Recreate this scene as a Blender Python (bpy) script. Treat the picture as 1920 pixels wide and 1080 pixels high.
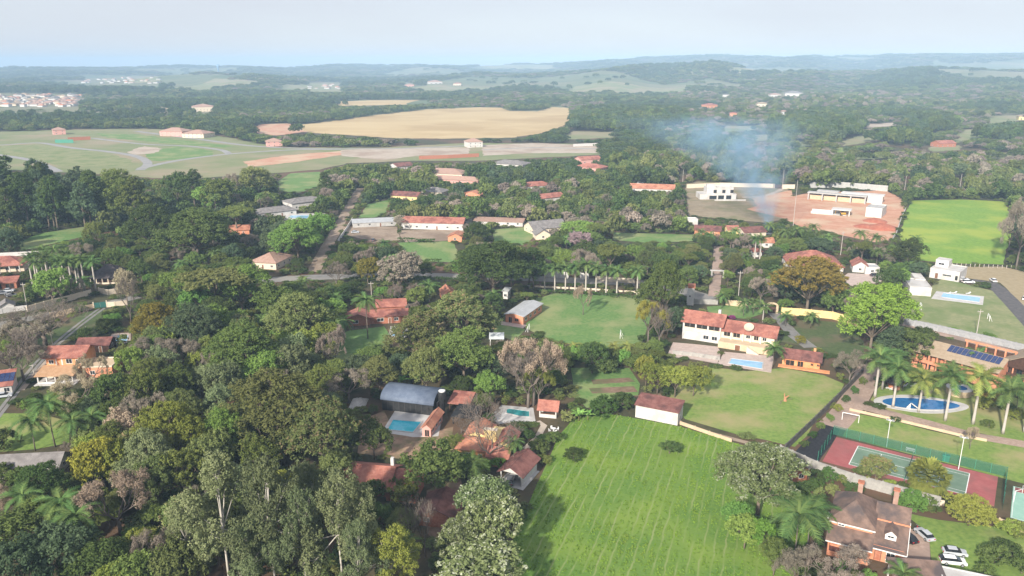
import bpy, math, random
import numpy as np
from mathutils import Vector

# ------------------------------------------------------------------ clear
for o in list(bpy.data.objects):
    bpy.data.objects.remove(o)
SC = bpy.context.scene
COL = SC.collection
R = math.radians
random.seed(7)
RNG = np.random.default_rng(7)

# ------------------------------------------------------------------ camera, sky, sun, exposure
CAM_H = 90.0
FOC = 1450.0                      # focal length in photo pixels (1920 wide)
HORIZON = 118.0
TILT = math.atan((540 - HORIZON) / FOC)
cam = bpy.data.cameras.new('camera')
cam.sensor_width = 36.0
cam.lens = 36.0 * FOC / 1920.0
cam.clip_start = 1.0
cam.clip_end = 40000.0
camo = bpy.data.objects.new('camera', cam)
camo.location = (0, 0, CAM_H)
camo.rotation_euler = (math.pi / 2 - TILT, 0, 0)
COL.objects.link(camo)
SC.camera = camo

SUN_EL = 28.0
SUN_AZ = 208.0                    # compass heading of the sun, camera looks along +Y (0), clockwise
world = bpy.data.worlds.new('World')
SC.world = world
world.use_nodes = True
wt = world.node_tree
wt.nodes.clear()
wo = wt.nodes.new('ShaderNodeOutputWorld')
wb = wt.nodes.new('ShaderNodeBackground')
sky = wt.nodes.new('ShaderNodeTexSky')
sky.sky_type = 'NISHITA'
sky.sun_disc = False
sky.sun_elevation = R(SUN_EL)
sky.sun_rotation = R(SUN_AZ)
sky.altitude = 600
sky.air_density = 1.0
sky.dust_density = 1.0
sky.ozone_density = 2.0
wb.inputs['Strength'].default_value = 0.105
# thin high cloud veil over the whole sky
vl = wt.nodes.new('ShaderNodeTexNoise')
vl.inputs['Scale'].default_value = 2.2
vl.inputs['Detail'].default_value = 5
vm = wt.nodes.new('ShaderNodeMapping')
vm.inputs['Scale'].default_value = (1, 1, 5)
vc = wt.nodes.new('ShaderNodeTexCoord')
wt.links.new(vc.outputs['Generated'], vm.inputs['Vector'])
wt.links.new(vm.outputs[0], vl.inputs['Vector'])
vr = wt.nodes.new('ShaderNodeMapRange')
vr.inputs[1].default_value, vr.inputs[2].default_value = .3, .75
vr.inputs[3].default_value, vr.inputs[4].default_value = .84, .96
wt.links.new(vl.outputs['Fac'], vr.inputs[0])
vx = wt.nodes.new('ShaderNodeMix')
vx.data_type = 'RGBA'
vx.inputs[7].default_value = (2.8, 2.82, 3.08, 1)
wt.links.new(vr.outputs[0], vx.inputs[0])
wt.links.new(sky.outputs[0], vx.inputs[6])
wt.links.new(vx.outputs[2], wb.inputs['Color'])
wt.links.new(wb.outputs[0], wo.inputs['Surface'])

sd = bpy.data.lights.new('sun', 'SUN')
sd.energy = 3.25
sd.angle = R(2.0)
sd.color = (1.0, 0.93, 0.82)
so = bpy.data.objects.new('sun', sd)
so.location = (-200, -300, 400)
_az = R(SUN_AZ)
_to = Vector((-math.sin(_az) * math.cos(R(SUN_EL)), -math.cos(_az) * math.cos(R(SUN_EL)), -math.sin(R(SUN_EL))))
so.rotation_euler = _to.to_track_quat('-Z', 'Y').to_euler()
COL.objects.link(so)

SC.view_settings.view_transform = 'Standard'
SC.view_settings.look = 'None'
SC.view_settings.exposure = 1.24
SC.view_settings.gamma = 1.0
SC.render.engine = 'CYCLES'
SC.cycles.use_denoising = True
SC.cycles.max_bounces = 8
SC.cycles.diffuse_bounces = 5
SC.cycles.glossy_bounces = 2
SC.cycles.transmission_bounces = 5
SC.cycles.transparent_max_bounces = 6
SC.cycles.volume_bounces = 0
SC.cycles.volume_step_rate = 2.0
SC.cycles.caustics_reflective = False
SC.cycles.caustics_refractive = False

# ------------------------------------------------------------------ survey helpers: photo point <-> ground point in metres
_c, _s = math.cos(TILT), math.sin(TILT)

def ray(px, py):
    u = (px - 960) / FOC
    v = (540 - py) / FOC
    return u, _c + v * _s, -_s + v * _c

def G(px, py, z=0.0):
    d = ray(px, py)
    t = (CAM_H - z) / -d[2]
    return d[0] * t, d[1] * t

def proj(x, y, z):
    dz = z - CAM_H
    f = y * _c - dz * _s
    u = y * _s + dz * _c
    return 960 + FOC * x / f, 540 - FOC * u / f

def pxm(py):
    return FOC * (_s - (540 - py) / FOC * _c) / CAM_H

def hgt(px, ybase, ytop):
    """height of a thing standing at photo point (px, ybase) whose top shows at ytop"""
    x, y = G(px, ybase)
    lo, hi = 0.0, 80.0
    for _ in range(40):
        m = (lo + hi) / 2
        if proj(x, y, m)[1] > ytop:
            lo = m
        else:
            hi = m
    return lo

# rolling land beyond the flat valley floor
def _interp(tab, az):
    xs = np.array([math.atan((p[0] - 960) / FOC) for p in tab])
    ys = np.array([p[1] for p in tab], float)
    return np.interp(az, xs, ys)

FAR_R, MID_R, LOW_R = 7000.0, 3700.0, 2350.0
FAR_T = [(-200, 124), (0, 124), (250, 125), (360, 123), (470, 123), (560, 126), (640, 121), (900, 122), (1000, 119), (1150, 112), (1200, 108), (1330, 105), (1420, 108), (1500, 107), (1700, 104), (1920, 105), (2150, 107)]
MID_T = [(-200, 150), (0, 148), (200, 150), (330, 138), (420, 133), (520, 140), (640, 150), (760, 148), (900, 138), (1050, 135), (1200, 123), (1320, 117), (1400, 129), (1500, 132), (1640, 128), (1800, 126), (1920, 129), (2150, 135)]
LOW_T = [(-200, 178), (0, 178), (200, 176), (420, 170), (640, 176), (860, 172), (1000, 170), (1150, 168), (1300, 172), (1500, 172), (1700, 168), (1920, 160), (2150, 160)]

def hills(x, y):
    x = np.asarray(x, float)
    y = np.asarray(y, float)
    r = np.hypot(x, y)
    az = np.arctan2(x, np.maximum(y, 1e-3))
    h = np.zeros_like(r)
    wob = 120 * np.sin(az * 31 + 1.3) + 90 * np.sin(az * 57 + 4)
    for tab, rr, w in ((FAR_T, FAR_R, 1500.0), (MID_T, MID_R, 760.0), (LOW_T, LOW_R, 420.0)):
        top = CAM_H + (HORIZON - _interp(tab, az)) / FOC * rr
        h += np.maximum(top - 8, 0) * np.exp(-((r - rr - wob * rr / 3000) / w) ** 2)
    n = (np.sin(x * .0061 + y * .0023) * np.cos(y * .0047 - x * .0031) * 5 + np.sin(x * .013 - y * .009 + 2) * 2.2)
    k = np.clip((r - 1450) / 900, 0, 1)
    return (h + n) * k * k * (3 - 2 * k)

def GH(px, py):
    """ground point on the rolling land seen at a photo point"""
    d = ray(px, py)
    t, dt = 300.0, 12.0
    while t < 16000:
        z = CAM_H + d[2] * t
        if z <= float(hills(d[0] * t, d[1] * t)):
            break
        t += dt
        dt = max(6.0, t * .004)
    return d[0] * t, d[1] * t

# ------------------------------------------------------------------ materials
MATS = {}

def _nt(name):
    m = bpy.data.materials.new(name)
    m.use_nodes = True
    t = m.node_tree
    t.nodes.clear()
    return m, t

def mat(name, c1, c2=None, scale=1.0, rough=.8, bump=0.0, spec=.3, metal=0.0, c3=None, scale3=.05, coord='Object', wave=None, detail=4.0, stretch=None, rot=0.0):
    """two-tone noise material; c3: broad patches; wave: (scale, axis, bump) ridges of tiles or sheets"""
    if name in MATS:
        return MATS[name]
    m, t = _nt(name)
    N, L = t.nodes.new, t.links.new
    out = N('ShaderNodeOutputMaterial')
    b = N('ShaderNodeBsdfPrincipled')
    b.inputs['Roughness'].default_value = rough
    b.inputs['Metallic'].default_value = metal
    b.inputs['Specular IOR Level'].default_value = spec
    L(b.outputs[0], out.inputs['Surface'])
    b.inputs['Base Color'].default_value = (*c1, 1)
    tc = N('ShaderNodeTexCoord')
    co = tc.outputs[coord]
    if c2:
        nz = N('ShaderNodeTexNoise')
        nz.inputs['Scale'].default_value = scale
        nz.inputs['Detail'].default_value = detail
        nz.inputs['Roughness'].default_value = .65
        src = co
        if stretch:
            mp = N('ShaderNodeMapping')
            mp.inputs['Rotation'].default_value = (0, 0, rot)
            mp.inputs['Scale'].default_value = stretch
            L(co, mp.inputs['Vector'])
            src = mp.outputs[0]
        L(src, nz.inputs['Vector'])
        rp = N('ShaderNodeValToRGB')
        rp.color_ramp.elements[0].position = .36
        rp.color_ramp.elements[1].position = .64
        rp.color_ramp.elements[0].color = (*c1, 1)
        rp.color_ramp.elements[1].color = (*c2, 1)
        L(nz.outputs['Fac'], rp.inputs['Fac'])
        col = rp.outputs[0]
        if c3:
            n3 = N('ShaderNodeTexNoise')
            n3.inputs['Scale'].default_value = scale3
            n3.inputs['Detail'].default_value = 5
            n3.inputs['Roughness'].default_value = .6
            L(co, n3.inputs['Vector'])
            r3 = N('ShaderNodeMapRange')
            r3.inputs[1].default_value = .46
            r3.inputs[2].default_value = .62
            L(n3.outputs['Fac'], r3.inputs[0])
            mx = N('ShaderNodeMix')
            mx.data_type = 'RGBA'
            L(r3.outputs[0], mx.inputs[0])
            L(col, mx.inputs[6])
            mx.inputs[7].default_value = (*c3, 1)
            col = mx.outputs[2]
        L(col, b.inputs['Base Color'])
        if bump:
            bp = N('ShaderNodeBump')
            bp.inputs['Strength'].default_value = min(1.0, bump)
            bp.inputs['Distance'].default_value = .12
            L(nz.outputs['Fac'], bp.inputs['Height'])
            L(bp.outputs[0], b.inputs['Normal'])
    if wave:
        wv = N('ShaderNodeTexWave')
        wv.wave_type = 'BANDS'
        wv.bands_direction = wave[1]
        wv.inputs['Scale'].default_value = wave[0]
        wv.inputs['Distortion'].default_value = .4
        L(co, wv.inputs['Vector'])
        bp = N('ShaderNodeBump')
        bp.inputs['Strength'].default_value = wave[2]
        bp.inputs['Distance'].default_value = .08
        L(wv.outputs['Fac'], bp.inputs['Height'])
        L(bp.outputs[0], b.inputs['Normal'])
    MATS[name] = m
    return m

def leafmat(name, c1, c2, c3=None, trans=.28):
    """foliage: leaf-to-leaf tint from the mesh, tree-to-tree tint from the object"""
    if name in MATS:
        return MATS[name]
    m, t = _nt(name)
    N, L = t.nodes.new, t.links.new
    out = N('ShaderNodeOutputMaterial')
    at = N('ShaderNodeAttribute')
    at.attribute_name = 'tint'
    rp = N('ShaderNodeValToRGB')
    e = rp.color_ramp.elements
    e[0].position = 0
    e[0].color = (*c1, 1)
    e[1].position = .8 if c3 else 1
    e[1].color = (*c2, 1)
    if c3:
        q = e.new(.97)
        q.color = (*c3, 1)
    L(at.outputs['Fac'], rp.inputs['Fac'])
    oi = N('ShaderNodeObjectInfo')
    hs = N('ShaderNodeHueSaturation')
    mr = N('ShaderNodeMapRange')
    mr.inputs[3].default_value = .72
    mr.inputs[4].default_value = 1.25
    L(oi.outputs['Random'], mr.inputs[0])
    L(mr.outputs[0], hs.inputs['Value'])
    m2 = N('ShaderNodeMath')
    m2.operation = 'FRACT'
    m3 = N('ShaderNodeMath')
    m3.operation = 'MULTIPLY'
    m3.inputs[1].default_value = 17.31
    L(oi.outputs['Random'], m3.inputs[0])
    L(m3.outputs[0], m2.inputs[0])
    mh = N('ShaderNodeMapRange')
    mh.inputs[3].default_value = .475
    mh.inputs[4].default_value = .52
    L(m2.outputs[0], mh.inputs[0])
    L(mh.outputs[0], hs.inputs['Hue'])
    L(rp.outputs[0], hs.inputs['Color'])
    d = N('ShaderNodeBsdfDiffuse')
    tr = N('ShaderNodeBsdfTranslucent')
    mx = N('ShaderNodeMixShader')
    mx.inputs[0].default_value = trans
    L(hs.outputs[0], d.inputs['Color'])
    L(hs.outputs[0], tr.inputs['Color'])
    L(d.outputs[0], mx.inputs[1])
    L(tr.outputs[0], mx.inputs[2])
    L(mx.outputs[0], out.inputs['Surface'])
    MATS[name] = m
    return m

def plain(name, c, rough=.5, spec=.4, metal=0.0):
    return mat(name, c, rough=rough, spec=spec, metal=metal)

def seethrough(name, c, alpha):
    if name in MATS:
        return MATS[name]
    m, t = _nt(name)
    N, L = t.nodes.new, t.links.new
    out = N('ShaderNodeOutputMaterial')
    d = N('ShaderNodeBsdfDiffuse')
    d.inputs['Color'].default_value = (*c, 1)
    tr = N('ShaderNodeBsdfTransparent')
    mx = N('ShaderNodeMixShader')
    mx.inputs[0].default_value = alpha
    L(tr.outputs[0], mx.inputs[1])
    L(d.outputs[0], mx.inputs[2])
    L(mx.outputs[0], out.inputs['Surface'])
    MATS[name] = m
    return m

tile_red = mat('tile_red', (.34, .125, .090), (.46, .20, .15), .9, .85, wave=(3.2, 'X', .5), c3=(.25, .095, .075), scale3=.28)
tile_orange = mat('tile_orange', (.46, .19, .11), (.56, .27, .18), .9, .85, wave=(3.2, 'X', .5), c3=(.36, .14, .09), scale3=.28)
tile_dark = mat('tile_dark', (.18, .07, .06), (.27, .12, .10), .8, .85, wave=(3.2, 'X', .5), c3=(.12, .055, .05), scale3=.3)
tile_brown = mat('tile_brown', (.155, .105, .085), (.25, .165, .13), .7, .88, wave=(3.2, 'X', .5), c3=(.10, .08, .078), scale3=.22)
tile_tan = mat('tile_tan', (.33, .25, .17), (.40, .31, .22), .9, .85, wave=(3.0, 'X', .4))
tile_pink = mat('tile_pink', (.36, .22, .17), (.44, .29, .23), .8, .85, wave=(3.0, 'X', .4))
tile_grey = mat('tile_grey', (.17, .155, .15), (.26, .24, .23), .6, .85, wave=(2.6, 'X', .4))
sheet_grey = mat('sheet_grey', (.42, .43, .44), (.52, .53, .54), .5, .5, wave=(3.5, 'X', .5))
sheet_blue = mat('sheet_blue', (.10, .13, .19), (.15, .185, .25), .5, .55, wave=(1.2, 'X', .5))
thatch = mat('thatch', (.045, .038, .042), (.085, .07, .07), 2.0, .95, bump=.6)
w_white = mat('wall_white', (.54, .52, .495), (.63, .61, .585), .5, .75, c3=(.49, .46, .43), scale3=.3)
w_cream = mat('wall_cream', (.62, .52, .40), (.70, .60, .47), .5, .8)
w_yellow = mat('wall_yellow', (.66, .50, .22), (.72, .58, .28), .5, .8)
w_salmon = mat('wall_salmon', (.56, .22, .12), (.64, .29, .18), .6, .8)
w_orange = mat('wall_orange', (.62, .25, .10), (.70, .33, .17), .6, .8)
w_brick = mat('wall_brick', (.34, .12, .07), (.44, .19, .12), 2.0, .85)
w_pink = mat('wall_pink', (.58, .30, .26), (.64, .36, .31), .5, .8)
w_tan = mat('wall_tan', (.50, .38, .25), (.58, .45, .31), .5, .8)
w_grey = mat('wall_grey', (.36, .35, .34), (.46, .45, .43), .6, .85)
w_conc = mat('wall_concrete', (.30, .29, .27), (.42, .40, .37), .35, .9, c3=(.22, .21, .20), scale3=.25)
w_black = mat('wall_black', (.012, .012, .013), (.03, .03, .03), 1.0, .6)
w_wood = mat('dark_timber', (.05, .025, .016), (.09, .045, .03), 1.5, .8)
glass = plain('window_glass', (.02, .025, .03), .12, .6)
glass_car = plain('car_glass', (.012, .014, .016), .08, .6)
frame_w = plain('frame_white', (.72, .70, .68), .6)
frame_d = plain('frame_dark', (.06, .04, .03), .6)
door_w = mat('door_wood', (.16, .07, .035), (.24, .11, .06), 2, .7)
void_shade = plain('interior_shade', (.02, .017, .015), .9)  # near-black colour stands in for the shade inside openings
metal_w = plain('metal_white', (.75, .75, .74), .4)
metal_g = plain('metal_grey', (.35, .36, .36), .5, .4, .3)
green_paint = plain('green_paint', (.05, .24, .17), .6)
conc_pole = mat('pole_concrete', (.40, .36, .32), (.50, .46, .41), 2, .85)
rubber = plain('tyre_rubber', (.02, .02, .02), .8)
solar = mat('solar_cell', (.02, .035, .10), (.03, .05, .14), 3, .2, spec=.6)
bark = mat('bark', (.13, .10, .075), (.20, .16, .12), 3, .95)
bark_pale = mat('bark_pale', (.42, .38, .33), (.60, .56, .50), 1.2, .9)
bark_grey = mat('bark_grey', (.13, .105, .085), (.20, .165, .14), 2.5, .95)
bark_palm = mat('palm_trunk', (.38, .34, .30), (.52, .48, .43), 2.5, .9)
terra = mat('red_earth', (.45, .215, .13), (.54, .31, .21), .12, .95, bump=.4, c3=(.53, .38, .26), scale3=.035)
# ------------------------------------------------------------------ mesh helpers
def mesh(name, verts, faces, mats=None, smooth=False):
    me = bpy.data.meshes.new(name)
    me.from_pydata([tuple(v) for v in verts], [], [tuple(f) for f in faces])
    for m in ([mats] if mats is not None and not isinstance(mats, (list, tuple)) else (mats or [])):
        me.materials.append(m)
    if smooth:
        me.polygons.foreach_set('use_smooth', [True] * len(me.polygons))
    me.update()
    return me

def link(name, me, parent=None):
    o = bpy.data.objects.new(name, me)
    COL.objects.link(o)
    if parent is not None:
        o.parent = parent
    return o

def tag(o, label=None, cat=None, group=None, kind=None):
    if label:
        o['label'] = label
    if cat:
        o['category'] = cat
    if group:
        o['group'] = group
    if kind:
        o['kind'] = kind
    return o

def empty(name, x, y, z=0.0, rz=0.0):
    o = bpy.data.objects.new(name, None)
    o.empty_display_size = .5
    o.location = (x, y, z)
    o.rotation_euler = (0, 0, rz)
    COL.objects.link(o)
    return o

def boxvf(x0, y0, z0, x1, y1, z1):
    v = [(x0, y0, z0), (x1, y0, z0), (x1, y1, z0), (x0, y1, z0), (x0, y0, z1), (x1, y0, z1), (x1, y1, z1), (x0, y1, z1)]
    f = [(0, 3, 2, 1), (4, 5, 6, 7), (0, 1, 5, 4), (1, 2, 6, 5), (2, 3, 7, 6), (3, 0, 4, 7)]
    return v, f

class MB:
    """collects pieces of ONE part"""
    def __init__(s):
        s.v, s.f = [], []

    def add(s, v, f):
        n = len(s.v)
        s.v += [tuple(q) for q in v]
        s.f += [tuple(i + n for i in q) for q in f]
        return s

    def box(s, *a):
        return s.add(*boxvf(*a))

    def tube(s, pts, rads, k=6, cap=True):
        pts = [Vector(p) for p in pts]
        n0 = len(s.v)
        for i, (p, r) in enumerate(zip(pts, rads)):
            d = (pts[min(i + 1, len(pts) - 1)] - pts[max(i - 1, 0)])
            d = d.normalized() if d.length > 1e-9 else Vector((0, 0, 1))
            a = d.cross(Vector((0, 0, 1)) if abs(d.z) < .9 else Vector((1, 0, 0))).normalized()
            b = d.cross(a)
            for j in range(k):
                t = 2 * math.pi * j / k
                s.v.append(tuple(p + (a * math.cos(t) + b * math.sin(t)) * r))
        for i in range(len(pts) - 1):
            for j in range(k):
                A = n0 + i * k + j
                Bq = n0 + i * k + (j + 1) % k
                s.f.append((A, A + k, Bq + k, Bq))
        if cap:
            s.f.append(tuple(n0 + (len(pts) - 1) * k + (k - 1 - j) for j in range(k)))
            s.f.append(tuple(n0 + j for j in range(k)))
        return s

    def lathe(s, prof, k=16, cx=0, cy=0):
        n0 = len(s.v)
        for r, z in prof:
            for j in range(k):
                t = 2 * math.pi * j / k
                s.v.append((cx + r * math.cos(t), cy + r * math.sin(t), z))
        for i in range(len(prof) - 1):
            for j in range(k):
                A = n0 + i * k + j
                Bq = n0 + i * k + (j + 1) % k
                s.f.append((A, Bq, Bq + k, A + k))
        s.f.append(tuple(n0 + (k - 1 - j) for j in range(k)))
        s.f.append(tuple(n0 + (len(prof) - 1) * k + j for j in range(k)))
        return s

    def build(s, name, m, parent=None, smooth=False):
        return link(name, mesh(name, s.v, s.f, m, smooth), parent)

# ------------------------------------------------------------------ layout masks (half photo resolution): what stays open
MW, MH = 960, 540
KEEP = np.zeros((MH, MW), bool)      # must stay visible
CLEAR = np.zeros((MH, MW), bool)     # no tree stands here

def raster(mask, poly):
    P = np.array(poly, float) / 2
    x0, x1 = int(max(0, P[:, 0].min())), int(min(MW - 1, P[:, 0].max() + 1))
    y0, y1 = int(max(0, P[:, 1].min())), int(min(MH - 1, P[:, 1].max() + 1))
    if x1 < x0 or y1 < y0:
        return
    X, Y = np.meshgrid(np.arange(x0, x1 + 1) + .5, np.arange(y0, y1 + 1) + .5)
    ins = np.zeros(X.shape, bool)
    n = len(P)
    for i in range(n):
        ax, ay = P[i]
        bx, by = P[(i + 1) % n]
        if ay == by:
            continue
        c = ((ay > Y) != (by > Y)) & (X < (bx - ax) * (Y - ay) / (by - ay) + ax)
        ins ^= c
    mask[y0:y1 + 1, x0:x1 + 1] |= ins

LAND = []                             # (phrase, x, y) of things one can find, for labels

def landmark(phrase, x, y):
    LAND.append((phrase, x, y))

# ------------------------------------------------------------------ the ground
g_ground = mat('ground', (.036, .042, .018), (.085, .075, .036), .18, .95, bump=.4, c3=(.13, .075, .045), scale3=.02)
g_lawn = mat('lawn', (.125, .205, .04), (.20, .28, .06), .9, .95, bump=.6, c3=(.30, .275, .12), scale3=.05)
g_lawn2 = mat('lawn_dry', (.20, .22, .10), (.27, .27, .135), .6, .95, bump=.5, c3=(.15, .20, .07), scale3=.06)
g_bright = mat('lawn_bright', (.13, .25, .03), (.20, .32, .045), .5, .95, bump=.8, c3=(.28, .35, .05), scale3=.03)
g_deep = mat('lawn_deep', (.095, .19, .05), (.15, .245, .07), .8, .95, bump=.5, c3=(.24, .27, .11), scale3=.05)
g_rough = mat('rough_grass', (.055, .085, .028), (.09, .12, .04), .7, .95, bump=.5, c3=(.13, .11, .06), scale3=.06)  # darker rough grass with brown patches
g_far = mat('pasture', (.17, .205, .085), (.225, .235, .115), .03, .95, c3=(.29, .245, .155), scale3=.011)
g_plot = mat('plot_road', (.26, .255, .25), (.33, .32, .31), .1, .9)
g_wheat = mat('stubble', (.47, .345, .17), (.55, .42, .225), .05, .95, c3=(.42, .295, .14), scale3=.006, stretch=(.12, 1.4, 1))
g_road = mat('asphalt_worn', (.17, .165, .16), (.23, .22, .21), .5, .9, c3=(.27, .25, .22), scale3=.06)
g_asph = mat('asphalt', (.085, .08, .08), (.13, .12, .12), .6, .9)
g_dirt = mat('dirt_track', (.27, .20, .145), (.36, .285, .215), .35, .95, bump=.3, c3=(.22, .16, .115), scale3=.06)
g_pale = mat('pale_gravel', (.40, .33, .265), (.48, .41, .335), .15, .95, c3=(.34, .26, .2), scale3=.03)
g_brick = mat('brick_paving', (.33, .235, .185), (.43, .32, .26), 1.2, .9, c3=(.27, .20, .165), scale3=.1)
g_deck = mat('pool_deck', (.48, .465, .45), (.57, .555, .54), .6, .8, c3=(.43, .41, .39), scale3=.3)
g_deckp = mat('terrace_stone', (.42, .33, .29), (.52, .42, .37), .6, .85)
g_soil = mat('garden_soil', (.16, .10, .065), (.26, .175, .12), .6, .95, bump=.5, c3=(.10, .12, .045), scale3=.15)
water = mat('pool_water', (.03, .44, .58), (.07, .54, .66), .9, .06, spec=.5)
water_d = mat('pool_water_deep', (.015, .11, .30), (.03, .17, .40), .7, .06, spec=.5)
water_t = mat('pool_water_teal', (.02, .21, .22), (.03, .28, .29), .5, .06, spec=.5)
water_l = mat('pool_water_pale', (.22, .45, .66), (.30, .54, .74), .5, .06, spec=.5)

g_hill = mat('hill_pasture', (.085, .12, .05), (.16, .18, .085), .004, .95, c3=(.23, .205, .125), scale3=.0016)

def build_ground():
    radii = [0, 60, 120, 200, 300, 450, 650, 900, 1200, 1450]
    r = 1450.0
    while r < 12000:
        r += max(60, r * .028)
        radii.append(r)
    na = 150
    az = np.linspace(-R(62), R(62), na)
    for nm, lab, rs, m in (('ground', 'dark leaf-strewn earth and rough grass under the trees', [r for r in radii if r <= 1450], g_ground), ('hills', 'rolling far land of pale pastures between woods', [r for r in radii if r >= 1450], g_hill)):
        V, F = [], []
        for r in rs:
            x, y = np.sin(az) * r, np.cos(az) * r - 60
            V += list(zip(x, y, hills(x, y)))
        for i in range(len(rs) - 1):
            for j in range(na - 1):
                a = i * na + j
                F.append((a, a + 1, a + na + 1, a + na))
        tag(link(nm, mesh(nm, V, F, m, True)), lab, kind='structure')
build_ground()

def wob(poly, amp=.6, step=7.0):
    """soften a plot's edge"""
    out = []
    n = len(poly)
    for i in range(n):
        a, b = Vector(poly[i]), Vector(poly[(i + 1) % n])
        k = max(1, min(30, int((b - a).length / step)))
        nrm = Vector((-(b - a).y, (b - a).x)).normalized() if (b - a).length > 0 else Vector((0, 0))
        for j in range(k):
            p = a.lerp(b, j / k)
            if j:
                p = p + nrm * random.uniform(-amp, amp)
            out.append((p.x, p.y))
    return out

ZC = [0]

def zlay(layer):
    ZC[0] += 1
    return .012 * layer + .004 + .0002 * ZC[0]

def plot(name, label, pts, m, layer=1, keep=True, amp=.6, lm=None, clear=True):
    """a flat plot of ground; pts are photo points on the ground"""
    P = [G(*p) for p in pts]
    if amp:
        P = wob(P, amp)
    z = zlay(layer)
    o = link(name, mesh(name, [(x, y, z) for x, y in P], [tuple(range(len(P)))], m))
    if sum(P[i][0] * P[(i + 1) % len(P)][1] - P[(i + 1) % len(P)][0] * P[i][1] for i in range(len(P))) < 0:
        o.data.flip_normals()
    tag(o, label, kind='structure')
    if keep:
        raster(KEEP, pts)
    if clear:
        raster(CLEAR, pts)
    if lm:
        landmark(lm, sum(p[0] for p in P) / len(P), sum(p[1] for p in P) / len(P))
    return o

def strip(name, label, pts, w, m, layer=3, keep=True, wpts=None):
    """a road or path along photo points, w metres wide"""
    P = [Vector(G(*p)) for p in pts]
    Q = []
    for i in range(len(P) - 1):
        k = max(1, int((P[i + 1] - P[i]).length / 6))
        p0, p1, p2, p3 = P[max(i - 1, 0)], P[i], P[i + 1], P[min(i + 2, len(P) - 1)]
        for j in range(k):
            t = j / k
            Q.append(.5 * ((2 * p1) + (p2 - p0) * t + (2 * p0 - 5 * p1 + 4 * p2 - p3) * t * t + (3 * p1 - p0 - 3 * p2 + p3) * t ** 3))
    Q.append(P[-1])
    V, F = [], []
    z = zlay(layer)
    Lp, Rp = [], []
    for i, q in enumerate(Q):
        d = (Q[min(i + 1, len(Q) - 1)] - Q[max(i - 1, 0)]).normalized()
        n = Vector((-d.y, d.x))
        ww = w / 2 + random.uniform(-.12, .12)
        a, b = q + n * ww, q - n * ww
        Lp.append(a)
        Rp.append(b)
        V += [(a.x, a.y, z), (b.x, b.y, z)]
    for i in range(len(Q) - 1):
        F.append((2 * i, 2 * i + 1, 2 * i + 3, 2 * i + 2))
    o = link(name, mesh(name, V, F, m))
    tag(o, label, kind='structure')
    poly = [proj(p.x, p.y, 0) for p in Lp] + [proj(p.x, p.y, 0) for p in reversed(Rp)]
    if keep:
        raster(KEEP, poly)
    raster(CLEAR, poly)
    return o

def drape(name, label, quad, m, n=14, keep=False):
    """a field lying on the far rolling land; quad: four photo points"""
    C = [Vector(GH(*p)) for p in quad]
    V, F = [], []
    for i in range(n + 1):
        for j in range(n + 1):
            u, v = i / n, j / n
            p = C[0].lerp(C[1], u).lerp(C[3].lerp(C[2], u), v)
            if i in (0, n) or j in (0, n):
                s_ = (C[1] - C[0]).length / n * .35
                p = p + Vector((random.uniform(-s_, s_), random.uniform(-s_, s_)))
            V.append((p.x, p.y, float(hills(p.x, p.y)) + 1.5))
    for i in range(n):
        for j in range(n):
            a = i * (n + 1) + j
            F.append((a, a + n + 1, a + n + 2, a + 1))
    o = link(name, mesh(name, V, F, m, True))
    tag(o, label, kind='structure')
    raster(CLEAR, quad)
    return o

# --- fields and plots far out
plot('grassland', 'flat green and tan grass of the laid out building plots', [(-260, 262), (0, 247), (130, 243), (270, 241), (330, 244), (430, 258), (520, 276), (700, 277), (880, 268), (1122, 270), (1126, 290), (900, 301), (760, 302), (650, 306), (600, 318), (430, 330), (330, 336), (100, 322), (-260, 310)], g_far, 1, amp=2, lm='the laid out building plots')
plot('stubble_field', 'broad golden stubble field beyond the valley houses', [(500, 243), (560, 234), (640, 225), (700, 216), (800, 205), (900, 201), (940, 202), (955, 208), (1008, 209), (1040, 199), (1068, 203), (1074, 218), (1060, 234), (1020, 249), (960, 258), (840, 260), (740, 259), (600, 250)], g_wheat, 2, amp=3, lm='the golden stubble field')
plot('stubble_field', 'narrow strip of golden stubble behind the broad golden field', [(620, 191), (700, 188), (820, 187), (832, 191), (760, 196), (640, 199)], g_wheat, 2, amp=3)
plot('bare_earth', 'patch of red bare earth beside the golden stubble', [(455, 247), (490, 233), (540, 231), (575, 247), (520, 254)], terra, 3, amp=2)
plot('bare_earth', 'long red graded strip beside the plot road', [(455, 303), (540, 291), (640, 283), (655, 288), (560, 303), (470, 313)], terra, 2, amp=1.5)
plot('bare_earth', 'sandy heap of graded earth among green plots', [(238, 285), (270, 274), (305, 279), (290, 287), (255, 290)], g_pale, 3, amp=2)
plot('lawn', 'vivid green lot grass inside the curve of plot road', [(268, 287), (330, 274), (400, 283), (400, 293), (300, 302), (280, 300)], g_deep, 2, amp=2)
plot('lawn', 'vivid green lot grass along the upper plot road', [(180, 250), (260, 252), (330, 262), (440, 273), (420, 277), (300, 268), (200, 258)], g_deep, 2, amp=2)
plot('lawn', 'vivid green lot grass beside the pine stand', [(-60, 275), (70, 271), (190, 285), (250, 300), (240, 312), (110, 312), (60, 295), (-60, 288)], g_lawn2, 2, amp=2)
plot('gravel_yard', 'pale graded ground beside the distant red wall', [(640, 281), (720, 279), (880, 276), (880, 290), (790, 291), (720, 300), (640, 292)], g_pale, 2, amp=1.5)
plot('gravel_yard', 'tan graded plots below the golden stubble field', [(905, 272), (1010, 268), (1120, 273), (1120, 287), (1000, 287), (905, 292)], g_pale, 2, amp=1.5)
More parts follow.
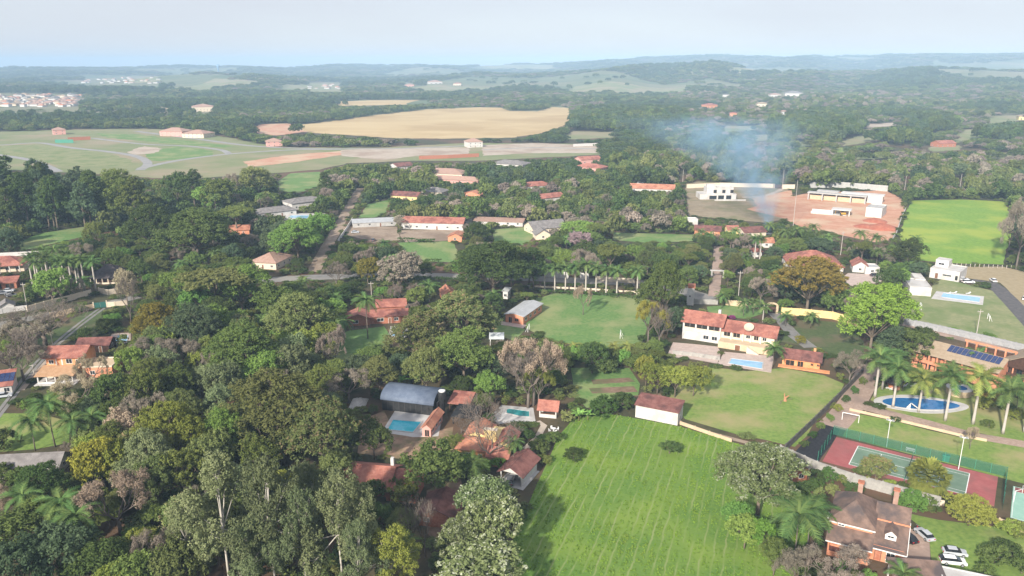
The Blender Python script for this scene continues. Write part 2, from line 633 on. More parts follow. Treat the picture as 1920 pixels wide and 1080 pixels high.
for lab, pts, w in (
    ('pale kerbed plot road running past the pink villas', [(255, 246), (300, 252), (380, 262), (467, 273), (560, 278), (640, 279), (760, 278), (880, 273)], 8),
    ('curving grey plot road among the green lots', [(-60, 273), (0, 272), (73, 268), (133, 277), (200, 284), (255, 293), (277, 306), (262, 319)], 8),
    ('straight grey plot road between two green lots', [(173, 259), (267, 270), (353, 274), (413, 281), (430, 289)], 7),
    ('grey plot road climbing past the sandy heap', [(262, 316), (333, 301), (427, 289), (547, 281), (640, 280)], 8),
    ('pale plot road skirting the dark pines', [(-60, 283), (0, 291), (60, 301), (110, 322)], 8),
    ('pale graded lane below the golden field', [(905, 281), (1000, 277), (1120, 279)], 6)):
    strip('plot_road', lab, pts, w, g_plot, 4)
# --- pastures on the slopes
for lab, q, m_ in (
    ('pale green pasture on the far slope under the water tower', [(290, 170), (390, 172), (485, 153), (400, 149)], g_far),
    ('light pasture strip on the far green slope', [(365, 167), (478, 162), (485, 152), (430, 150)], g_far),
    ('pale pasture among woods on the middle ridge', [(520, 172), (640, 174), (630, 158), (530, 160)], g_far),
    ('long pale pasture in the middle distance', [(738, 172), (900, 175), (960, 163), (800, 160)], g_far),
    ('pale tan pasture below the wooded ridge', [(1060, 175), (1280, 180), (1290, 165), (1075, 163)], g_far),
    ('light meadow near the top of the far ridge', [(880, 130), (1040, 131), (1040, 122), (900, 123)], g_far),
    ('bare tan field on the far wooded ridge', [(1365, 136), (1500, 138), (1500, 128), (1370, 128)], g_far),
    ('sunlit meadow on the hill behind the white town', [(180, 158), (300, 156), (300, 145), (200, 146)], g_far)):
    drape('pasture', lab, q, m_)
for lab, pts, m_ in (
    ('open green pasture on the wooded slope beyond the building site', [(1575, 275), (1650, 262), (1665, 250), (1640, 247), (1600, 258), (1570, 268)], g_far),
    ('sunlit tan clearing among trees of the wooded slope', [(1790, 268), (1860, 252), (1865, 238), (1810, 243), (1785, 255)], g_far),
    ('small green clearing edged by dark trees on the slope', [(1465, 280), (1530, 272), (1540, 264), (1480, 268)], g_far),
    ('dry pale glade by the brick farmhouse', [(1740, 285), (1800, 281), (1800, 272), (1745, 275)], g_far),
    ('green clearing in the hazy woods behind the smoke', [(1340, 248), (1420, 244), (1440, 236), (1360, 236)], g_far),
    ('strip of rough grass below the golden field', [(1050, 262), (1150, 258), (1160, 248), (1075, 246)], g_far),
    ('pale tan glade with thin grass right of the smoke', [(1400, 268), (1440, 262), (1450, 250), (1410, 254)], g_far),
    ('long tan clearing behind the building site woods', [(1600, 300), (1680, 296), (1690, 286), (1610, 288)], g_far),
    ('bright grass slope among dark trees on the wooded slope', [(1560, 290), (1600, 282), (1600, 274), (1565, 278)], g_lawn),
    ('tan strip of open ground high on the wooded slope', [(1620, 240), (1680, 236), (1680, 230), (1625, 232)], g_pale),
    ('pale open ground by the yellow house on the slope', [(1700, 222), (1760, 218), (1765, 211), (1705, 214)], g_far),
    ('dry open ground between woods on the wooded slope', [(1850, 300), (1900, 296), (1900, 286), (1855, 288)], g_far),
    ('dry grass clearing at the edge of the wooded slope', [(1840, 232), (1930, 226), (1930, 215), (1860, 218)], g_far)):
    plot('clearing', lab, pts, m_, 1, amp=3)

# --- plots in the settlement
plot('crop_field', 'large bright green field with pale crop rows', [(925, 1130), (955, 1030), (985, 960), (1020, 880), (1045, 820), (1075, 786), (1130, 774), (1190, 784), (1275, 800), (1370, 828), (1450, 852), (1500, 890), (1530, 960), (1500, 1040), (1470, 1130)], None, 1, amp=.8, lm='the striped green field')
plot('meadow', 'open sunlit green meadow below the terracotta villa', [(1285, 700), (1330, 688), (1400, 696), (1470, 690), (1545, 704), (1583, 720), (1560, 756), (1490, 838), (1380, 814), (1285, 786), (1250, 752)], g_lawn, 1, lm='the open meadow')
plot('garden_ground', 'rough vegetable garden ground with strips of bare soil', [(1070, 690), (1180, 690), (1200, 720), (1195, 750), (1100, 765), (1075, 740)], g_deep, 1, lm='the vegetable garden')
for lab, q in (('upper strip of bare soil in the vegetable garden', [(1108, 712), (1180, 708), (1192, 716), (1112, 721)]), ('lower strip of bare soil in the vegetable garden', [(1104, 728), (1188, 724), (1196, 735), (1110, 738)])):
    plot('soil_bed', lab, q, g_soil, 2, amp=.4)
plot('lawn', 'smooth green football lawn behind the palm row hedge', [(985, 615), (1005, 560), (1040, 550), (1120, 552), (1210, 558), (1222, 590), (1205, 640), (1140, 655), (1040, 640)], g_deep, 1, lm='the football lawn')
plot('field', 'vivid yellow-green field beyond the white flat-roofed house', [(1707, 376), (1800, 374), (1886, 378), (1898, 420), (1882, 496), (1780, 493), (1700, 487), (1686, 440)], g_bright, 1, lm='the vivid green field')
plot('lawn', 'dry mown lawn in front of the white flat-roofed house', [(1690, 606), (1702, 556), (1720, 552), (1765, 524), (1800, 530), (1860, 545), (1925, 600), (1990, 660), (1925, 648), (1800, 622)], g_lawn2, 1, lm='the dry mown lawn')
plot('verge', 'dry tan verge along the curved driveway', [(1795, 500), (1880, 500), (1960, 520), (1990, 600), (1925, 580), (1875, 530), (1800, 520)], mat('dry_verge', (.30, .24, .14), (.36, .29, .18), .4, .95), 1)
plot('building_site', 'bare red earth of the building site', [(1515, 362), (1660, 357), (1690, 372), (1697, 395), (1672, 450), (1640, 454), (1500, 425), (1470, 410), (1400, 392), (1470, 372)], terra, 2, lm='the red building site')
plot('bare_plot', 'dry tan plot below the white two-storey house', [(1285, 345), (1310, 340), (1480, 352), (1470, 410), (1440, 418), (1290, 405)], mat('dry_plot', (.24, .19, .125), (.31, .25, .165), .2, .95, c3=(.17, .165, .075), scale3=.03), 1)
plot('bare_earth', 'graded red ground in front of the white two-storey house', [(1410, 372), (1485, 356), (1490, 400), (1430, 398)], terra, 2)
plot('lawn', 'strip of lawn behind the palm grove and orange tree', [(1150, 436), (1300, 440), (1300, 452), (1210, 455), (1150, 450)], g_deep, 1)
plot('lawn', 'pale green lawn in front of the long red-roofed house', [(745, 455), (850, 452), (862, 478), (850, 492), (800, 490), (760, 475)], g_deep, 1, lm='the pale hedged lawn')
plot('lawn', 'narrow green lawn beside the brown shingled house', [(925, 430), (990, 425), (1010, 440), (980, 460), (925, 455)], g_deep, 1)
plot('lawn', 'green paddock beside the dirt road', [(672, 408), (690, 382), (730, 375), (725, 400), (700, 408)], g_deep, 1)
plot('lawn', 'sloping green paddock below the villas on the rise', [(520, 340), (545, 325), (600, 322), (610, 345), (560, 362), (525, 358)], g_deep, 1)
plot('lawn', 'bright grass strip under the dark pine stand', [(35, 455), (70, 438), (160, 425), (200, 430), (150, 445), (40, 470)], g_deep, 1)
plot('lawn', 'lawn of the garden with two palms behind the bougainvillea', [(-30, 775), (70, 775), (130, 790), (130, 830), (70, 842), (-30, 850)], g_lawn, 1, lm='the lawn by the bougainvillea')
plot('verge', 'green verge on both sides of the wheel track lane', [(-30, 745), (50, 650), (110, 610), (160, 585), (205, 580), (200, 610), (130, 640), (70, 680), (30, 735), (-20, 790)], g_rough, 1, keep=False)
plot('lawn', 'small shaded garden lawn by the brick bungalow', [(600, 640), (655, 620), (720, 612), (735, 640), (700, 680), (620, 680)], g_deep, 1, keep=False)
plot('lawn', 'narrow lawn beside the white-roofed hall', [(925, 600), (950, 606), (985, 618), (965, 640), (925, 625)], g_deep, 1)
plot('yard', 'bare red-brown yard between the pool and the clay roofs', [(672, 790), (720, 770), (735, 800), (795, 815), (850, 800), (850, 850), (760, 862), (670, 850)], mat('yard_earth', (.24, .15, .10), (.34, .23, .155), .5, .95, bump=.3, c3=(.14, .13, .06), scale3=.15), 1)
plot('yard', 'shaded earth yard beside the clay roofed bungalow', [(800, 920), (860, 890), (880, 960), (850, 1040), (800, 1000)], g_soil, 1, keep=False)
plot('garden_ground', 'dry lawn and drive beside the terracotta villa', [(1460, 640), (1500, 600), (1580, 605), (1620, 640), (1625, 680), (1590, 690), (1550, 660)], g_rough, 1)
plot('garden_ground', 'small green back lawn of the terracotta villa', [(1325, 575), (1400, 570), (1440, 585), (1400, 598), (1330, 592)], g_deep, 1)
plot('lawn', 'mown lawn between the brick path and tennis court', [(1597, 774), (1680, 790), (1800, 820), (1990, 850), (1990, 925), (1885, 898), (1700, 850), (1580, 818)], g_lawn, 1, lm='the lawn by the tennis court')
plot('lawn', 'sunlit lawn around the oval pool', [(1632, 750), (1660, 715), (1760, 720), (1900, 745), (1990, 770), (1990, 845), (1850, 815), (1760, 795), (1680, 778)], g_lawn, 1)
plot('lawn', 'garden lawn beside the parked cars', [(1690, 960), (1760, 975), (1990, 1000), (1990, 1130), (1750, 1130), (1742, 1000)], g_lawn, 1)
plot('tarp_yard', 'black shade cloth ground beside the tennis fence', [(1490, 848), (1553, 790), (1580, 790), (1572, 812), (1540, 858), (1535, 868)], mat('shade_cloth', (.012, .012, .016), (.03, .03, .035), 1.5, .9), 2)
plot('forecourt', 'pale paved court beside the red hip roofed house', [(1580, 520), (1590, 512), (1660, 515), (1650, 530), (1600, 540)], g_deckp, 2)
plot('forecourt', 'grey yard behind the brown shingled house', [(640, 425), (745, 425), (750, 450), (700, 455), (650, 440)], g_dirt, 1)
plot('forecourt', 'pale swept yard in front of the long red-roofed house', [(745, 432), (870, 430), (870, 450), (760, 454)], g_dirt, 1)
plot('terrace', 'grey-tan paved terraces beside the terracotta villa', [(1250, 668), (1262, 642), (1345, 650), (1352, 662), (1345, 682), (1300, 674)], g_deckp, 2, amp=.3)
plot('bare_earth', 'brown bare earth between the white shed and yellow-green trees', [(1186, 742), (1238, 738), (1248, 752), (1200, 758)], g_soil, 3)
# field with rows of last year's stalks
def row_field():
    m, t = _nt('crop_grass')
    N, L = t.nodes.new, t.links.new
    out = N('ShaderNodeOutputMaterial')
    b = N('ShaderNodeBsdfPrincipled')
    b.inputs['Roughness'].default_value = .95
    b.inputs['Specular IOR Level'].default_value = .15
    L(b.outputs[0], out.inputs['Surface'])
    tc = N('ShaderNodeTexCoord')
    a = Vector(G(1020, 1015))
    c = Vector(G(1125, 820))
    rz = math.atan2(c.x - a.x, c.y - a.y)
    mp = N('ShaderNodeMapping')
    mp.inputs['Rotation'].default_value = (0, 0, rz)
    L(tc.outputs['Object'], mp.inputs['Vector'])
    big = N('ShaderNodeTexNoise')
    big.inputs['Scale'].default_value = .07
    big.inputs['Detail'].default_value = 5
    L(mp.outputs[0], big.inputs['Vector'])
    fine = N('ShaderNodeTexNoise')
    fine.inputs['Scale'].default_value = 1.3
    fine.inputs['Detail'].default_value = 6
    fine.inputs['Roughness'].default_value = .75
    L(mp.outputs[0], fine.inputs['Vector'])
    r1 = N('ShaderNodeValToRGB')
    e = r1.color_ramp.elements
    e[0].position, e[0].color = .3, (.085, .175, .03, 1)
    e[1].position, e[1].color = .7, (.15, .25, .045, 1)
    L(fine.outputs['Fac'], r1.inputs['Fac'])
    r2 = N('ShaderNodeMapRange')
    r2.inputs[1].default_value, r2.inputs[2].default_value = .42, .72
    L(big.outputs['Fac'], r2.inputs[0])
    m1 = N('ShaderNodeMix')
    m1.data_type = 'RGBA'
    L(r2.outputs[0], m1.inputs[0])
    L(r1.outputs[0], m1.inputs[6])
    m1.inputs[7].default_value = (.20, .285, .05, 1)
    wv = N('ShaderNodeTexWave')
    wv.bands_direction = 'X'
    wv.inputs['Scale'].default_value = .157
    wv.inputs['Distortion'].default_value = 1.7
    wv.inputs['Detail'].default_value = 2
    wv.inputs['Detail Scale'].default_value = 1.5
    L(mp.outputs[0], wv.inputs['Vector'])
    th = N('ShaderNodeMapRange')
    th.inputs[1].default_value, th.inputs[2].default_value = .88, .985
    L(wv.outputs['Fac'], th.inputs[0])
    brk = N('ShaderNodeTexNoise')
    brk.inputs['Scale'].default_value = .55
    brk.inputs['Detail'].default_value = 4
    m9 = N('ShaderNodeMapping')
    m9.inputs['Scale'].default_value = (1, .15, 1)
    L(mp.outputs[0], m9.inputs['Vector'])
    L(m9.outputs[0], brk.inputs['Vector'])
    bm = N('ShaderNodeMapRange')
    bm.inputs[1].default_value, bm.inputs[2].default_value = .40, .62
    L(brk.outputs['Fac'], bm.inputs[0])
    mu = N('ShaderNodeMath')
    mu.operation = 'MULTIPLY'
    L(th.outputs[0], mu.inputs[0])
    L(bm.outputs[0], mu.inputs[1])
    m2 = N('ShaderNodeMix')
    m2.data_type = 'RGBA'
    L(mu.outputs[0], m2.inputs[0])
    L(m1.outputs[2], m2.inputs[6])
    m2.inputs[7].default_value = (.235, .285, .105, 1)
    L(m2.outputs[2], b.inputs['Base Color'])
    bp = N('ShaderNodeBump')
    bp.inputs['Strength'].default_value = .8
    bp.inputs['Distance'].default_value = .25
    L(fine.outputs['Fac'], bp.inputs['Height'])
    L(bp.outputs[0], b.inputs['Normal'])
    return m
_f = bpy.data.objects['crop_field']
_f.data.materials.clear()
_f.data.materials.append(row_field())

# --- roads and paths
strip('road', 'pale dirt road climbing between the garden hedges', [(676, 352), (664, 372), (648, 400), (626, 440), (604, 478), (588, 510)], 6, g_dirt, 3)
strip('road', 'grey street running past the white garden walls', [(400, 535), (520, 524), (620, 519), (700, 518), (790, 517), (880, 519), (1000, 522), (1100, 527), (1200, 531), (1280, 545), (1330, 562)], 9, g_road, 3)
strip('road', 'pale street below the cream garden walls', [(-60, 622), (20, 606), (80, 592), (150, 580), (215, 566), (260, 556)], 6, g_road, 3)
strip('driveway', 'cobbled driveway leading up to the arch', [(1347, 462), (1346, 490), (1343, 520), (1338, 556)], 4.5, g_brick, 3)
strip('driveway', 'grey driveway from the villa gate to the annexe', [(1445, 582), (1468, 605), (1490, 630), (1520, 652)], 4.5, g_road, 3)
for dx in (0, 9):
    strip('wheel_track', 'concrete wheel track of the garden lane, ' + ('near the pines side' if dx else 'near the bare trees side'), [(187 + dx, 578), (150 + dx, 605), (105 + dx, 642), (62 + dx, 686), (25 + dx, 735), (-25 + dx, 800)], .9, g_road, 4)
strip('garden_path', 'pale path beside the orange two-storey house', [(92, 672), (70, 698), (40, 732)], 1.4, g_pale, 4)
strip('brick_path', 'pinkish brick drive running between hedge and palms', [(1640, 668), (1625, 705), (1605, 745), (1575, 785), (1560, 800)], 7, g_brick, 3)
strip('brick_path', 'pinkish brick path between oval pool and lawn', [(1600, 758), (1660, 774), (1740, 794), (1830, 818), (1930, 835), (1990, 840)], 4, g_brick, 4)
strip('garden_path', 'narrow brick path from oval pool to the club house', [(1736, 742), (1750, 712), (1762, 690)], 2.0, g_brick, 5)
strip('road', 'pinkish street behind the tan roofed club house', [(1690, 606), (1740, 619), (1800, 634), (1925, 668), (1990, 690)], 5, g_brick, 3)
strip('driveway', 'dark asphalt driveway curving to the white flat-roofed house', [(1822, 526), (1858, 532), (1890, 560), (1925, 598), (1990, 670)], 6.5, g_asph, 4)
strip('garden_path', 'concrete path curving between the carport and pool', [(1008, 790), (1020, 798), (1008, 820), (985, 842)], 1.6, g_pale, 4)
strip('garden_path', 'pale driveway curve below the white two-storey house', [(1392, 370), (1430, 368), (1462, 357), (1466, 350)], 3.5, g_pale, 4)
strip('earth_path', 'bare earth path along the meadow wall', [(1274, 792), (1330, 812), (1400, 830), (1462, 850)], 1.6, g_dirt, 4, keep=False)
plot('driveway', 'pale stone parking court beside the brown-roofed chalet', [(1690, 988), (1742, 1000), (1745, 1056), (1725, 1066), (1688, 1056)], g_brick, 3, amp=.2)
# ------------------------------------------------------------------ plants: meshes of unit height, shared by the individuals
LM = {
    'dark': leafmat('leaf_dark', (.052, .085, .027), (.120, .168, .050)),
    'mid': leafmat('leaf_mid', (.090, .130, .034), (.200, .250, .070)),
    'bright': leafmat('leaf_bright', (.105, .200, .045), (.235, .36, .085)),
    'vivid': leafmat('leaf_vivid', (.130, .260, .040), (.255, .43, .080)),
    'olive': leafmat('leaf_olive', (.110, .140, .048), (.225, .255, .090)),
    'dry': leafmat('leaf_dry', (.278, .225, .150), (.427, .355, .249)),
    'greybrown': leafmat('leaf_greybrown', (.215, .182, .140), (.355, .302, .241)),
    'yellow': leafmat('leaf_yellow', (.15, .155, .03), (.33, .31, .055)),
    'yellowgreen': leafmat('leaf_yellowgreen', (.176, .223, .047), (.325, .358, .078)),
    'euc': leafmat('leaf_eucalypt', (.128, .169, .074), (.241, .280, .140)),
    'mango': leafmat('leaf_mango', (.105, .145, .050), (.225, .265, .095), (.31, .23, .13)),
    'bronze': leafmat('leaf_bronze', (.182, .150, .038), (.373, .276, .063)),
    'teal': leafmat('leaf_teal', (.062, .100, .050), (.135, .185, .095)),
    'pink': leafmat('leaf_pink', (.343, .235, .257), (.569, .427, .445)),
    'magenta': leafmat('leaf_magenta', (.16, .03, .11), (.33, .06, .21)),
    'blossom': leafmat('leaf_blossom', (.095, .135, .045), (.215, .265, .115), (.42, .45, .33)),
    'palm': leafmat('leaf_palm', (.085, .162, .054), (.187, .267, .080)),
    'palmpale': leafmat('leaf_palm_pale', (.182, .247, .065), (.355, .391, .106)),  # paler, yellower frond colour for some palms
    'fan': leafmat('leaf_fan_palm', (.13, .15, .035), (.30, .31, .08)),
    'hedge': leafmat('leaf_hedge', (.045, .085, .022), (.100, .165, .042)),
    'banana': leafmat('leaf_banana', (.128, .278, .065), (.284, .479, .124)),
    'field': leafmat('leaf_field_grass', (.121, .257, .038), (.190, .325, .050), (.210, .310, .060)),
}

def leaves(cent, nrm, L, Wd, tint, rng):
    """kite-shaped leaves: verts and per-leaf tint"""
    n = len(cent)
    a = rng.normal(size=(n, 3))
    a -= (a * nrm).sum(1, keepdims=True) * nrm
    a /= np.linalg.norm(a, axis=1, keepdims=True) + 1e-9
    b = np.cross(nrm, a)
    L = np.asarray(L).reshape(-1, 1) * np.ones((n, 1))
    Wd = np.asarray(Wd).reshape(-1, 1) * np.ones((n, 1))
    v = np.empty((n, 4, 3))
    v[:, 0] = cent - a * L * .5
    v[:, 1] = cent + b * Wd * .5 + a * L * .05
    v[:, 2] = cent + a * L * .5
    v[:, 3] = cent - b * Wd * .5 + a * L * .05
    return v.reshape(-1, 3), tint

def quadmesh(name, v, tint, m):
    n = len(v) // 4
    me = bpy.data.meshes.new(name)
    me.vertices.add(len(v))
    me.vertices.foreach_set('co', v.astype(np.float32).ravel())
    me.loops.add(n * 4)
    me.loops.foreach_set('vertex_index', np.arange(n * 4, dtype=np.int32))
    me.polygons.add(n)
    me.polygons.foreach_set('loop_start', np.arange(0, n * 4, 4, dtype=np.int32))
    me.polygons.foreach_set('loop_total', np.full(n, 4, dtype=np.int32))
    at = me.attributes.new('tint', 'FLOAT', 'FACE')
    at.data.foreach_set('value', np.clip(tint, 0, 1).astype(np.float32))
    me.materials.append(m)
    me.update(calc_edges=True)
    return me

def unit(v):
    return v / (np.linalg.norm(v, axis=-1, keepdims=True) + 1e-9)

def clump_leaves(cc, cr, ctint, per, L, rng, flat=.8, up=.5):
    """leaves round clump centres cc with radii cr"""
    k = len(cc)
    idx = np.repeat(np.arange(k), per)
    d = unit(rng.normal(size=(len(idx), 3)))
    rad = cr[idx][:, None] * (rng.uniform(.15, 1, (len(idx), 1)) ** .45)
    off = d * rad
    off[:, 2] *= flat
    c = cc[idx] + off
    nrm = unit(d * .9 + np.array([0, 0, up]) + rng.normal(size=d.shape) * .42)
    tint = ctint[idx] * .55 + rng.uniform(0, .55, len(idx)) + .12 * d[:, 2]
    return leaves(c, nrm, L * rng.uniform(.7, 1.35, len(idx)), L * .62, tint, rng)

def skeleton(mb, p, d, ln, r, depth, rng, spread=.7, tips=None, k=5, gravity=.0, shrink=.72):
    q = p + d * ln
    bend = Vector(rng.normal(size=3) * ln * .08)
    mid = p.lerp(q, .5) + bend
    mb.tube([p, mid, q], [r, r * .85, r * .68], k if depth > 1 else 3, cap=False)
    if depth == 0:
        if tips is not None:
            tips.append(q)
        return
    nb = 2 if rng.random() < .55 else 3
    for i in range(nb):
        ax = Vector(unit(rng.normal(size=3)))
        nd = (d + ax * spread * (.6 + .7 * rng.random()) + Vector((0, 0, gravity))).normalized()
        skeleton(mb, q, nd, ln * shrink * rng.uniform(.8, 1.15), r * .64, depth - 1, rng, spread, tips, k, gravity, shrink)

def make_tree(seed, lobes, trunk_h, trunk_r, ncl, per, L, cl_r, bare_limb=0, up=.5, flat=.8, lean=.0, bottom=-.45):
    """unit tree: lobes (cx, cy, cz, rx, rz) carry clumps of leaves on their shell"""
    rng = np.random.default_rng(seed)
    A = np.array([l[3] * (l[3] + l[4]) for l in lobes])
    pick = rng.choice(len(lobes), ncl, p=A / A.sum())
    lb = np.array(lobes)[pick]
    d = unit(rng.normal(size=(ncl, 3)))
    d[:, 2] = np.where(d[:, 2] < bottom, -d[:, 2], d[:, 2])
    d = unit(d)
    rr = rng.uniform(.66, 1.16, (ncl, 1))
    cc = lb[:, :3] + d * rr * np.stack([lb[:, 3], lb[:, 3], lb[:, 4]], 1)
    # drop clumps buried deep in another lobe
    keep = np.ones(ncl, bool)
    for l in lobes:
        q = (cc - np.array(l[:3])) / np.array([l[3], l[3], l[4]])
        keep &= (np.linalg.norm(q, axis=1) > .62)
    cc = cc[keep]
    cr = cl_r * rng.uniform(.5, 1.55, len(cc))
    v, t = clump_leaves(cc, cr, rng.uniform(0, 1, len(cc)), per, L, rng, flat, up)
    tb = MB()
    top = Vector((lean, 0, trunk_h))
    tb.tube([(0, 0, -.02), (lean * .4, 0, trunk_h * .45), top], [trunk_r * 1.25, trunk_r, trunk_r * .8], 7)
    for l in lobes:
        c = Vector(l[:3])
        e = c + Vector((0, 0, -l[4] * .1))
        m_ = top.lerp(e, .5) + Vector((0, 0, -.02))
        tb.tube([top - Vector((0, 0, .03)), m_, e], [trunk_r * .62, trunk_r * .42, trunk_r * .22], 5, cap=False)
        for j in range(3 + bare_limb):
            q = Vector(unit(rng.normal(size=3)))
            q.z = abs(q.z) * .8
            f = c + Vector((q.x * l[3] * .9, q.y * l[3] * .9, q.z * l[4] * .85))
            s_ = m_.lerp(e, rng.uniform(.2, 1))
            tb.tube([s_, s_.lerp(f, .5) + Vector(rng.normal(size=3) * .012), f], [trunk_r * .22, trunk_r * .15, trunk_r * .05], 4, cap=False)
    return v, t, tb

def dome_lobes(seed, n, R_, z0, z1, rl, fl=.8):
    rng = np.random.default_rng(seed)
    out = []
    for i in range(n):
        a = 2 * math.pi * i / n + rng.uniform(-.4, .4)
        q = R_ * rng.uniform(.35, .62)
        z = rng.uniform(z0, z1)
        r = rl * rng.uniform(.75, 1.2)
        out.append((q * math.cos(a), q * math.sin(a), z, r, r * fl))
    out.append((rng.uniform(-.05, .05), rng.uniform(-.05, .05), (z0 + z1) / 2 + rl * .35, rl * 1.15, rl * fl))
    return out

SHAPES = {}      # key -> (crown mesh, trunk mesh)

def shape(key, v, t, tb, leaf='mid', bk=bark):
    # normalise: height 1, crown radius .5
    z1 = v[:, 2].max()
    tv = np.array(tb.v)
    rad = np.percentile(np.hypot(v[:, 0], v[:, 1]), 97)
    s_ = np.array([.5 / rad, .5 / rad, 1 / z1])
    cm = quadmesh('crown_' + key, v * s_, t, LM[leaf])
    tm = mesh('trunk_' + key, tv * s_, tb.f, bk, True)
    SHAPES[key] = (cm, tm)

# broad domed crowns
for i in range(7):
    lo = dome_lobes(10 + i, 5 + i % 3, .42, .42, .68, .24, .9)
    shape('broad%d' % i, *make_tree(20 + i, lo, .26, .018, 300, 36, .040, .060))
# big old crowns with many lobes
for i in range(5):
    lo = dome_lobes(40 + i, 9, .52, .40, .66, .18, .9) + dome_lobes(140 + i, 6, .28, .66, .84, .15, .8)
    shape('big%d' % i, *make_tree(50 + i, lo, .26, .018, 760, 36, .024, .040))
# umbrella crowns, flat topped
for i in range(2):
    lo = dome_lobes(70 + i, 8, .56, .70, .82, .16, .5)
    shape('flat%d' % i, *make_tree(80 + i, lo, .45, .022, 420, 30, .032, .045, flat=.55, up=.9))
# tall eucalypts: separate tufts up a long stem
for i in range(4):
    rng = np.random.default_rng(90 + i)
    lo = []
    for j in range(11):
        z = .38 + .56 * j / 10 + rng.uniform(-.03, .03)
        a = rng.uniform(0, 6.28)
        q = rng.uniform(.10, .30) * (1.25 - z)
        r = rng.uniform(.075, .12) * (1.35 - .5 * z)
        lo.append((q * 1.5 * math.cos(a), q * 1.5 * math.sin(a), z, r, r * 1.05))
    lo.append((0, 0, .93, .09, .08))
    v, t, tb = make_tree(100 + i, lo, .55, .009, 560, 40, .018, .034, bare_limb=0, flat=1.0, up=.2, lean=rng.uniform(-.04, .04), bottom=-1)
    tb.tube([(0, 0, .5), (.01, 0, .75), (0, .01, .95)], [.007, .005, .002], 5)
    shape('euc%d' % i, v, t, tb, 'euc', bark_pale)
# pines and other dense uprights
for i in range(3):
    rng = np.random.default_rng(120 + i)
    lo = []
    for j in range(9):
        z = .40 + .52 * j / 8
        a = rng.uniform(0, 6.28)
        q = .13 * (1.2 - z)
        r = .19 * (1.25 - z) + .05
        lo.append((q * math.cos(a), q * math.sin(a), z, r, r * .8))
    shape('pine%d' % i, *make_tree(130 + i, lo, .5, .016, 360, 30, .030, .040, up=.3))
# thin dry crowns, twigs showing
for i in range(3):
    rng = np.random.default_rng(150 + i)
    tb = MB()
    tips = []
    tb.tube([(0, 0, -.02), (.01, 0, .16), (0, .01, .28)], [.030, .025, .022], 7)
    for j in range(5):
        a = 2 * math.pi * j / 5 + rng.uniform(-.4, .4)
        skeleton(tb, Vector((0, 0, .26)), Vector((math.cos(a) * .75, math.sin(a) * .75, .75)).normalized(), .20, .013, 4, rng, .62, tips, 4, .10, .76)
    tp = np.array([tuple(p) for p in tips])
    v, t = clump_leaves(tp, np.full(len(tp), .055) * rng.uniform(.6, 1.3, len(tp)), rng.uniform(0, 1, len(tp)), 60, .019, rng, 1.0, .3)
    shape('dry%d' % i, v, t, tb, 'dry', bark_grey)
# leafless trees (crown = twigs)
for i in range(3):
    rng = np.random.default_rng(170 + i)
    tb, tw = MB(), MB()
    tips = []
    tb.tube([(0, 0, -.02), (.01, 0, .14), (0, .01, .24)], [.032, .027, .024], 7)
    for j in range(5):
        a = 2 * math.pi * j / 5 + rng.uniform(-.4, .4)
        skeleton(tb, Vector((0, 0, .22)), Vector((math.cos(a) * .7, math.sin(a) * .7, .8)).normalized(), .22, .014, 3, rng, .55, tips, 4, .12, .76)
    for p in tips:
        for _ in range(2):
            skeleton(tw, p, (Vector(unit(rng.normal(size=3))) * .8 + Vector((0, 0, .6)) + Vector(p) * .4).normalized(), .085, .0035, 2, rng, .6, None, 3, .1, .72)
    tv = np.array(tw.v)
    s_ = np.array([.5 / np.percentile(np.hypot(tv[:, 0], tv[:, 1]), 97)] * 2 + [1 / tv[:, 2].max()])
    SHAPES['bare%d' % i] = (mesh('crown_bare%d' % i, tv * s_, tw.f, bark_grey), mesh('trunk_bare%d' % i, np.array(tb.v) * s_, tb.f, bark_grey, True))
# shrubs
for i in range(3):
    lo = dome_lobes(190 + i, 4, .40, .25, .55, .30, .85)
    shape('shrub%d' % i, *make_tree(200 + i, lo, .12, .03, 120, 30, .075, .10))

def frond_mesh(L=3.4, droop=1.0, n=26, leaf=.75, seed=0, width=.11, name='frond', m='palm'):
    """one feather leaf: curved rachis with leaflets on both sides"""
    rng = np.random.default_rng(seed)
    V, T = [], []
    pts = []
    for i in range(n + 1):
        s_ = i / n
        x = L * (s_ - .10 * s_ * s_ * droop)
        z = L * (.34 * s_ - .62 * droop * s_ ** 2.1)
        pts.append(Vector((x, 0, z)))
    for i in range(n):
        p, q = pts[i], pts[i + 1]
        w = .035 * (1 - i / n) + .012
        V += [p + Vector((0, w, 0)), p - Vector((0, w, 0)), q - Vector((0, w, 0)), q + Vector((0, w, 0))]
        T.append(.75)
        if i < 2:
            continue
        ll = leaf * math.sin(math.pi * (.12 + .80 * i / n)) ** .6
        for sd_ in (-1, 1):
            d = Vector((.55 + .2 * rng.random(), sd_ * .8, -.30 - .35 * rng.random())).normalized()
            e = p + d * ll
            u = (q - p).normalized() * width
            V += [p, p + u, e + u * .15, e - u * .05]
            T.append(rng.uniform(.05, .75))
    v = np.array([tuple(p) for p in V])
    return v, np.array(T)

def rotz_tilt(v, az, tilt):
    c, s_ = math.cos(tilt), math.sin(tilt)
    x = v[:, 0] * c - v[:, 2] * s_
    z = v[:, 0] * s_ + v[:, 2] * c
    c, s_ = math.cos(az), math.sin(az)
    return np.stack([x * c - v[:, 1] * s_, x * s_ + v[:, 1] * c, z], 1)

FRONDS = {}
for kind, dr in (('royal', 1.0), ('queen', 1.45), ('coco', 1.15)):
    for j in range(2):
        v, t = frond_mesh(1.0, dr * (1 + .15 * j), 26, .30, 300 + j, .046)
        FRONDS[kind, j] = quadmesh('frond_%s' % kind, v, t, LM['palm'])

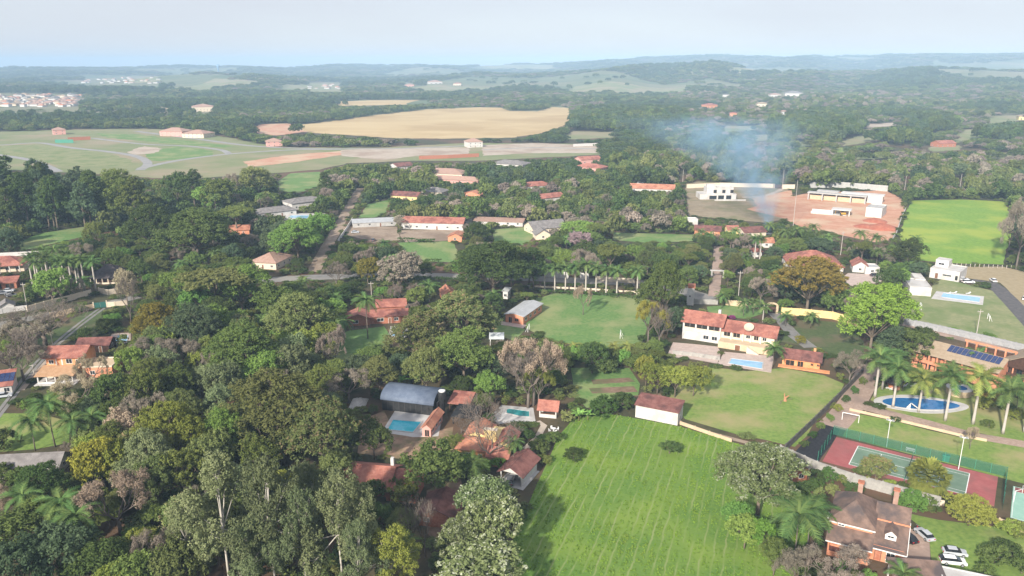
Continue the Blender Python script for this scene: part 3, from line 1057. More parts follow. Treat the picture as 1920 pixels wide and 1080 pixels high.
def palm_set(kind, n, seed):
    rng = np.random.default_rng(seed)
    out = []
    for i in range(n):
        az = i * 2.399 + rng.uniform(-.2, .2)
        tilt = {'royal': .85, 'queen': .95, 'coco': .8}[kind] - 1.25 * (i / n) + rng.uniform(-.1, .1)
        out.append((az, tilt, int(rng.integers(2)), rng.uniform(.85, 1.1)))
    return out
PALMSET = {k: palm_set(k, n, 5) for k, n in (('royal', 19), ('queen', 22), ('coco', 20))}
PALMCROWN = {}
for k in PALMSET:
    vs, ts = [], []
    for az, tilt, j, sc_ in PALMSET[k]:
        v, t = frond_mesh(1.0, 1.0 if k == 'royal' else 1.35, 16, .30, 310 + j, .065)
        vs.append(rotz_tilt(v * sc_, az, tilt))
        ts.append(t)
    PALMCROWN[k] = quadmesh('palm_crown_' + k, np.concatenate(vs), np.concatenate(ts), LM['palm'])
_t = MB().lathe([(.022, -.01), (.019, .1), (.0165, .3), (.017, .55), (.0145, .8), (.011, .93)], 8)
TRUNK_ROYAL = mesh('palm_trunk_royal', _t.v, _t.f, bark_palm, True)
_t = MB().tube([(0, 0, -.01), (.012, 0, .3), (.008, .006, .65), (0, 0, .98)], [.017, .012, .011, .010], 7)
TRUNK_SLIM = mesh('palm_trunk_slim', _t.v, _t.f, bark_grey, True)
_t = MB().lathe([(.0115, .90), (.0135, .93), (.011, .97), (.006, 1.0)], 8)
SHAFT = mesh('palm_crownshaft', _t.v, _t.f, plain('crownshaft_green', (.12, .20, .06), .5), True)

# fan palm
def fan_crown():
    rng = np.random.default_rng(77)
    V, T = [], []
    for i in range(64):
        az = i * 2.399
        el = 1.35 - 2.0 * (i / 64)
        d = Vector((math.cos(az) * math.cos(el), math.sin(az) * math.cos(el), math.sin(el)))
        c = d * rng.uniform(.55, .75)
        a = d.cross(Vector((0, 0, 1))).normalized()
        b = a.cross(d)
        for k in range(9):
            th = (k - 4) * .33
            u = (d * math.cos(th) + a * math.sin(th)).normalized()
            e = c + u * .42 + Vector((0, 0, -.06 * abs(k - 4) / 4 - .05))
            w = (d * -math.sin(th) + a * math.cos(th)) * .06
            V += [c, c + u * .2 + w, e, c + u * .2 - w]
            T.append(rng.uniform(.1, .9) * (.7 + .3 * math.sin(el)))
        V += [Vector((0, 0, 0)) + a * .012, Vector((0, 0, 0)) - a * .012, c - a * .01, c + a * .01]
        T.append(.6)
    return quadmesh('fan_palm_crown', np.array([tuple(p) for p in V]), np.array(T), LM['fan'])
FANCROWN = fan_crown()
def banana_leaf():
    V, T = [], []
    pts = [Vector((s_ * 1.0 - .1 * s_ * s_, 0, .9 * s_ - .75 * s_ * s_)) for s_ in np.linspace(0, 1, 9)]
    for i in range(8):
        w0, w1 = [.17 * math.sin(math.pi * min(1, max(0.02, (k / 8) * .92 + .04))) for k in (i, i + 1)]
        for sd_ in (-1, 1):
            V += [pts[i], pts[i] + Vector((0, sd_ * w0, -.05)), pts[i + 1] + Vector((0, sd_ * w1, -.05)), pts[i + 1]]
            T.append(.3 + .4 * (i % 2))
    return quadmesh('banana_leaf', np.array([tuple(p) for p in V]), np.array(T), LM['banana'])
BANANA = banana_leaf()
_t = MB().tube([(0, 0, -.02), (0, 0, .4), (0, 0, .8)], [.09, .08, .05], 7)
BANANA_STEM = mesh('banana_stem', _t.v, _t.f, mat('banana_stem', (.16, .14, .06), (.22, .2, .09), 3), True)

# ------------------------------------------------------------------ individuals
TREES = []       # (x, y, radius)
PENDING = []     # objects that wait for a label: (obj, desc, x, y)

KINDS = {  # kind: (name, category, words)
    'dark': 'dark green leafy tree', 'mid': 'mid green leafy tree', 'bright': 'bright green leafy tree', 'vivid': 'vivid green domed tree', 'olive': 'olive green spreading tree', 'dry': 'thin tan dry tree', 'greybrown': 'grey-brown dry tree', 'yellow': 'yellow flowering tree', 'yellowgreen': 'yellow-green tree', 'euc': 'tall pale-stemmed eucalyptus', 'mango': 'rusty tipped mango tree', 'bronze': 'bronze leaved round tree', 'teal': 'blue-green leafy tree', 'pink': 'greyish pink flowering tree', 'magenta': 'magenta bougainvillea', 'blossom': 'white blossoming tree', 'hedge': 'dark clipped bush'}
GROUPS = {'broadleaf_tree': 'broadleaf trees of the settlement', 'eucalyptus_tree': 'eucalyptus trees', 'pine_tree': 'dark upright trees', 'dry_tree': 'dry season trees with thin crowns', 'leafless_tree': 'leafless trees', 'shrub': 'garden shrubs', 'palm_tree': 'palms', 'mango_tree': 'mango trees', 'flowering_tree': 'flowering trees', 'umbrella_tree': 'flat-topped trees'}

def slot(o, m):
    o.material_slots[0].link = 'OBJECT'
    o.material_slots[0].material = m

def tree(name, shp, leaf, x, y, h, r, label=None, desc=None, z=0.0):
    cm, tm = SHAPES[shp]
    t = empty(name, x, y, z, random.uniform(0, 6.283))
    t.scale = (2 * r, 2 * r, h)
    tk = link('trunk', tm, t)
    cr = link('crown', cm, t)
    if leaf:
        slot(cr, LM[leaf])
    tag(t, label, 'shrub' if name == 'shrub' else 'tree', GROUPS.get(name))
    TREES.append((x, y, r))
    if not label:
        PENDING.append((t, desc or KINDS.get(leaf, 'leafy tree'), x, y))
    return t

_NAME = {'broad': 'broadleaf_tree', 'big': 'broadleaf_tree', 'flat': 'umbrella_tree', 'euc': 'eucalyptus_tree', 'pine': 'pine_tree', 'dry': 'dry_tree', 'bare': 'leafless_tree', 'shrub': 'shrub'}

def T(shp, leaf, px, ytop, ybase, wpx, label=None, desc=None, name=None):
    """a tree standing at photo point (px, ybase), its top at ytop, its crown wpx photo pixels wide"""
    x, y = G(px, ybase)
    d = math.hypot(x, y)
    r = wpx / 2 / pxm(ybase) * (1 if True else 0)
    h = hgt(px, ybase, ytop) * .96
    key = shp.rstrip('0123456789')
    if shp == key:
        n = sum(1 for k in SHAPES if k.rstrip('0123456789') == key)
        shp = key + str(random.randrange(n))
    return tree(name or _NAME[key], shp, None if key == 'bare' else leaf, x, y, h, r, label, desc or ('grey leafless tree' if key == 'bare' else None))

def palm(kind, px, ytop, ybase, label=None, L=None, parts=True, leaf='palm', desc=None):
    """ytop: where the fronds spring from the stem"""
    x, y = G(px, ybase)
    h = hgt(px, ybase, ytop)
    L = L or {'royal': 3.6, 'queen': 3.2, 'coco': 3.6, 'fan': 2.4}[kind]
    L *= 1.2
    t = empty('palm_tree', x, y, 0, random.uniform(0, 6.283))
    tr = link('trunk', TRUNK_ROYAL if kind == 'royal' else TRUNK_SLIM, t)
    k_ = 1.55 if kind == 'royal' else 1.0
    tr.scale = (h ** .5 * 3.6 * k_, h ** .5 * 3.6 * k_, h)
    if kind == 'royal':
        sh = link('crownshaft', SHAFT, t)
        sh.scale = (h ** .5 * 3.6 * k_, h ** .5 * 3.6 * k_, h)
    if kind == 'fan':
        c = link('crown', FANCROWN, t)
        c.location.z = h
        c.scale = (L,) * 3
    elif parts:
        for az, tilt, j, sc_ in PALMSET[kind]:
            f = link('frond', FRONDS[kind, j], t)
            f.location.z = h * .985
            f.rotation_euler = (0, -tilt, az + 0.0)
            f.scale = (L * sc_,) * 3
            slot(f, LM[leaf])
    else:
        c = link('crown', PALMCROWN[kind], t)
        c.location.z = h * .985
        c.scale = (L,) * 3
        slot(c, LM[leaf])
    tag(t, label, 'palm', GROUPS['palm_tree'])
    TREES.append((x, y, 1.8))
    if not label:
        PENDING.append((t, desc or {'royal': 'white-stemmed royal palm', 'queen': 'slim feather palm', 'coco': 'slim coconut palm', 'fan': 'yellow fan palm'}[kind], x, y))
    return t

def banana(px, ybase, h=3.2):
    x, y = G(px, ybase)
    t = empty('banana_plant', x, y, 0, random.uniform(0, 6.28))
    s_ = link('stem', BANANA_STEM, t)
    s_.scale = (1.4, 1.4, h * .6)
    for i in range(7):
        f = link('leaf', BANANA, t)
        f.location.z = h * .45
        f.rotation_euler = (0, -random.uniform(.05, .6), i * .9 + random.uniform(-.2, .2))
        f.scale = (h * .75,) * 3
    tag(t, None, 'banana plant', 'banana plants')
    PENDING.append((t, 'pale green banana plant', x, y))
    TREES.append((x, y, 1.5))

def hedge(label, pts, w, h, leaf='hedge', seed=1, name='hedge'):
    """clipped hedge along photo points"""
    rng = np.random.default_rng(seed)
    P = [Vector(G(*p)) for p in pts]
    C = []
    for a, b in zip(P[:-1], P[1:]):
        n = max(2, int((b - a).length * (w + h) * 2.2))
        for _ in range(n):
            p = a.lerp(b, rng.random())
            d = (b - a).normalized()
            q = rng.uniform(-.5, .5)
            z = rng.uniform(.1, 1)
            if abs(q) < .36 and z < .8:
                z = rng.uniform(.85, 1.0)
            C.append((p.x - d.y * q * w, p.y + d.x * q * w, z * h))
    C = np.array(C)
    v, t = clump_leaves(C, np.full(len(C), .42), rng.uniform(0, 1, len(C)), 12, .34, rng, 1.0, .4)
    me = quadmesh(name, v, t, LM[leaf])
    o = link(name, me)
    tag(o, label, 'hedge', 'garden hedges')
    return o

def ordinal(n):
    a = ['zeroth', 'first', 'second', 'third', 'fourth', 'fifth', 'sixth', 'seventh', 'eighth', 'ninth', 'tenth', 'eleventh', 'twelfth', 'thirteenth', 'fourteenth', 'fifteenth', 'sixteenth', 'seventeenth', 'eighteenth', 'nineteenth']
    if n < 20:
        return a[n]
    if n > 99:
        return ordinal(n // 100 + 0) + '-hundred-' + ordinal(n % 100)
    tens = {2: ('twentieth', 'twenty'), 3: ('thirtieth', 'thirty'), 4: ('fortieth', 'forty'), 5: ('fiftieth', 'fifty'), 6: ('sixtieth', 'sixty'), 7: ('seventieth', 'seventy'), 8: ('eightieth', 'eighty'), 9: ('ninetieth', 'ninety')}[n // 10]
    return tens[0] if n % 10 == 0 else tens[1] + '-' + a[n % 10]

def name_pending():
    L = np.array([(l[1], l[2]) for l in LAND])
    buckets = {}
    for o, desc, x, y in PENDING:
        d = np.hypot(L[:, 0] - x, L[:, 1] - y)
        i = int(d.argmin())
        dx, dy = x - L[i, 0], y - L[i, 1]
        # seen from the drone: along the line of sight and across it
        s_ = math.hypot(L[i, 0], L[i, 1])
        fx, fy = L[i, 0] / s_, L[i, 1] / s_
        al, ac = dx * fx + dy * fy, dx * fy - dy * fx
        rel = ('behind' if al > 0 else 'in front of') if abs(al) > abs(ac) else ('right of' if ac > 0 else 'left of')
        buckets.setdefault((desc, rel, i), []).append((d[i], o))
    for (desc, rel, i), v in buckets.items():
        v.sort(key=lambda q: q[0])
        for k, (_, o) in enumerate(v):
            if len(v) == 1:
                o['label'] = '%s just %s %s' % (desc, rel, LAND[i][0])
            else:
                o['label'] = '%s, %s one %s %s' % (desc, ordinal(k + 1), rel, LAND[i][0])
# ------------------------------------------------------------------ buildings
class Bld:
    """a building: Empty at its front corner; local x along the front, y to the back, z up"""
    def __init__(s, name, label, cat, A, Bp=None, rot=None, lm=None, group=None):
        ax, ay = G(*A)
        if Bp:
            bx, by = G(*Bp)
            s.rot = math.atan2(by - ay, bx - ax)
            s.w = math.hypot(bx - ax, by - ay)
        else:
            s.rot = R(rot or 0)
            s.w = None
        s.e = empty(name, ax, ay, 0, s.rot)
        tag(s.e, label, cat, group)
        s.ax, s.ay = ax, ay
        s.pts = []
        s.lm = lm

    def W(s, x, y, z=0.0):
        c, q = math.cos(s.rot), math.sin(s.rot)
        return s.ax + x * c - y * q, s.ay + x * q + y * c, z

    def add(s, part, v, f, m, parent=None, smooth=False, track=True):
        o = link(part, mesh(part, v, f, m, smooth), parent or s.e)
        if track:
            s.pts += [tuple(q) for q in v]
        return o

    def box(s, part, x0, y0, z0, x1, y1, z1, m, parent=None, track=True):
        v, f = boxvf(x0, y0, z0, x1, y1, z1)
        return s.add(part, v, f, m, parent, track=track)

    def mb(s, part, b, m, parent=None, smooth=False):
        return s.add(part, b.v, b.f, m, parent, smooth, track=False)

    def walls(s, x0, y0, x1, y1, h, m, z0=0.0):
        s.blk = (x0, y0, x1, y1)
        s.wm = m
        o = s.box('wall', x0, y0, z0, x1, y1, z0 + h, m)
        return o

    def gable(s, x0, y0, x1, y1, z, rise, m, axis='x', ov=.55, th=.16, wall=None, caps=True):
        """ridge along axis"""
        wall = wall or s.wm
        if axis == 'x':
            f2 = lambda a, b, c: (a, b, c)
            a0, a1, b0, b1 = x0, x1, y0, y1
        else:
            f2 = lambda a, b, c: (b, a, c)
            a0, a1, b0, b1 = y0, y1, x0, x1
        mid = (b0 + b1) / 2
        k = rise / (mid - b0)
        ze = z - k * ov
        A0, A1 = a0 - ov, a1 + ov
        sec = [(b0 - ov, ze), (mid, z + rise), (b1 + ov, ze), (b1 + ov, ze - th), (mid, z + rise - th), (b0 - ov, ze - th)]
        sec = [(b, c + th + .02) for b, c in sec]
        v = [f2(A0, b, c) for b, c in sec] + [f2(A1, b, c) for b, c in sec]
        f = [(0, 1, 7, 6), (1, 2, 8, 7), (2, 3, 9, 8), (3, 4, 10, 9), (4, 5, 11, 10), (5, 0, 6, 11), (0, 5, 4, 1), (1, 4, 3, 2), (6, 7, 10, 11), (7, 8, 9, 10)]
        if axis == 'y':
            f = [tuple(reversed(q)) for q in f]
        o = s.add('roof', v, f, m)
        for aa, dd in ((a0, .12), (a1, -.12)):
            gv = [f2(aa, b0, z), f2(aa, b1, z), f2(aa, mid, z + rise), f2(aa + dd, b0, z), f2(aa + dd, b1, z), f2(aa + dd, mid, z + rise)]
            s.add('gable_wall', gv, [(0, 1, 2), (5, 4, 3), (0, 3, 4, 1), (1, 4, 5, 2), (2, 5, 3, 0)], wall)
        if caps:
            r_ = MB().tube([f2(A0, mid, z + rise + th - .02), f2(A1, mid, z + rise + th - .02)], [.13, .13], 6)
            s.mb('ridge_cap', r_, m, o)
        return o

    def hip(s, x0, y0, x1, y1, z, rise, m, ov=.6, th=.14, caps=True):
        x0, y0, x1, y1 = x0 - ov, y0 - ov, x1 + ov, y1 + ov
        w, d = x1 - x0, y1 - y0
        z += .02
        if w >= d:
            r0, r1 = (x0 + d / 2, (y0 + y1) / 2), (x1 - d / 2, (y0 + y1) / 2)
        else:
            r0, r1 = ((x0 + x1) / 2, y0 + w / 2), ((x0 + x1) / 2, y1 - w / 2)
        v = [(x0, y0, z), (x1, y0, z), (x1, y1, z), (x0, y1, z), (*r0, z + rise), (*r1, z + rise)]
        v += [(x0, y0, z + th), (x1, y0, z + th), (x1, y1, z + th), (x0, y1, z + th), (*r0, z + rise + th), (*r1, z + rise + th)]
        if w >= d:
            sl = [(6, 7, 11, 10), (7, 8, 11), (8, 9, 10, 11), (9, 6, 10)]
            hips = [(6, 10), (7, 11), (8, 11), (9, 10), (10, 11)]
        else:
            sl = [(6, 7, 10), (7, 8, 11, 10), (8, 9, 11), (9, 6, 10, 11)]
            hips = [(6, 10), (7, 10), (8, 11), (9, 11), (10, 11)]
        f = sl + [(0, 3, 2, 1), (0, 1, 7, 6), (1, 2, 8, 7), (2, 3, 9, 8), (3, 0, 6, 9)]
        o = s.add('roof', v, f, m)
        if caps:
            for a, b in hips:
                s.mb('ridge_cap', MB().tube([v[a], v[b]], [.10, .10], 5), m, o)
        return o

    def shed(s, x0, y0, x1, y1, z0, z1, m, ov=.4, th=.14, along='y', wedge=True):
        """single slope: z0 at the low side (front, or left when along='x'), z1 at the high side"""
        if along == 'y':
            k = (z1 - z0) / (y1 - y0)
            zf, zb = z0 - k * ov, z1 + k * ov
            v = [(x0 - ov, y0 - ov, zf), (x1 + ov, y0 - ov, zf), (x1 + ov, y1 + ov, zb), (x0 - ov, y1 + ov, zb)]
            tri = [((x0, y0, z0), (x0, y1, z0), (x0, y1, z1)), ((x1, y0, z0), (x1, y1, z0), (x1, y1, z1))]
        else:
            k = (z1 - z0) / (x1 - x0)
            zf, zb = z0 - k * ov, z1 + k * ov
            v = [(x0 - ov, y0 - ov, zf), (x1 + ov, y0 - ov, zb), (x1 + ov, y1 + ov, zb), (x0 - ov, y1 + ov, zf)]
            tri = [((x0, y0, z0), (x1, y0, z0), (x1, y0, z1)), ((x0, y1, z0), (x1, y1, z0), (x1, y1, z1))]
        v = [(a, b, c + .02) for a, b, c in v] + [(a, b, c + th + .02) for a, b, c in v]
        o = s.add('roof', v, [(0, 3, 2, 1), (4, 5, 6, 7), (0, 1, 5, 4), (1, 2, 6, 5), (2, 3, 7, 6), (3, 0, 4, 7)], m)
        return o

    def flat(s, x0, y0, x1, y1, z, m, par=.5, th=.2, roofm=None):
        o = s.box('roof', x0 + .02, y0 + .02, z, x1 - .02, y1 - .02, z + .12, roofm or m)
        p = MB()
        p.box(x0 - .05, y0 - .05, z, x1 + .05, y0 + th, z + par).box(x0 - .05, y1 - th, z, x1 + .05, y1 + .05, z + par)
        p.box(x0 - .05, y0 + th, z, x0 + th, y1 - th, z + par).box(x1 - th, y0 + th, z, x1 + .05, y1 - th, z + par)
        q = s.mb('parapet', p, m, o)
        s.pts += p.v
        return o

    def win(s, face, u, z, w=1.3, h=1.1, blk=None, fr=None, door=False, pane=None):
        """window (or door) on a face of a block: F front, B back, L left, R right; u along the face"""
        x0, y0, x1, y1 = blk or s.blk
        fr = fr or frame_w
        t = .09
        def put(du0, dv0, du1, dv1, d0, d1):
            if face == 'F':
                return (x0 + u + du0, y0 - d1, z + dv0, x0 + u + du1, y0 - d0, z + dv1)
            if face == 'B':
                return (x0 + u + du0, y1 + d0, z + dv0, x0 + u + du1, y1 + d1, z + dv1)
            if face == 'L':
                return (x0 - d1, y0 + u + du0, z + dv0, x0 - d0, y0 + u + du1, z + dv1)
            return (x1 + d0, y0 + u + du0, z + dv0, x1 + d1, y0 + u + du1, z + dv1)
        b = MB()
        b.box(*put(0, 0, t, h, .003, .06)).box(*put(w - t, 0, w, h, .003, .06)).box(*put(t, h - t, w - t, h, .003, .06))
        if not door:
            b.box(*put(t, 0, w - t, t, .003, .10))
            b.box(*put(w / 2 - .03, t, w / 2 + .03, h - t, .003, .05))
        o = s.mb('door' if door else 'window', b, fr)
        v, f = boxvf(*put(t, 0 if door else t, w - t, h - t, .002, .02))
        s.add('door_leaf' if door else 'pane', v, f, pane or (door_w if door else glass), o, track=False)
        return o

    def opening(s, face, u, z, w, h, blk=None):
        """flat bordered panel, the shade of an opening painted near-black"""
        return s.win(face, u, z, w, h, blk, fr=s.wm, pane=void_shade)  # dark panel on the wall face, painted shade instead of glass

    def cols(s, xs, y, z0, z1, m, t=.28):
        for x in xs:
            s.box('column', x - t / 2, y - t / 2, z0, x + t / 2, y + t / 2, z1, m, track=False)

    def done(s, keep=True, shrink=.88, zmin=None):
        P = np.array([proj(*s.W(*p)) for p in s.pts if zmin is None or p[2] >= zmin])
        if keep and len(P):
            c = P.mean(0)
            # convex outline
            idx = sorted(range(len(P)), key=lambda i: (P[i][0], P[i][1]))
            def half(ix):
                out = []
                for i in ix:
                    while len(out) > 1 and ((P[out[-1]][0] - P[out[-2]][0]) * (P[i][1] - P[out[-2]][1]) - (P[out[-1]][1] - P[out[-2]][1]) * (P[i][0] - P[out[-2]][0])) <= 0:
                        out.pop()
                    out.append(i)
                return out
            hull = half(idx)[:-1] + half(idx[::-1])[:-1]
            H_ = [(c[0] + (P[i][0] - c[0]) * shrink, c[1] + (P[i][1] - c[1]) * shrink) for i in hull]
            raster(KEEP, H_)
        L = np.array(s.pts)
        x0, y0, x1, y1 = L[:, 0].min(), L[:, 1].min(), L[:, 0].max(), L[:, 1].max()
        raster(CLEAR, [proj(*s.W(a, b)) for a, b in ((x0 - 1.5, y0 - 1.5), (x1 + 1.5, y0 - 1.5), (x1 + 1.5, y1 + 1.5), (x0 - 1.5, y1 + 1.5))])
        if s.lm:
            q = s.W((x0 + x1) / 2, (y0 + y1) / 2)
            landmark(s.lm, q[0], q[1])
        return s

def simple(label, lm, A, Bp, d, h, roof='gable', rise=1.8, tile=tile_red, wall=w_white, wins='auto', name='house', keep=True, axis='x', cat='house', doors=True, shrink=.88):
    b = Bld(name, label, cat, A, Bp, lm=lm)
    w = b.w
    b.walls(0, 0, w, d, h, wall)
    if roof == 'gable':
        b.gable(0, 0, w, d, h, rise, tile, axis)
    elif roof == 'hip':
        b.hip(0, 0, w, d, h, rise, tile)
    elif roof == 'shed':
        b.shed(0, 0, w, d, h, h + rise, tile)
        b.box('gable_wall', 0.01, d - .25, h, w - .01, d - .01, h + rise, wall)
    else:
        b.flat(0, 0, w, d, h, wall, roofm=tile)
    if wins == 'auto':
        n = max(1, int(w / (3.4 if A[1] > 480 else 5.5)))
        fl = 2 if h > 4.8 else 1
        for k in range(fl):
            for i in range(n):
                u = (i + .5) * w / n - .65
                if doors and k == 0 and i == n // 2 and n > 1:
                    b.win('F', u, .02, 1.0, 2.1, door=True)
                else:
                    b.win('F', u, .95 + k * 2.9, 1.3, 1.15)
        for fc in 'LR':
            for i in range(max(1, int(d / 5))):
                b.win(fc, (i + .5) * d / max(1, int(d / 5)) - .6, .95, 1.2, 1.1)
    far = A[1] < 480 and A[1] > 285
    return b.done(keep, .8 if far else shrink, h * .6 if far else None)

# --- brown-roofed chalet, front right
def chalet():
    b = Bld('chalet', 'brown-tiled chalet with dormer beside the parked cars', 'house', (1549, 1040), (1690, 1078), lm='the brown-tiled chalet')
    w = b.w
    a = w * .56
    # taller wing with its front hip
    b.walls(0, 3.2, a, 13.0, 5.9, w_salmon)
    b.hip(0, 3.2, a, 13.6, 5.9, 3.1, tile_brown, ov=.5)
    b.box('fascia', -.5, 2.62, 5.62, a + .5, 2.72, 5.86, frame_w)
    # porch under a lean-to roof
    b.shed(0, 0.3, a, 3.15, 3.4, 4.75, tile_brown, ov=.45)
    b.box('fascia', -.45, -.25, 3.02, a + .45, -.15, 3.22, frame_w)
    for x in (.15, a * .5, a - .15):
        b.box('column', x - .16, .25, 0, x + .16, .57, 3.3, w_salmon)
    b.box('railing', 0, .06, .0, a, .22, 1.0, w_salmon)
    b.box('porch_floor', .02, .22, 0, a - .02, 3.18, .25, tile_dark)
    blk = (0, 3.2, a, 13)
    b.win('F', .5, .6, 1.1, 1.8, blk, fr=w_brick, pane=w_brick)
    b.win('F', 2.6, .9, 2.0, 1.5, blk)
    b.win('F', 5.3, .3, 1.2, 2.1, blk, fr=frame_d, door=True)
    b.win('F', 1.2, 4.95, 1.2, .6, blk)
    b.win('L', 3.5, 3.6, 1.3, 1.2, blk)
    b.win('L', 6.5, 3.6, 1.3, 1.2, blk)
    # right wing: long front slope in two tiers
    b.walls(a + .02, 2.6, w, 13.0, 3.2, w_salmon)
    b.box('wall', a + .02, 8.2, 3.2, w, 13.0, 5.4, w_salmon)
    o = b.shed(a + .45, 2.6, w, 8.4, 3.0, 5.5, tile_brown, ov=.45)
    b.box('fascia', a + .1, 1.95, 2.62, w + .5, 2.05, 2.84, frame_w)
    b.box('fascia', w + .46, 2.1, 3.08, w + .56, 8.8, 3.3, frame_w)
    v = [(w + .47, 2.15, 2.70), (w + .58, 2.15, 2.70), (w + .58, 8.85, 5.60), (w + .47, 8.85, 5.60), (w + .47, 2.15, 3.02), (w + .58, 2.15, 3.02), (w + .58, 8.85, 5.92), (w + .47, 8.85, 5.92)]
    b.add('fascia', v, [(0, 3, 2, 1), (4, 5, 6, 7), (0, 1, 5, 4), (1, 2, 6, 5), (2, 3, 7, 6), (3, 0, 4, 7)], frame_w)
    b.gable(a + .5, 8.3, w, 14.0, 5.5, 2.0, tile_brown, 'x', ov=.5)
    b.box('fascia', a + .3, 7.62, 5.62, w + .55, 7.72, 5.92, w_salmon)
    # dormer
    dx = a + 2.2
    b.box('dormer_wall', dx, 4.2, 4.0, dx + 1.9, 7.2, 5.15, frame_w)
    bl = (dx, 4.2, dx + 1.9, 7.2)
    b.wm = frame_w
    b.gable(dx, 4.2, dx + 1.9, 7.2, 5.15, .75, tile_brown, 'y', ov=.25, th=.1)
    b.win('F', .35, 4.4, 1.2, .55, bl)
    b.win('F', .8, .1, 1.2, 2.1, (a, 2.6, w, 13), fr=frame_d, door=True, pane=w_brick)
    b.win('F', 2.8, .1, 1.5, 2.2, (a, 2.6, w, 13))
    b.win('R', 2.0, 1.0, 1.4, 1.2, (a, 2.6, w, 13))
    # chimneys
    for x, y in ((a * .55, 13.4), (a + 3.2, 13.6)):
        c = b.box('chimney', x - .45, y - .45, 4.0, x + .45, y + .45, 9.6, tile_pink)
        b.box('chimney_cap', x - .6, y - .6, 9.6, x + .6, y + .6, 9.9, w_brick, c)
    b.mb('vent_pipe', MB().tube([(-.75, 4.4, 4.9), (-.75, 4.4, 6.6)], [.16, .16], 8), metal_w)
    b.done()
    # low tiled entrance roof and carport in front of the parking court
    c = Bld('carport', 'dark-tiled carport roof below the chalet parking court', 'carport', (1672, 1100), (1768, 1108), lm=None)
    c.shed(0, 0, c.w, 3.4, 2.5, 3.4, tile_brown, ov=.3)
    c.cols((.3, c.w / 2, c.w - .3), .2, 0, 2.5, w_white)
    c.cols((.3, c.w / 2, c.w - .3), 3.2, 0, 3.3, w_white)
    c.done()
    g = Bld('garage', 'garage with a flat white roof at the bottom edge of the lawn', 'garage', (1766, 1130), (1900, 1160), lm='the white flat garage roof')
    g.walls(0, 0, g.w, 7, 2.6, w_white)
    g.flat(0, 0, g.w, 7.0, 2.6, w_white, par=.25, roofm=g_deck)
    g.win('F', 1.0, .02, 2.6, 2.2, door=True, pane=metal_w)
    g.done()
chalet()

# --- tan-roofed club house with salmon walls
def club():
    b = Bld('club_house', 'long salmon club house under a tan roof with solar panels', 'building', (1706, 690), (1862, 734), lm='the tan-roofed club house')
    w = b.w
    d = 11.0
    b.walls(0, 1.8, w, d, 6.0, w_salmon)
    b.gable(0, .4, w, d + 1.4, 5.9, 2.3, tile_tan, 'x', ov=.7)
    # gallery: slab, pillars, rail
    b.box('balcony', 0, .1, 2.75, w * .62, 1.78, 3.0, w_salmon)
    b.box('railing', 0, .0, 3.0, w * .62, .12, 3.85, w_salmon)
    n = 7
    for i in range(n):
        x = .3 + i * (w * .62 - .6) / (n - 1)
        b.box('column', x - .2, .13, 0, x + .2, .5, 5.8, w_salmon)
    blk = (0, 1.8, w, d)
    for i in range(6):
        u = 1.2 + i * 2.45
        b.win('F', u, 3.2, 1.5, 2.1, blk, fr=frame_d, door=True)
        b.opening('F', u, .1, 1.6, 2.2, blk)
    b.win('L', 3, 3.5, 1.3, 1.3, blk)
    b.win('L', 6, 3.5, 1.3, 1.3, blk)
    # solar panels on the front slope
    rise, half = 2.3, (d + 1.0) / 2
    mid = (.4 + d + 1.4) / 2
    k = rise / (mid - .4)
    n = 11
    x0 = w * .36
    for i in range(n):
        for row in range(2):
            xa = x0 + i * 1.30
            ya, yb = mid - 3.2 + row * 1.55, mid - 3.2 + row * 1.55 + 1.45
            za, zb = 5.9 + k * (ya - .4) + .28, 5.9 + k * (yb - .4) + .28
            v = [(xa, ya, za), (xa + 1.2, ya, za), (xa + 1.2, yb, zb), (xa, yb, zb)]
            v = v + [(p, q, r_ + .05) for p, q, r_ in v]
            b.add('solar_panel', v, [(0, 3, 2, 1), (4, 5, 6, 7), (0, 1, 5, 4), (1, 2, 6, 5), (2, 3, 7, 6), (3, 0, 4, 7)], solar)
    # open timber frame of the back terrace
    for i in range(6):
        x = w * .40 + i * w * .115
        b.box('pergola_post', x, d + 4.6, 0, x + .45, d + 5.0, 7.6, w_salmon)
    b.box('pergola_beam', w * .38, d + 4.6, 7.6, w * 1.0, d + 5.0, 8.1, w_salmon)
    b.box('pergola_beam', w * .38, d + 4.6, 5.0, w * 1.0, d + 5.0, 5.3, w_salmon)
    b.box('terrace_wall', w * .38, d + 5.2, 0, w, d + 5.5, 7.0, w_wood)
    b.done()
    g = Bld('pavilion', 'gabled timber pavilion with dark balconies beside the club house', 'building', (1868, 716), (1968, 744), lm='the dark timber pavilion')
    w = g.w
    g.walls(0, 1.6, w, 15, 6.2, w_wood)
    g.gable(0, 0, w, 15, 6.2, 4.0, tile_tan, 'y', ov=1.0)
    for z in (3.0, 5.6):
        g.box('balcony', 0, .2, z - .2, w, 1.58, z, w_wood)
        g.box('railing', 0, .1, z, w, .2, z + .8, w_wood)
    for i in range(5):
        x = .2 + i * (w - .4) / 4
        g.box('column', x - .15, .22, 0, x + .15, .5, 6.2, w_salmon)
    for i in range(4):
        g.opening('F', .8 + i * (w - .8) / 4, .2, 1.7, 2.2, (0, 1.6, w, 15))
        g.win('F', .8 + i * (w - .8) / 4, 3.3, 1.6, 1.8, (0, 1.6, w, 15), fr=frame_d)
    g.done()
club()

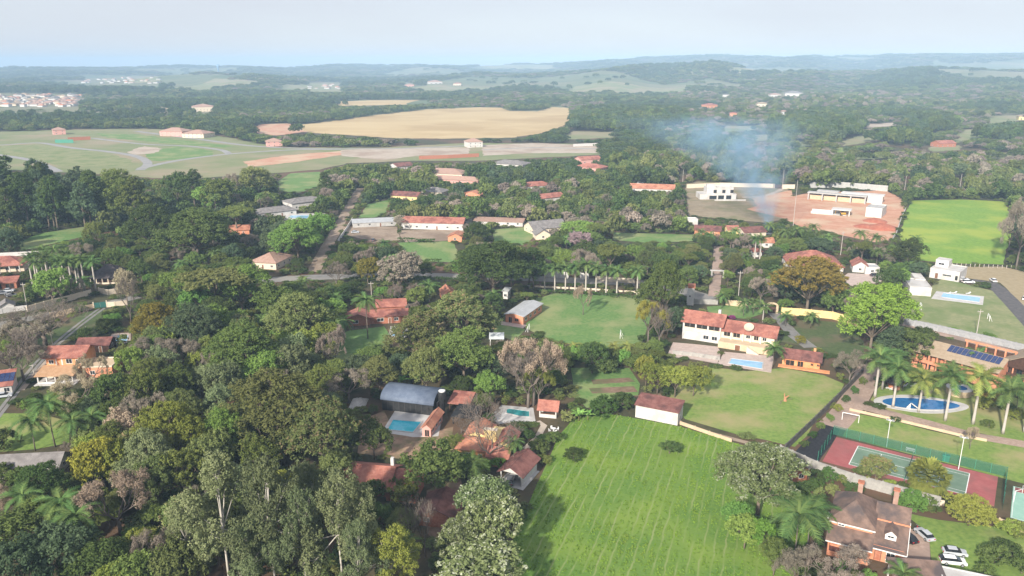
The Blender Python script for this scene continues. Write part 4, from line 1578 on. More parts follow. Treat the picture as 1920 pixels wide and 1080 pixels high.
# --- white flat-roofed house
def modern():
    b = Bld('house', 'white flat-roofed modern house beside the dark driveway', 'house', (1742, 520), (1797, 529), lm='the white flat-roofed house')
    w = b.w
    b.walls(0, 0, w, 13, 3.9, w_white)
    b.flat(0, 0, w, 13, 3.9, w_white, par=.45, roofm=g_deck)
    b.box('upper_block', .4, 5.5, 4.05, 5.6, 11, 7.0, w_white)
    b.wm = w_white
    b.flat(.4, 5.5, 5.6, 11, 7.0, w_white, par=.2, roofm=g_deck)
    b.win('F', 2.2, .1, 1.1, 2.3, fr=frame_d, door=True)
    b.win('F', 5, 1.7, 3.6, .8, fr=frame_w)
    b.win('F', 10, .6, 1.0, 1.9, fr=frame_d)
    b.win('F', 1.2, 5.0, 2.4, 1.0, (.4, 5.5, 5.6, 11))
    b.done()
    c = Bld('pool_house', 'white flat-roofed wing by the long pale pool', 'house', (1704, 553), (1745, 556), lm='the white pool wing')
    w = c.w
    c.walls(0, 0, w, 14, 3.3, w_white)
    c.flat(0, 0, w, 14, 3.3, w_white, par=.35, roofm=g_deck)
    c.box('upper_block', w * .52, 12, 3.42, w, 22, 3.9, w_white)
    c.box('wall', w * .52, 14.1, 0, w, 22, 3.3, w_white)
    c.win('R', 1.5, .1, 5, 2.4, (0, 0, w, 14), fr=frame_d)
    c.done()
modern()

# --- terracotta villa above the meadow
def villa():
    b = Bld('villa', 'two-storey terracotta-roofed villa with white veranda above the meadow', 'house', (1279, 634), (1350, 645), lm='the terracotta villa')
    w = b.w
    b.walls(0, 0, w, 9, 6.4, w_white)
    b.gable(0, 0, w, 9, 6.4, 2.4, tile_red, 'x', ov=.8)
    # veranda bays: flat dark panels with their shade painted in, and pillars
    n = 3
    for i in range(n):
        u = .5 + i * (w - .6) / n
        b.opening('F', u, 3.7, (w - 1.6) / n, 2.2)
    b.box('railing', .2, -.22, 3.4, w - .2, -.1, 4.4, w_cream)
    for i in range(n + 1):
        x = .2 + i * (w - .4) / n
        b.box('column', x - .16, -.3, 0.02 if i in (0, n) else 3.4, x + .16, -.02, 6.2, w_white)
    b.box('balcony', 0.02, -.32, 3.15, w - .02, -.01, 3.4, w_white)
    b.win('F', w * .55, .9, 1.9, 1.4, fr=frame_w)
    b.win('F', w * .77, .9, 1.9, 1.4, fr=frame_w)
    b.box('chimney', w - 2.4, 5.4, 7.6, w - 1.5, 6.3, 10.0, w_white)
    # lower wing
    x0, x1 = w + .02, w + 17.0
    b.box('terrace_wall', x0, -3.6, 0, x1 - .5, .6, 2.2, w_tan)
    b.walls(x0, .6, x1, 9.2, 5.0, w_cream)
    b.gable(x0, .6, x1, 9.2, 5.0, 2.1, tile_red, 'x', ov=.8)
    bk = (x0, .6, x1, 9.2)
    for u, ww in ((.8, 2.2), (3.8, 2.4), (10.5, 1.6)):
        b.opening('F', u, 2.9, ww, 1.6, bk)
    for u in (8.0, 13.2):
        b.win('F', u, 3.1, 1.4, 1.2, bk)
    for x in (x0 + 3.4, x0 + 7.2, x0 + 9.6, x0 + 12.8):
        b.box('column', x - .18, -.2, 2.2, x + .18, .1, 4.7, w_white)
    b.win('F', 5.4, .02, 1.8, 1.9, (x0, -3.6, x1 - .5, .6), door=True)
    # stair down to the pool
    for i in range(9):
        b.box('stair_step', x0 + 9.4 + i * .42, -5.0, 0, x0 + 9.82 + i * .42, -3.65, 2.1 - i * .23, w_cream)
    b.done()
    # dish on the roof
    c, q = math.cos(b.rot), math.sin(b.rot)
    wx, wy, _ = b.W(x0 + 8.6, 1.6)
    t = empty('satellite_dish', wx, wy, 6.05, b.rot)
    m_ = MB().lathe([(.05, 0), (.7, .08), (1.2, .28), (1.55, .55), (1.6, .56), (1.2, .24), (.7, .03), (.05, -.06)], 20)
    d_ = m_.build('dish', mat('dish_mesh', (.46, .40, .30), (.52, .46, .36), 2, .7), t, True)
    d_.location.z = .5
    d_.rotation_euler = (R(38), 0, 0)
    MB().tube([(0, 0, -.2), (0, 0, .55)], [.07, .07], 6).build('mast', metal_g, t)
    tag(t, 'large tan satellite dish on the red roof of the terracotta villa', 'satellite dish')
    a = Bld('annexe', 'orange annexe with a brown tiled roof beside the villa pool', 'house', (1466, 684), (1536, 694), lm='the orange annexe')
    w = a.w
    a.walls(0, 0, w, 6.2, 2.7, w_orange)
    a.gable(0, 0, w, 6.2, 2.7, 1.7, tile_dark, 'x', ov=.6)
    a.opening('F', 4.4, .1, 1.8, 1.9)
    a.opening('F', 1.0, .1, 2.6, 1.9)
    a.opening('F', 8.2, 1.0, .9, .9)
    a.opening('F', 10.0, 1.0, .9, .9)
    a.box('chimney', 8.6, 3.6, 3.4, 9.3, 4.3, 5.4, w_orange)
    a.box('terrace', -1, -2.2, 0, w + 3, -.02, .25, w_orange)
    a.done()
    wt_ = Bld('water_tower', 'narrow white water tower with a brick cap behind the villa', 'water tower', (1287, 572), (1300, 573), lm='the white water tower')
    wt_.walls(0, 0, wt_.w, 2.6, 6.8, w_white)
    wt_.box('cap', .1, .2, 6.82, wt_.w + .3, 2.4, 8.2, w_brick)
    wt_.win('F', .7, 3.2, .8, .9)
    wt_.done()
villa()

# --- white shed at the head of the striped field
def white_shed():
    b = Bld('shed', 'long white shed with a narrow red roof at the field edge', 'shed', (1191, 782), (1270, 798), lm='the long white shed')
    w = b.w
    b.walls(0, 0, w, 5.2, 3.6, w_white)
    b.shed(0, 0, w, 5.2, 3.6, 4.7, tile_dark, ov=.35)
    b.box('gable_wall', .01, 4.95, 3.6, w - .01, 5.19, 4.68, w_white)
    for i in range(1, 6):
        b.box('pilaster', i * w / 6 - .1, -.06, 0, i * w / 6 + .1, -.002, 3.5, w_white)
    b.win('R', 1.5, 0.02, 1.1, 2.1, door=True)
    b.done()
white_shed()

# --- white-roofed hall beside the football lawn
def hall():
    b = Bld('hall', 'salmon brick hall with a pale metal roof beside the football lawn', 'hall', (948, 604), (981, 609), lm='the pale-roofed hall')
    w = b.w
    b.walls(0, 0, w, 17, 3.1, w_salmon)
    b.gable(0, 0, w, 17, 3.1, .7, sheet_grey, 'y', ov=.5)
    b.opening('F', 1.2, .05, 1.4, 2.2)
    b.opening('F', 3.6, .9, 1.6, 1.2)
    for i in range(4):
        b.win('R', 1.5 + i * 4, 1.0, 1.8, 1.2)
    b.box('terrace', -1.5, -3.5, 0, w + 1.5, -.02, .12, g_deckp, track=False)
    b.done()
    t = Bld('canopy', 'small white awning on posts below the pale-roofed hall', 'awning', (918, 648), (944, 648), lm='the white awning')
    t.shed(0, 0, t.w, 4.4, 2.3, 2.9, plain('canvas_white', (.62, .66, .68), .7), ov=.2, th=.08)
    t.cols((.2, t.w - .2), .2, 0, 2.3, metal_w, .12)
    t.cols((.2, t.w - .2), 4.2, 0, 2.9, metal_w, .12)
    t.done()
hall()

# --- black barrel-roofed barn
def barn():
    b = Bld('barn', 'black barn with a rounded blue-grey roof behind the turquoise pool', 'barn', (717, 768), (812, 780), lm='the black barn')
    w = b.w
    d, h, rr = 8.6, 3.3, 2.5
    b.walls(0, 0, w, d, h, w_black)
    k = 14
    V, F = [], []
    for x in (-.35, w + .35):
        for q in range(k + 1):
            t = math.pi * q / k
            V.append((x, d / 2 - (d / 2 + .35) * math.cos(t), h - .15 + rr * math.sin(t)))
    for q in range(k + 1):
        V.append((V[q][0], V[q][1], V[q][2] - .12))
    for q in range(k + 1):
        V.append((V[k + 1 + q][0], V[k + 1 + q][1], V[k + 1 + q][2] - .12))
    n = k + 1
    for q in range(k):
        F.append((q, q + n, q + n + 1, q + 1))
        F.append((2 * n + q, 2 * n + q + 1, 3 * n + q + 1, 3 * n + q))
        F.append((q, q + 1, 2 * n + q + 1, 2 * n + q))
        F.append((n + q, 3 * n + q, 3 * n + q + 1, n + q + 1))
    F += [(0, 2 * n, 3 * n, n), (k, n + k, 3 * n + k, 2 * n + k)]
    b.add('roof', V, F, sheet_blue, None, True)
    for x in (0.0, w):
        gv = [(x, d / 2 - d / 2 * math.cos(math.pi * q / k), h + (rr - .3) * math.sin(math.pi * q / k)) for q in range(k + 1)]
        g2 = [(x + (.15 if x == 0 else -.15), p[1], p[2]) for p in gv]
        ff = [tuple(range(k, -1, -1)), tuple(range(k + 1, 2 * k + 2))] + [(i, i + 1, i + k + 2, i + k + 1) for i in range(k)]
        b.add('gable_wall', gv + g2, ff, w_black)
    for i in range(1, 9):
        b.box('batten', i * w / 9 - .06, -.05, .1, i * w / 9 + .06, -.002, h - .3, plain('batten_dark', (.05, .045, .045), .7))
    b.win('R', 3, .02, 2.2, 2.5, door=True, pane=w_wood)
    b.done()
    # black tank tower
    x, y, _ = b.W(w + 2.0, 1.8)
    t = empty('water_tank', x, y, 0)
    MB().lathe([(.7, 0), (.7, 3.6), (1.05, 4.2), (1.1, 6.4), (1.0, 6.6)], 16).build('tank', w_black, t, True)
    MB().lathe([(.9, 6.6), (.9, 6.85), (.3, 6.95)], 16).build('lid', metal_w, t)
    tag(t, 'tall black water tank with a white lid beside the black barn', 'water tank')
    c = Bld('lean_to', 'open shelter with an orange tile roof behind the black tank', 'shelter', (842, 772), (878, 776), lm=None)
    c.shed(0, 0, c.w, 5.5, 2.6, 3.6, tile_red, ov=.4)
    c.cols((.2, c.w - .2), .2, 0, 2.5, w_wood)
    c.cols((.2, c.w - .2), 5.3, 0, 3.4, w_wood)
    c.done()
    q = Bld('lean_to', 'low black-sheeted shelter between the barn and bare tree', 'shelter', (848, 795), (888, 800), lm=None)
    q.shed(0, 0, q.w, 6.0, 2.2, 2.8, w_black, ov=.3)
    q.cols((.2, q.w - .2), .2, 0, 2.1, w_black)
    q.cols((.2, q.w - .2), 5.8, 0, 2.7, w_black)
    q.done()
    # pool house: long narrow orange roof
    p = Bld('pool_house', 'narrow pool house with bright orange roof beside the turquoise pool', 'house', (790, 818), (808, 820), lm='the orange-roofed pool house')
    p.walls(.3, 0, p.w, 9.5, 2.6, w_pink)
    p.gable(.3, 0, p.w, 9.5, 2.6, .9, tile_orange, 'y', ov=.45)
    p.opening('F', .6, .1, 1.3, 1.9)
    for i in range(3):
        p.win('R', 1 + i * 2.8, .8, 1.4, 1.2)
    p.done()
barn()

# --- clay-roofed house with yellow gable, in the centre
def clay():
    b = Bld('house', 'orange clay-roofed house with a yellow wall behind a bare tree', 'house', (858, 862), (955, 872), lm='the yellow-walled clay house')
    w = b.w
    b.walls(0, 0, w * .55, 6, 2.9, w_orange)
    b.hip(0, 0, w * .55, 6, 2.9, 1.6, tile_orange)
    b.walls(w * .25, 6.02, w * .9, 12.5, 3.3, w_yellow)
    b.gable(w * .02, 6.6, w * .48, 13, 3.2, 1.5, tile_orange, 'y', wall=w_yellow)
    b.box('yellow_wall', w * .42, 4.9, 2.6, w * .66, 5.9, 5.9, w_yellow)
    b.box('yellow_wall_cap', w * .40, 4.8, 5.9, w * .68, 6.0, 6.1, w_cream)
    b.gable(w * .66, 3.5, w * 1.0, 11, 3.0, 1.4, tile_red, 'y', wall=w_yellow)
    b.walls(w * .62, -1.5, w * .98, 3.4, 2.7, w_salmon)
    b.gable(w * .62, -1.5, w * .98, 3.4, 2.7, 1.1, tile_red, 'x')
    b.win('F', 2, 1, 1.4, 1.2, (0, 0, w * .55, 6))
    b.win('F', 5, .02, 1.0, 2.1, (0, 0, w * .55, 6), door=True)
    b.win('F', 1.4, 1, 1.4, 1.2, (w * .62, -1.5, w * .98, 3.4))
    b.done(shrink=.8)
    c = Bld('carport', 'dark red tiled carport with a white side wall', 'carport', (938, 904), (978, 914), lm='the dark red carport')
    w = c.w
    c.gable(0, 0, w, 8.5, 3.0, 1.5, tile_dark, 'y', ov=.7, wall=w_white)
    c.box('wall', w - .25, 0.1, 0, w - .02, 8.4, 3.0, w_white)
    c.box('wall', 0.02, 8.2, 0, w - .27, 8.4, 3.0, w_wood)
    c.cols((.15,), .2, 0, 3.0, w_white)
    c.cols((.15,), 4.5, 0, 3.0, w_white)
    c.box('floor', -.3, -1.0, 0, w + .8, 8.1, .1, g_deck)
    c.done()
    k = Bld('kiosk', 'small red-roofed garden kiosk beside the teal pool', 'kiosk', (1011, 782), (1043, 785), lm='the red-roofed kiosk')
    w = k.w
    k.box('wall', 0, 3.4, 0, w, 3.6, 2.6, w_white)
    k.box('wall', 0, 0, 0, w, .2, .95, w_white)
    k.box('counter', .3, .22, 0, w - .3, .7, .9, door_w)
    k.cols((.15, w - .15), .1, .9, 2.6, w_white, .3)
    k.wm = w_salmon
    k.gable(0, 0, w, 3.6, 2.6, 1.5, tile_red, 'x', ov=.6)
    k.done()
    r_ = Bld('bungalow', 'red brick-tiled bungalow half hidden by eucalyptus crowns', 'house', (645, 925), (728, 932), lm='the red-tiled bungalow')
    w = r_.w
    r_.walls(0, 0, w, 8.5, 2.9, w_brick)
    r_.gable(0, 0, w, 8.5, 2.9, 1.9, tile_red, 'x', ov=.7)
    r_.walls(w + .02, -1.5, w + 6.5, 5.5, 2.6, w_brick)
    r_.shed(w + .4, -1.5, w + 6.5, 5.5, 2.6, 3.6, tile_red, ov=.4)
    for u in (1.5, 4.5, 7.2):
        r_.win('F', u, 1, 1.3, 1.2, (0, 0, w, 8.5))
    r_.win('F', 1.0, .02, 1.0, 2.1, (w, -1.5, w + 6.5, 5.5), door=True)
    r_.box('chimney', w - 1.2, 6.2, 3.2, w - .5, 6.9, 5.9, w_white)
    r_.done(shrink=.7)
    s_ = Bld('bungalow', 'low reddish roof under the white blossoming trees', 'house', (786, 985), (850, 992), lm=None)
    s_.walls(0, 0, s_.w, 8, 2.6, w_brick)
    s_.gable(0, 0, s_.w, 8, 2.6, 1.6, tile_dark, 'y')
    s_.win('F', 1.0, 1, 1.2, 1.1)
    s_.done(keep=False)
clay()

# --- orange two-storey house on the lane
def orange():
    b = Bld('house', 'two-storey orange house with white bands on the wheel track lane', 'house', (92, 708), (160, 706), lm='the orange two-storey house')
    w = b.w
    b.walls(0, 0, w, 8.5, 6.6, w_orange)
    b.gable(0, 0, w, 8.5, 6.6, 1.7, tile_red, 'x', ov=.9)
    b.box('band', -.03, -.05, 3.2, w + .03, -.003, 3.55, w_white)
    for x in (2.6, 4.3):
        b.box('band', x, -.06, 3.6, x + .4, -.003, 6.4, w_white)
    b.win('F', 5.6, 4.3, 1.8, 1.5)
    b.win('F', .7, 4.3, 1.4, 1.3)
    b.win('F', 8.4, 4.3, 1.6, 1.3)
    b.win('F', .7, 1.2, 1.4, 1.3)
    # porch wing in front
    b.box('porch_wall', -.6, -.4, 0, 9.5, -.1, 2.5, w_cream)
    b.shed(-.6, -5.4, 9.5, -.2, 2.7, 3.7, mat('tile_sand', (.46, .27, .15), (.54, .34, .20), .9, wave=(3.2, 'X', .4)), ov=.5)
    for i in range(5):
        x = -.4 + i * 2.42
        b.box('column', x - .17, -5.3, 0, x + .17, -4.96, 2.65, w_white)
    b.box('porch_floor', -1.2, -6.4, 0, 10.2, -.42, .2, g_deck)
    b.box('plinth', -.5, -5.34, .2, 9.4, -5.2, .75, w_white)
    # salmon rear wing
    b.walls(w + .02, -1.0, w + 8.5, 6.5, 3.2, w_salmon)
    b.flat(w + .05, -1.0, w + 8.5, 6.5, 3.2, w_cream, par=.4, roofm=w_tan)
    b.win('F', 2, 1, 1.5, 1.2, (w, -1.0, w + 8.5, 6.5))
    b.done()
    simple('dark red-tiled outbuilding behind the orange two-storey house', 'the dark red outbuilding', (146, 662), (205, 660), 6, 2.6, 'gable', 1.4, tile_dark, w_wood, name='outbuilding', cat='house')
    s_ = Bld('house', 'red-roofed house with solar panels at the lane end', 'house', (-30, 745), (24, 738), lm='the solar-roofed house')
    w = s_.w
    s_.walls(0, 0, w, 7, 2.7, w_white)
    s_.shed(0, 0, w, 7, 2.7, 4.6, tile_red, ov=.5)
    k = 1.9 / 7
    for i in range(5):
        for r_ in range(2):
            xa, ya = 1.2 + i * 1.25, 1.6 + r_ * 2.0
            v = [(xa, ya, 2.95 + k * ya), (xa + 1.15, ya, 2.95 + k * ya), (xa + 1.15, ya + 1.9, 2.95 + k * (ya + 1.9)), (xa, ya + 1.9, 2.95 + k * (ya + 1.9))]
            v += [(a, b_, c + .05) for a, b_, c in v]
            s_.add('solar_panel', v, [(0, 3, 2, 1), (4, 5, 6, 7), (0, 1, 5, 4), (1, 2, 6, 5), (2, 3, 7, 6), (3, 0, 4, 7)], solar)
    s_.win('F', 2, .8, 1.5, 1.3)
    s_.win('F', 5, .8, 1.5, 1.3)
    s_.done()
orange()

# --- grey-roofed house, lower left
def greyhouse():
    b = Bld('house', 'long grey-tiled house with a white gable by the bougainvillea', 'house', (-40, 900), (112, 892), lm='the grey-tiled house')
    w = b.w
    b.walls(0, 0, w, 6, 2.6, w_white)
    b.gable(0, 0, w, 6, 2.6, 1.7, tile_grey, 'x', ov=.5)
    for i in range(4):
        b.win('F', 2 + i * 4.5, .8, 1.4, 1.2)
    b.win('R', 2.2, 1.0, 1.4, 1.2)
    b.done()
greyhouse()

# --- the thatched and red-roofed places by the palm grove
def grove():
    b = Bld('thatched_lodge', 'dark thatched lodge behind the royal palm grove', 'house', (172, 532), (228, 530), lm='the dark thatched lodge')
    w = b.w
    b.walls(0, 0, w, 10, 2.6, w_wood)
    b.hip(0, 0, w, 10, 2.4, 4.6, thatch, ov=1.6, caps=False)
    b.cols([.2 + i * (w - .4) / 5 for i in range(6)], -1.2, 0, 2.5, w_cream, .3)
    b.box('plinth', -.5, -1.5, 0, w + 5, -1.38, .7, w_cream)
    b.done()
    b = Bld('house', 'wide red-tiled house at the edge behind the royal palms', 'house', (-60, 514), (46, 508), lm='the wide red-tiled house')
    w = b.w
    b.walls(0, 0, w, 11, 3.2, w_cream)
    b.hip(0, -2, w, 11, 3.2, 3.0, tile_red, ov=.7)
    b.cols([w - 1 - i * 4 for i in range(5)], -2.3, 0, 3.2, w_white, .35)
    for i in range(4):
        b.win('F', w - 3.5 - i * 4, .8, 1.6, 1.4)
    b.box('back_wall', -2, 17, 0, w + 3, 17.3, 5.2, w_white)
    b.done()
    b = Bld('garage', 'low red-roofed garage in front of the wide red-tiled house', 'garage', (-50, 546), (32, 540), lm='the red-roofed garage')
    w = b.w
    b.walls(0, 0, w, 5, 2.6, w_brick)
    b.shed(0, 0, w, 5, 2.6, 3.8, tile_red, ov=.4)
    for i in range(3):
        b.opening('F', w - 4 - i * 4.5, .05, 3.2, 2.2)
    b.done()
    b = Bld('gatehouse', 'small white cottage with a dark tiled roof behind the cream wall', 'house', (0, 588), (28, 584), lm='the small white cottage')
    w = b.w
    b.walls(0, 0, w, 5, 2.6, w_white)
    b.gable(0, 0, w, 5, 2.6, 1.4, tile_grey, 'y')
    b.win('F', w - 2.6, 1.1, 1.0, 1.0)
    b.done()
grove()

# --- the bungalow among palms in the middle
def bungalow():
    b = Bld('bungalow', 'brick bungalow with bright red roofs among garden palms', 'house', (650, 612), (765, 606), lm='the bright red-roofed bungalow')
    w = b.w
    b.walls(0, 0, w * .38, 7, 2.8, w_brick)
    b.gable(0, 0, w * .38, 7, 2.8, 1.6, tile_red, 'y', ov=.6)
    b.walls(w * .38 + .02, 1.0, w, 8, 2.8, w_brick)
    b.gable(w * .4, 1.0, w, 8, 2.8, 1.3, tile_red, 'x', ov=.5)
    b.walls(w * .5, 10, w * .98, 17, 3.6, w_brick)
    b.gable(w * .5, 10, w * .98, 17, 3.6, 1.6, tile_red, 'x', ov=.6)
    b.win('F', 2.2, .9, 2.0, 1.3, (0, 0, w * .38, 7))
    b.win('F', 2.5, .9, 2.4, 1.3, (w * .38, 1, w, 8))
    b.win('F', 6.5, .02, 1.0, 2.1, (w * .38, 1, w, 8), door=True)
    b.win('F', 8.5, .9, 1.6, 1.3, (w * .38, 1, w, 8))
    b.win('F', 6.0, 1.2, 1.6, 1.3, (w * .5, 10, w * .98, 17))
    b.done()
    simple('small orange tiled lodge roof beside the feather palms', 'the small orange lodge', (832, 566), (856, 564), 8, 2.8, 'gable', 1.8, tile_orange, w_salmon, axis='y', name='lodge')
    simple('white shed with blue-white boards under the dark street tree', None, (943, 560), (952, 561), 3, 3.2, 'shed', .6, sheet_grey, w_white, name='shed', cat='shed')
bungalow()

# --- houses of the middle distance
simple('brown-tiled villa roof beside the dirt road', 'the brown-tiled villa', (470, 503), (518, 506), 15, 3.0, 'hip', 3.0, tile_pink, w_cream)
b = simple('white villa with grey hip roofs and a pool terrace', 'the white villa with grey roofs', (485, 410), (556, 402), 12, 2.9, 'hip', 2.2, tile_grey, w_white)
simple('white two-storey wing of grey tile above the villa terrace', 'the grey-tiled upper wing', (548, 394), (612, 386), 14, 4.0, 'hip', 2.2, tile_grey, w_white)
simple('small red-roofed cottage left of the dirt road', 'the red-roofed cottage', (425, 442), (468, 440), 9, 2.9, 'gable', 1.8, tile_orange, w_salmon)
simple('long low grey-roofed stable with open bays', 'the grey-roofed stable', (662, 427), (745, 423), 8, 2.5, 'shed', .8, sheet_grey, w_grey, name='stable', cat='stable')
b = simple('long white house under a red tile roof beside the stable', 'the long red-roofed house', (753, 429), (868, 432), 11, 3.9, 'gable', 2.2, tile_red, w_white)
simple('small terracotta cabin in front of the long red-roofed house', 'the terracotta cabin', (840, 453), (866, 454), 8, 2.8, 'gable', 1.6, tile_orange, w_salmon, axis='y', name='cabin')
simple('black-walled barn beside the long red-roofed house', None, (869, 430), (884, 430), 8, 4.2, 'flat', 0, w_black, w_black, name='barn', cat='barn', wins=None)
simple('long low white stable with a grey roof', 'the low white stable', (888, 422), (980, 425), 8, 2.4, 'shed', .8, tile_pink, w_white, name='stable', cat='stable')
b = simple('grey-shingled house with a cross gable on the lawn', 'the grey-shingled house', (1000, 440), (1062, 434), 12, 3.0, 'gable', 3.0, tile_grey, w_cream)
simple('grey gabled porch wing of the shingled house', None, (1005, 450), (1032, 449), 9, 2.8, 'gable', 2.4, tile_grey, w_cream, axis='y')
simple('yellow-walled house under a brown tile roof', 'the yellow-walled house', (732, 375), (782, 378), 11, 3.4, 'gable', 2.0, tile_dark, w_yellow)
simple('cream house under a grey-brown hip roof', 'the cream hip-roofed house', (788, 366), (828, 369), 12, 2.9, 'hip', 2.4, tile_grey, w_cream)
simple('salmon house with a small orange gable roof', 'the salmon gabled house', (867, 370), (900, 373), 9, 2.9, 'gable', 1.8, tile_orange, w_salmon, axis='y')
simple('red hip-roofed house deep among trees', 'the red hip-roofed house', (985, 357), (1036, 354), 12, 2.7, 'hip', 2.4, tile_red, w_white)
simple('red-tiled house beside a pale blue wall', 'the red-tiled house with blue wall', (1012, 380), (1058, 375), 10, 2.7, 'gable', 2.0, tile_red, w_white)
simple('long red-tiled house with a white end wall', 'the long white-ended red house', (1180, 360), (1264, 363), 12, 3.0, 'gable', 2.4, tile_orange, w_white)
simple('broad house with pale clay roofs beside the red wall', 'the pale clay-roofed house', (790, 331), (866, 334), 20, 3.0, 'hip', 3.0, tile_pink, w_cream)
simple('low house with weathered pink roofs below the red wall', 'the weathered pink roofs', (806, 342), (896, 347), 10, 2.9, 'hip', 2.4, tile_pink, w_pink)
simple('small white house with brown roof by the dark trees', 'the small white brown-roofed house', (745, 319), (776, 316), 14, 3.0, 'gable', 2.2, tile_dark, w_white)
simple('white house with grey flat terraces behind the trees', 'the white terraced house', (920, 313), (980, 317), 18, 3.4, 'hip', 2.6, tile_grey, w_white)
simple('pink two-storey house with a red tower roof', 'the pink two-storey house', (1078, 322), (1126, 326), 14, 4.6, 'hip', 2.4, tile_red, w_pink)
simple('low pink tiled house beside the pink two-storey house', 'the low pink house', (1090, 308), (1128, 306), 14, 4.0, 'gable', 2.2, tile_red, w_pink)
simple('dark red farmhouse roof beside the smoke', 'the dark red farmhouse', (1302, 440), (1350, 443), 9, 2.7, 'gable', 1.8, tile_dark, w_salmon)
simple('small yellow-walled cottage next to the dark red farmhouse', 'the small yellow cottage', (1365, 440), (1385, 440), 7, 2.8, 'gable', 1.5, tile_red, w_yellow)
simple('long red-brown roof at the foot of the smoke', 'the roof at the foot of the smoke', (1396, 445), (1436, 443), 10, 2.6, 'gable', 1.8, tile_dark, w_cream)
simple('small terracotta cottage below the smoke', 'the small terracotta cottage', (1424, 464), (1450, 465), 8, 2.8, 'gable', 1.6, tile_orange, w_white)
simple('tiny tiled porch lodge between palm trunks', None, (1413, 482), (1428, 482), 5, 2.6, 'hip', 1.4, tile_red, w_white, name='lodge')
simple('white shed with two doors near the dark red farmhouse', None, (1284, 424), (1308, 424), 6, 3.6, 'flat', 0, w_white, w_white, name='shed', cat='shed')
b = simple('large hip-roofed red house behind the bronze tree', 'the large red hip-roofed house', (1480, 512), (1580, 516), 20, 3.4, 'hip', 5.0, tile_red, w_white)
simple('red-roofed gate lodge beside a white garage', 'the red gate lodge', (1598, 510), (1626, 512), 9, 3.0, 'gable', 2.0, tile_red, w_white, axis='y', name='lodge')
simple('white open-fronted garage behind the bright green tree', 'the white garage', (1622, 514), (1648, 515), 7, 2.8, 'flat', 0, sheet_grey, w_white, name='garage', cat='garage')
simple('red cabin at the corner of the grey boundary wall', None, (1490, 905), (1512, 902), 5, 2.8, 'gable', 1.3, tile_red, w_brick, name='cabin', axis='y')

# --- two-storey white house and the building site
def site():
    b = Bld('house', 'white two-storey cubic house on the dry plot', 'house', (1312, 374), (1380, 374), lm='the white two-storey house')
    w = b.w
    b.walls(0, 0, w, 12, 3.4, w_white)
    b.flat(0, 0, w, 12, 3.4, w_white, par=.3, roofm=g_deck)
    b.box('upper_wall', w * .20, 1.5, 3.55, w * .93, 11, 7.2, w_white)
    b.flat(w * .20, 1.5, w * .93, 11, 7.2, w_white, par=.9, roofm=g_deck)
    b.box('tank_tower', w * .24, 6, 7.4, w * .48, 10, 9.4, w_white)
    for u, z, ww, hh in ((6.5, .2, 5, 2.4), (12.5, .2, 4, 2.6), (18, .2, 3.5, 2.6)):
        b.win('F', u, z, ww, hh, fr=frame_d)
    up = (w * .2, 1.5, w * .93, 11)
    for u in (4.5, 10.5, 16):
        b.win('F', u, 4.2, 2.2, 2.2, up, fr=frame_d)
    b.box('garden_wall', w * .35, -6, 0, w * 1.2, -5.7, 1.1, w_white)
    b.done()
    c = Bld('building_shell', 'long unfinished concrete shell on the red building site', 'building', (1514, 374), (1622, 383), lm='the long concrete shell')
    w = c.w
    c.box('wall', 0, 6, 0, w, 6.4, 5.0, w_conc)
    c.box('slab', -.5, -.5, 4.6, w + .5, 6.0, 5.2, w_grey)
    for i in range(5):
        x = .3 + i * (w - .6) / 4
        c.box('pillar', x - .4, .0, 0, x + .4, .8, 4.6, w_grey)
    for i in range(4):
        x = .9 + i * (w - .6) / 4
        c.box('infill_wall', x, 2.5, 0, x + (w - .6) / 4 - 1.2, 2.8, 3.2, w_tan)
    c.box('upper_slab', w * .12, 6.5, 5.2, w * .5, 13, 5.7, w_grey)
    c.box('upper_slab', w * .55, 6.5, 5.0, w * 1.28, 14, 5.6, w_white)
    c.box('wall', w * .56, 6.6, 0, w * 1.26, 13.8, 5.0, w_white)
    c.done()
    d = Bld('building_shell', 'white cubic shell at the end of the building site', 'building', (1622, 406), (1652, 409), lm='the white cubic shell')
    w = d.w
    d.walls(0, 0, w, 16, 5.2, w_white)
    d.flat(0, 0, w, 16, 5.2, w_white, par=.6, roofm=w_grey)
    d.opening('L', 1.5, .2, 3, 3.4)
    d.done()
    e = Bld('building_shell', 'low white-slabbed pool shell in the red earth', 'building', (1520, 400), (1594, 406), lm='the low pool shell')
    w = e.w
    e.box('wall', 0, 0, 0, w * .55, .4, 1.6, w_white)
    e.box('wall', 0, 5.6, 0, w * .95, 6, 2.0, w_white)
    e.box('floor', 0.1, .42, 0, w * .9, 5.58, .5, w_grey)
    e.box('slab', w * .52, -.6, 3.3, w + .3, 6.5, 3.9, w_white)
    for x in (w * .55, w * .97):
        e.box('pillar', x - .3, -.2, 0, x + .3, .4, 3.3, w_white)
    e.box('back_wall', w * .55, 6.05, 0, w, 6.4, 3.3, w_tan)
    e.done()
site()

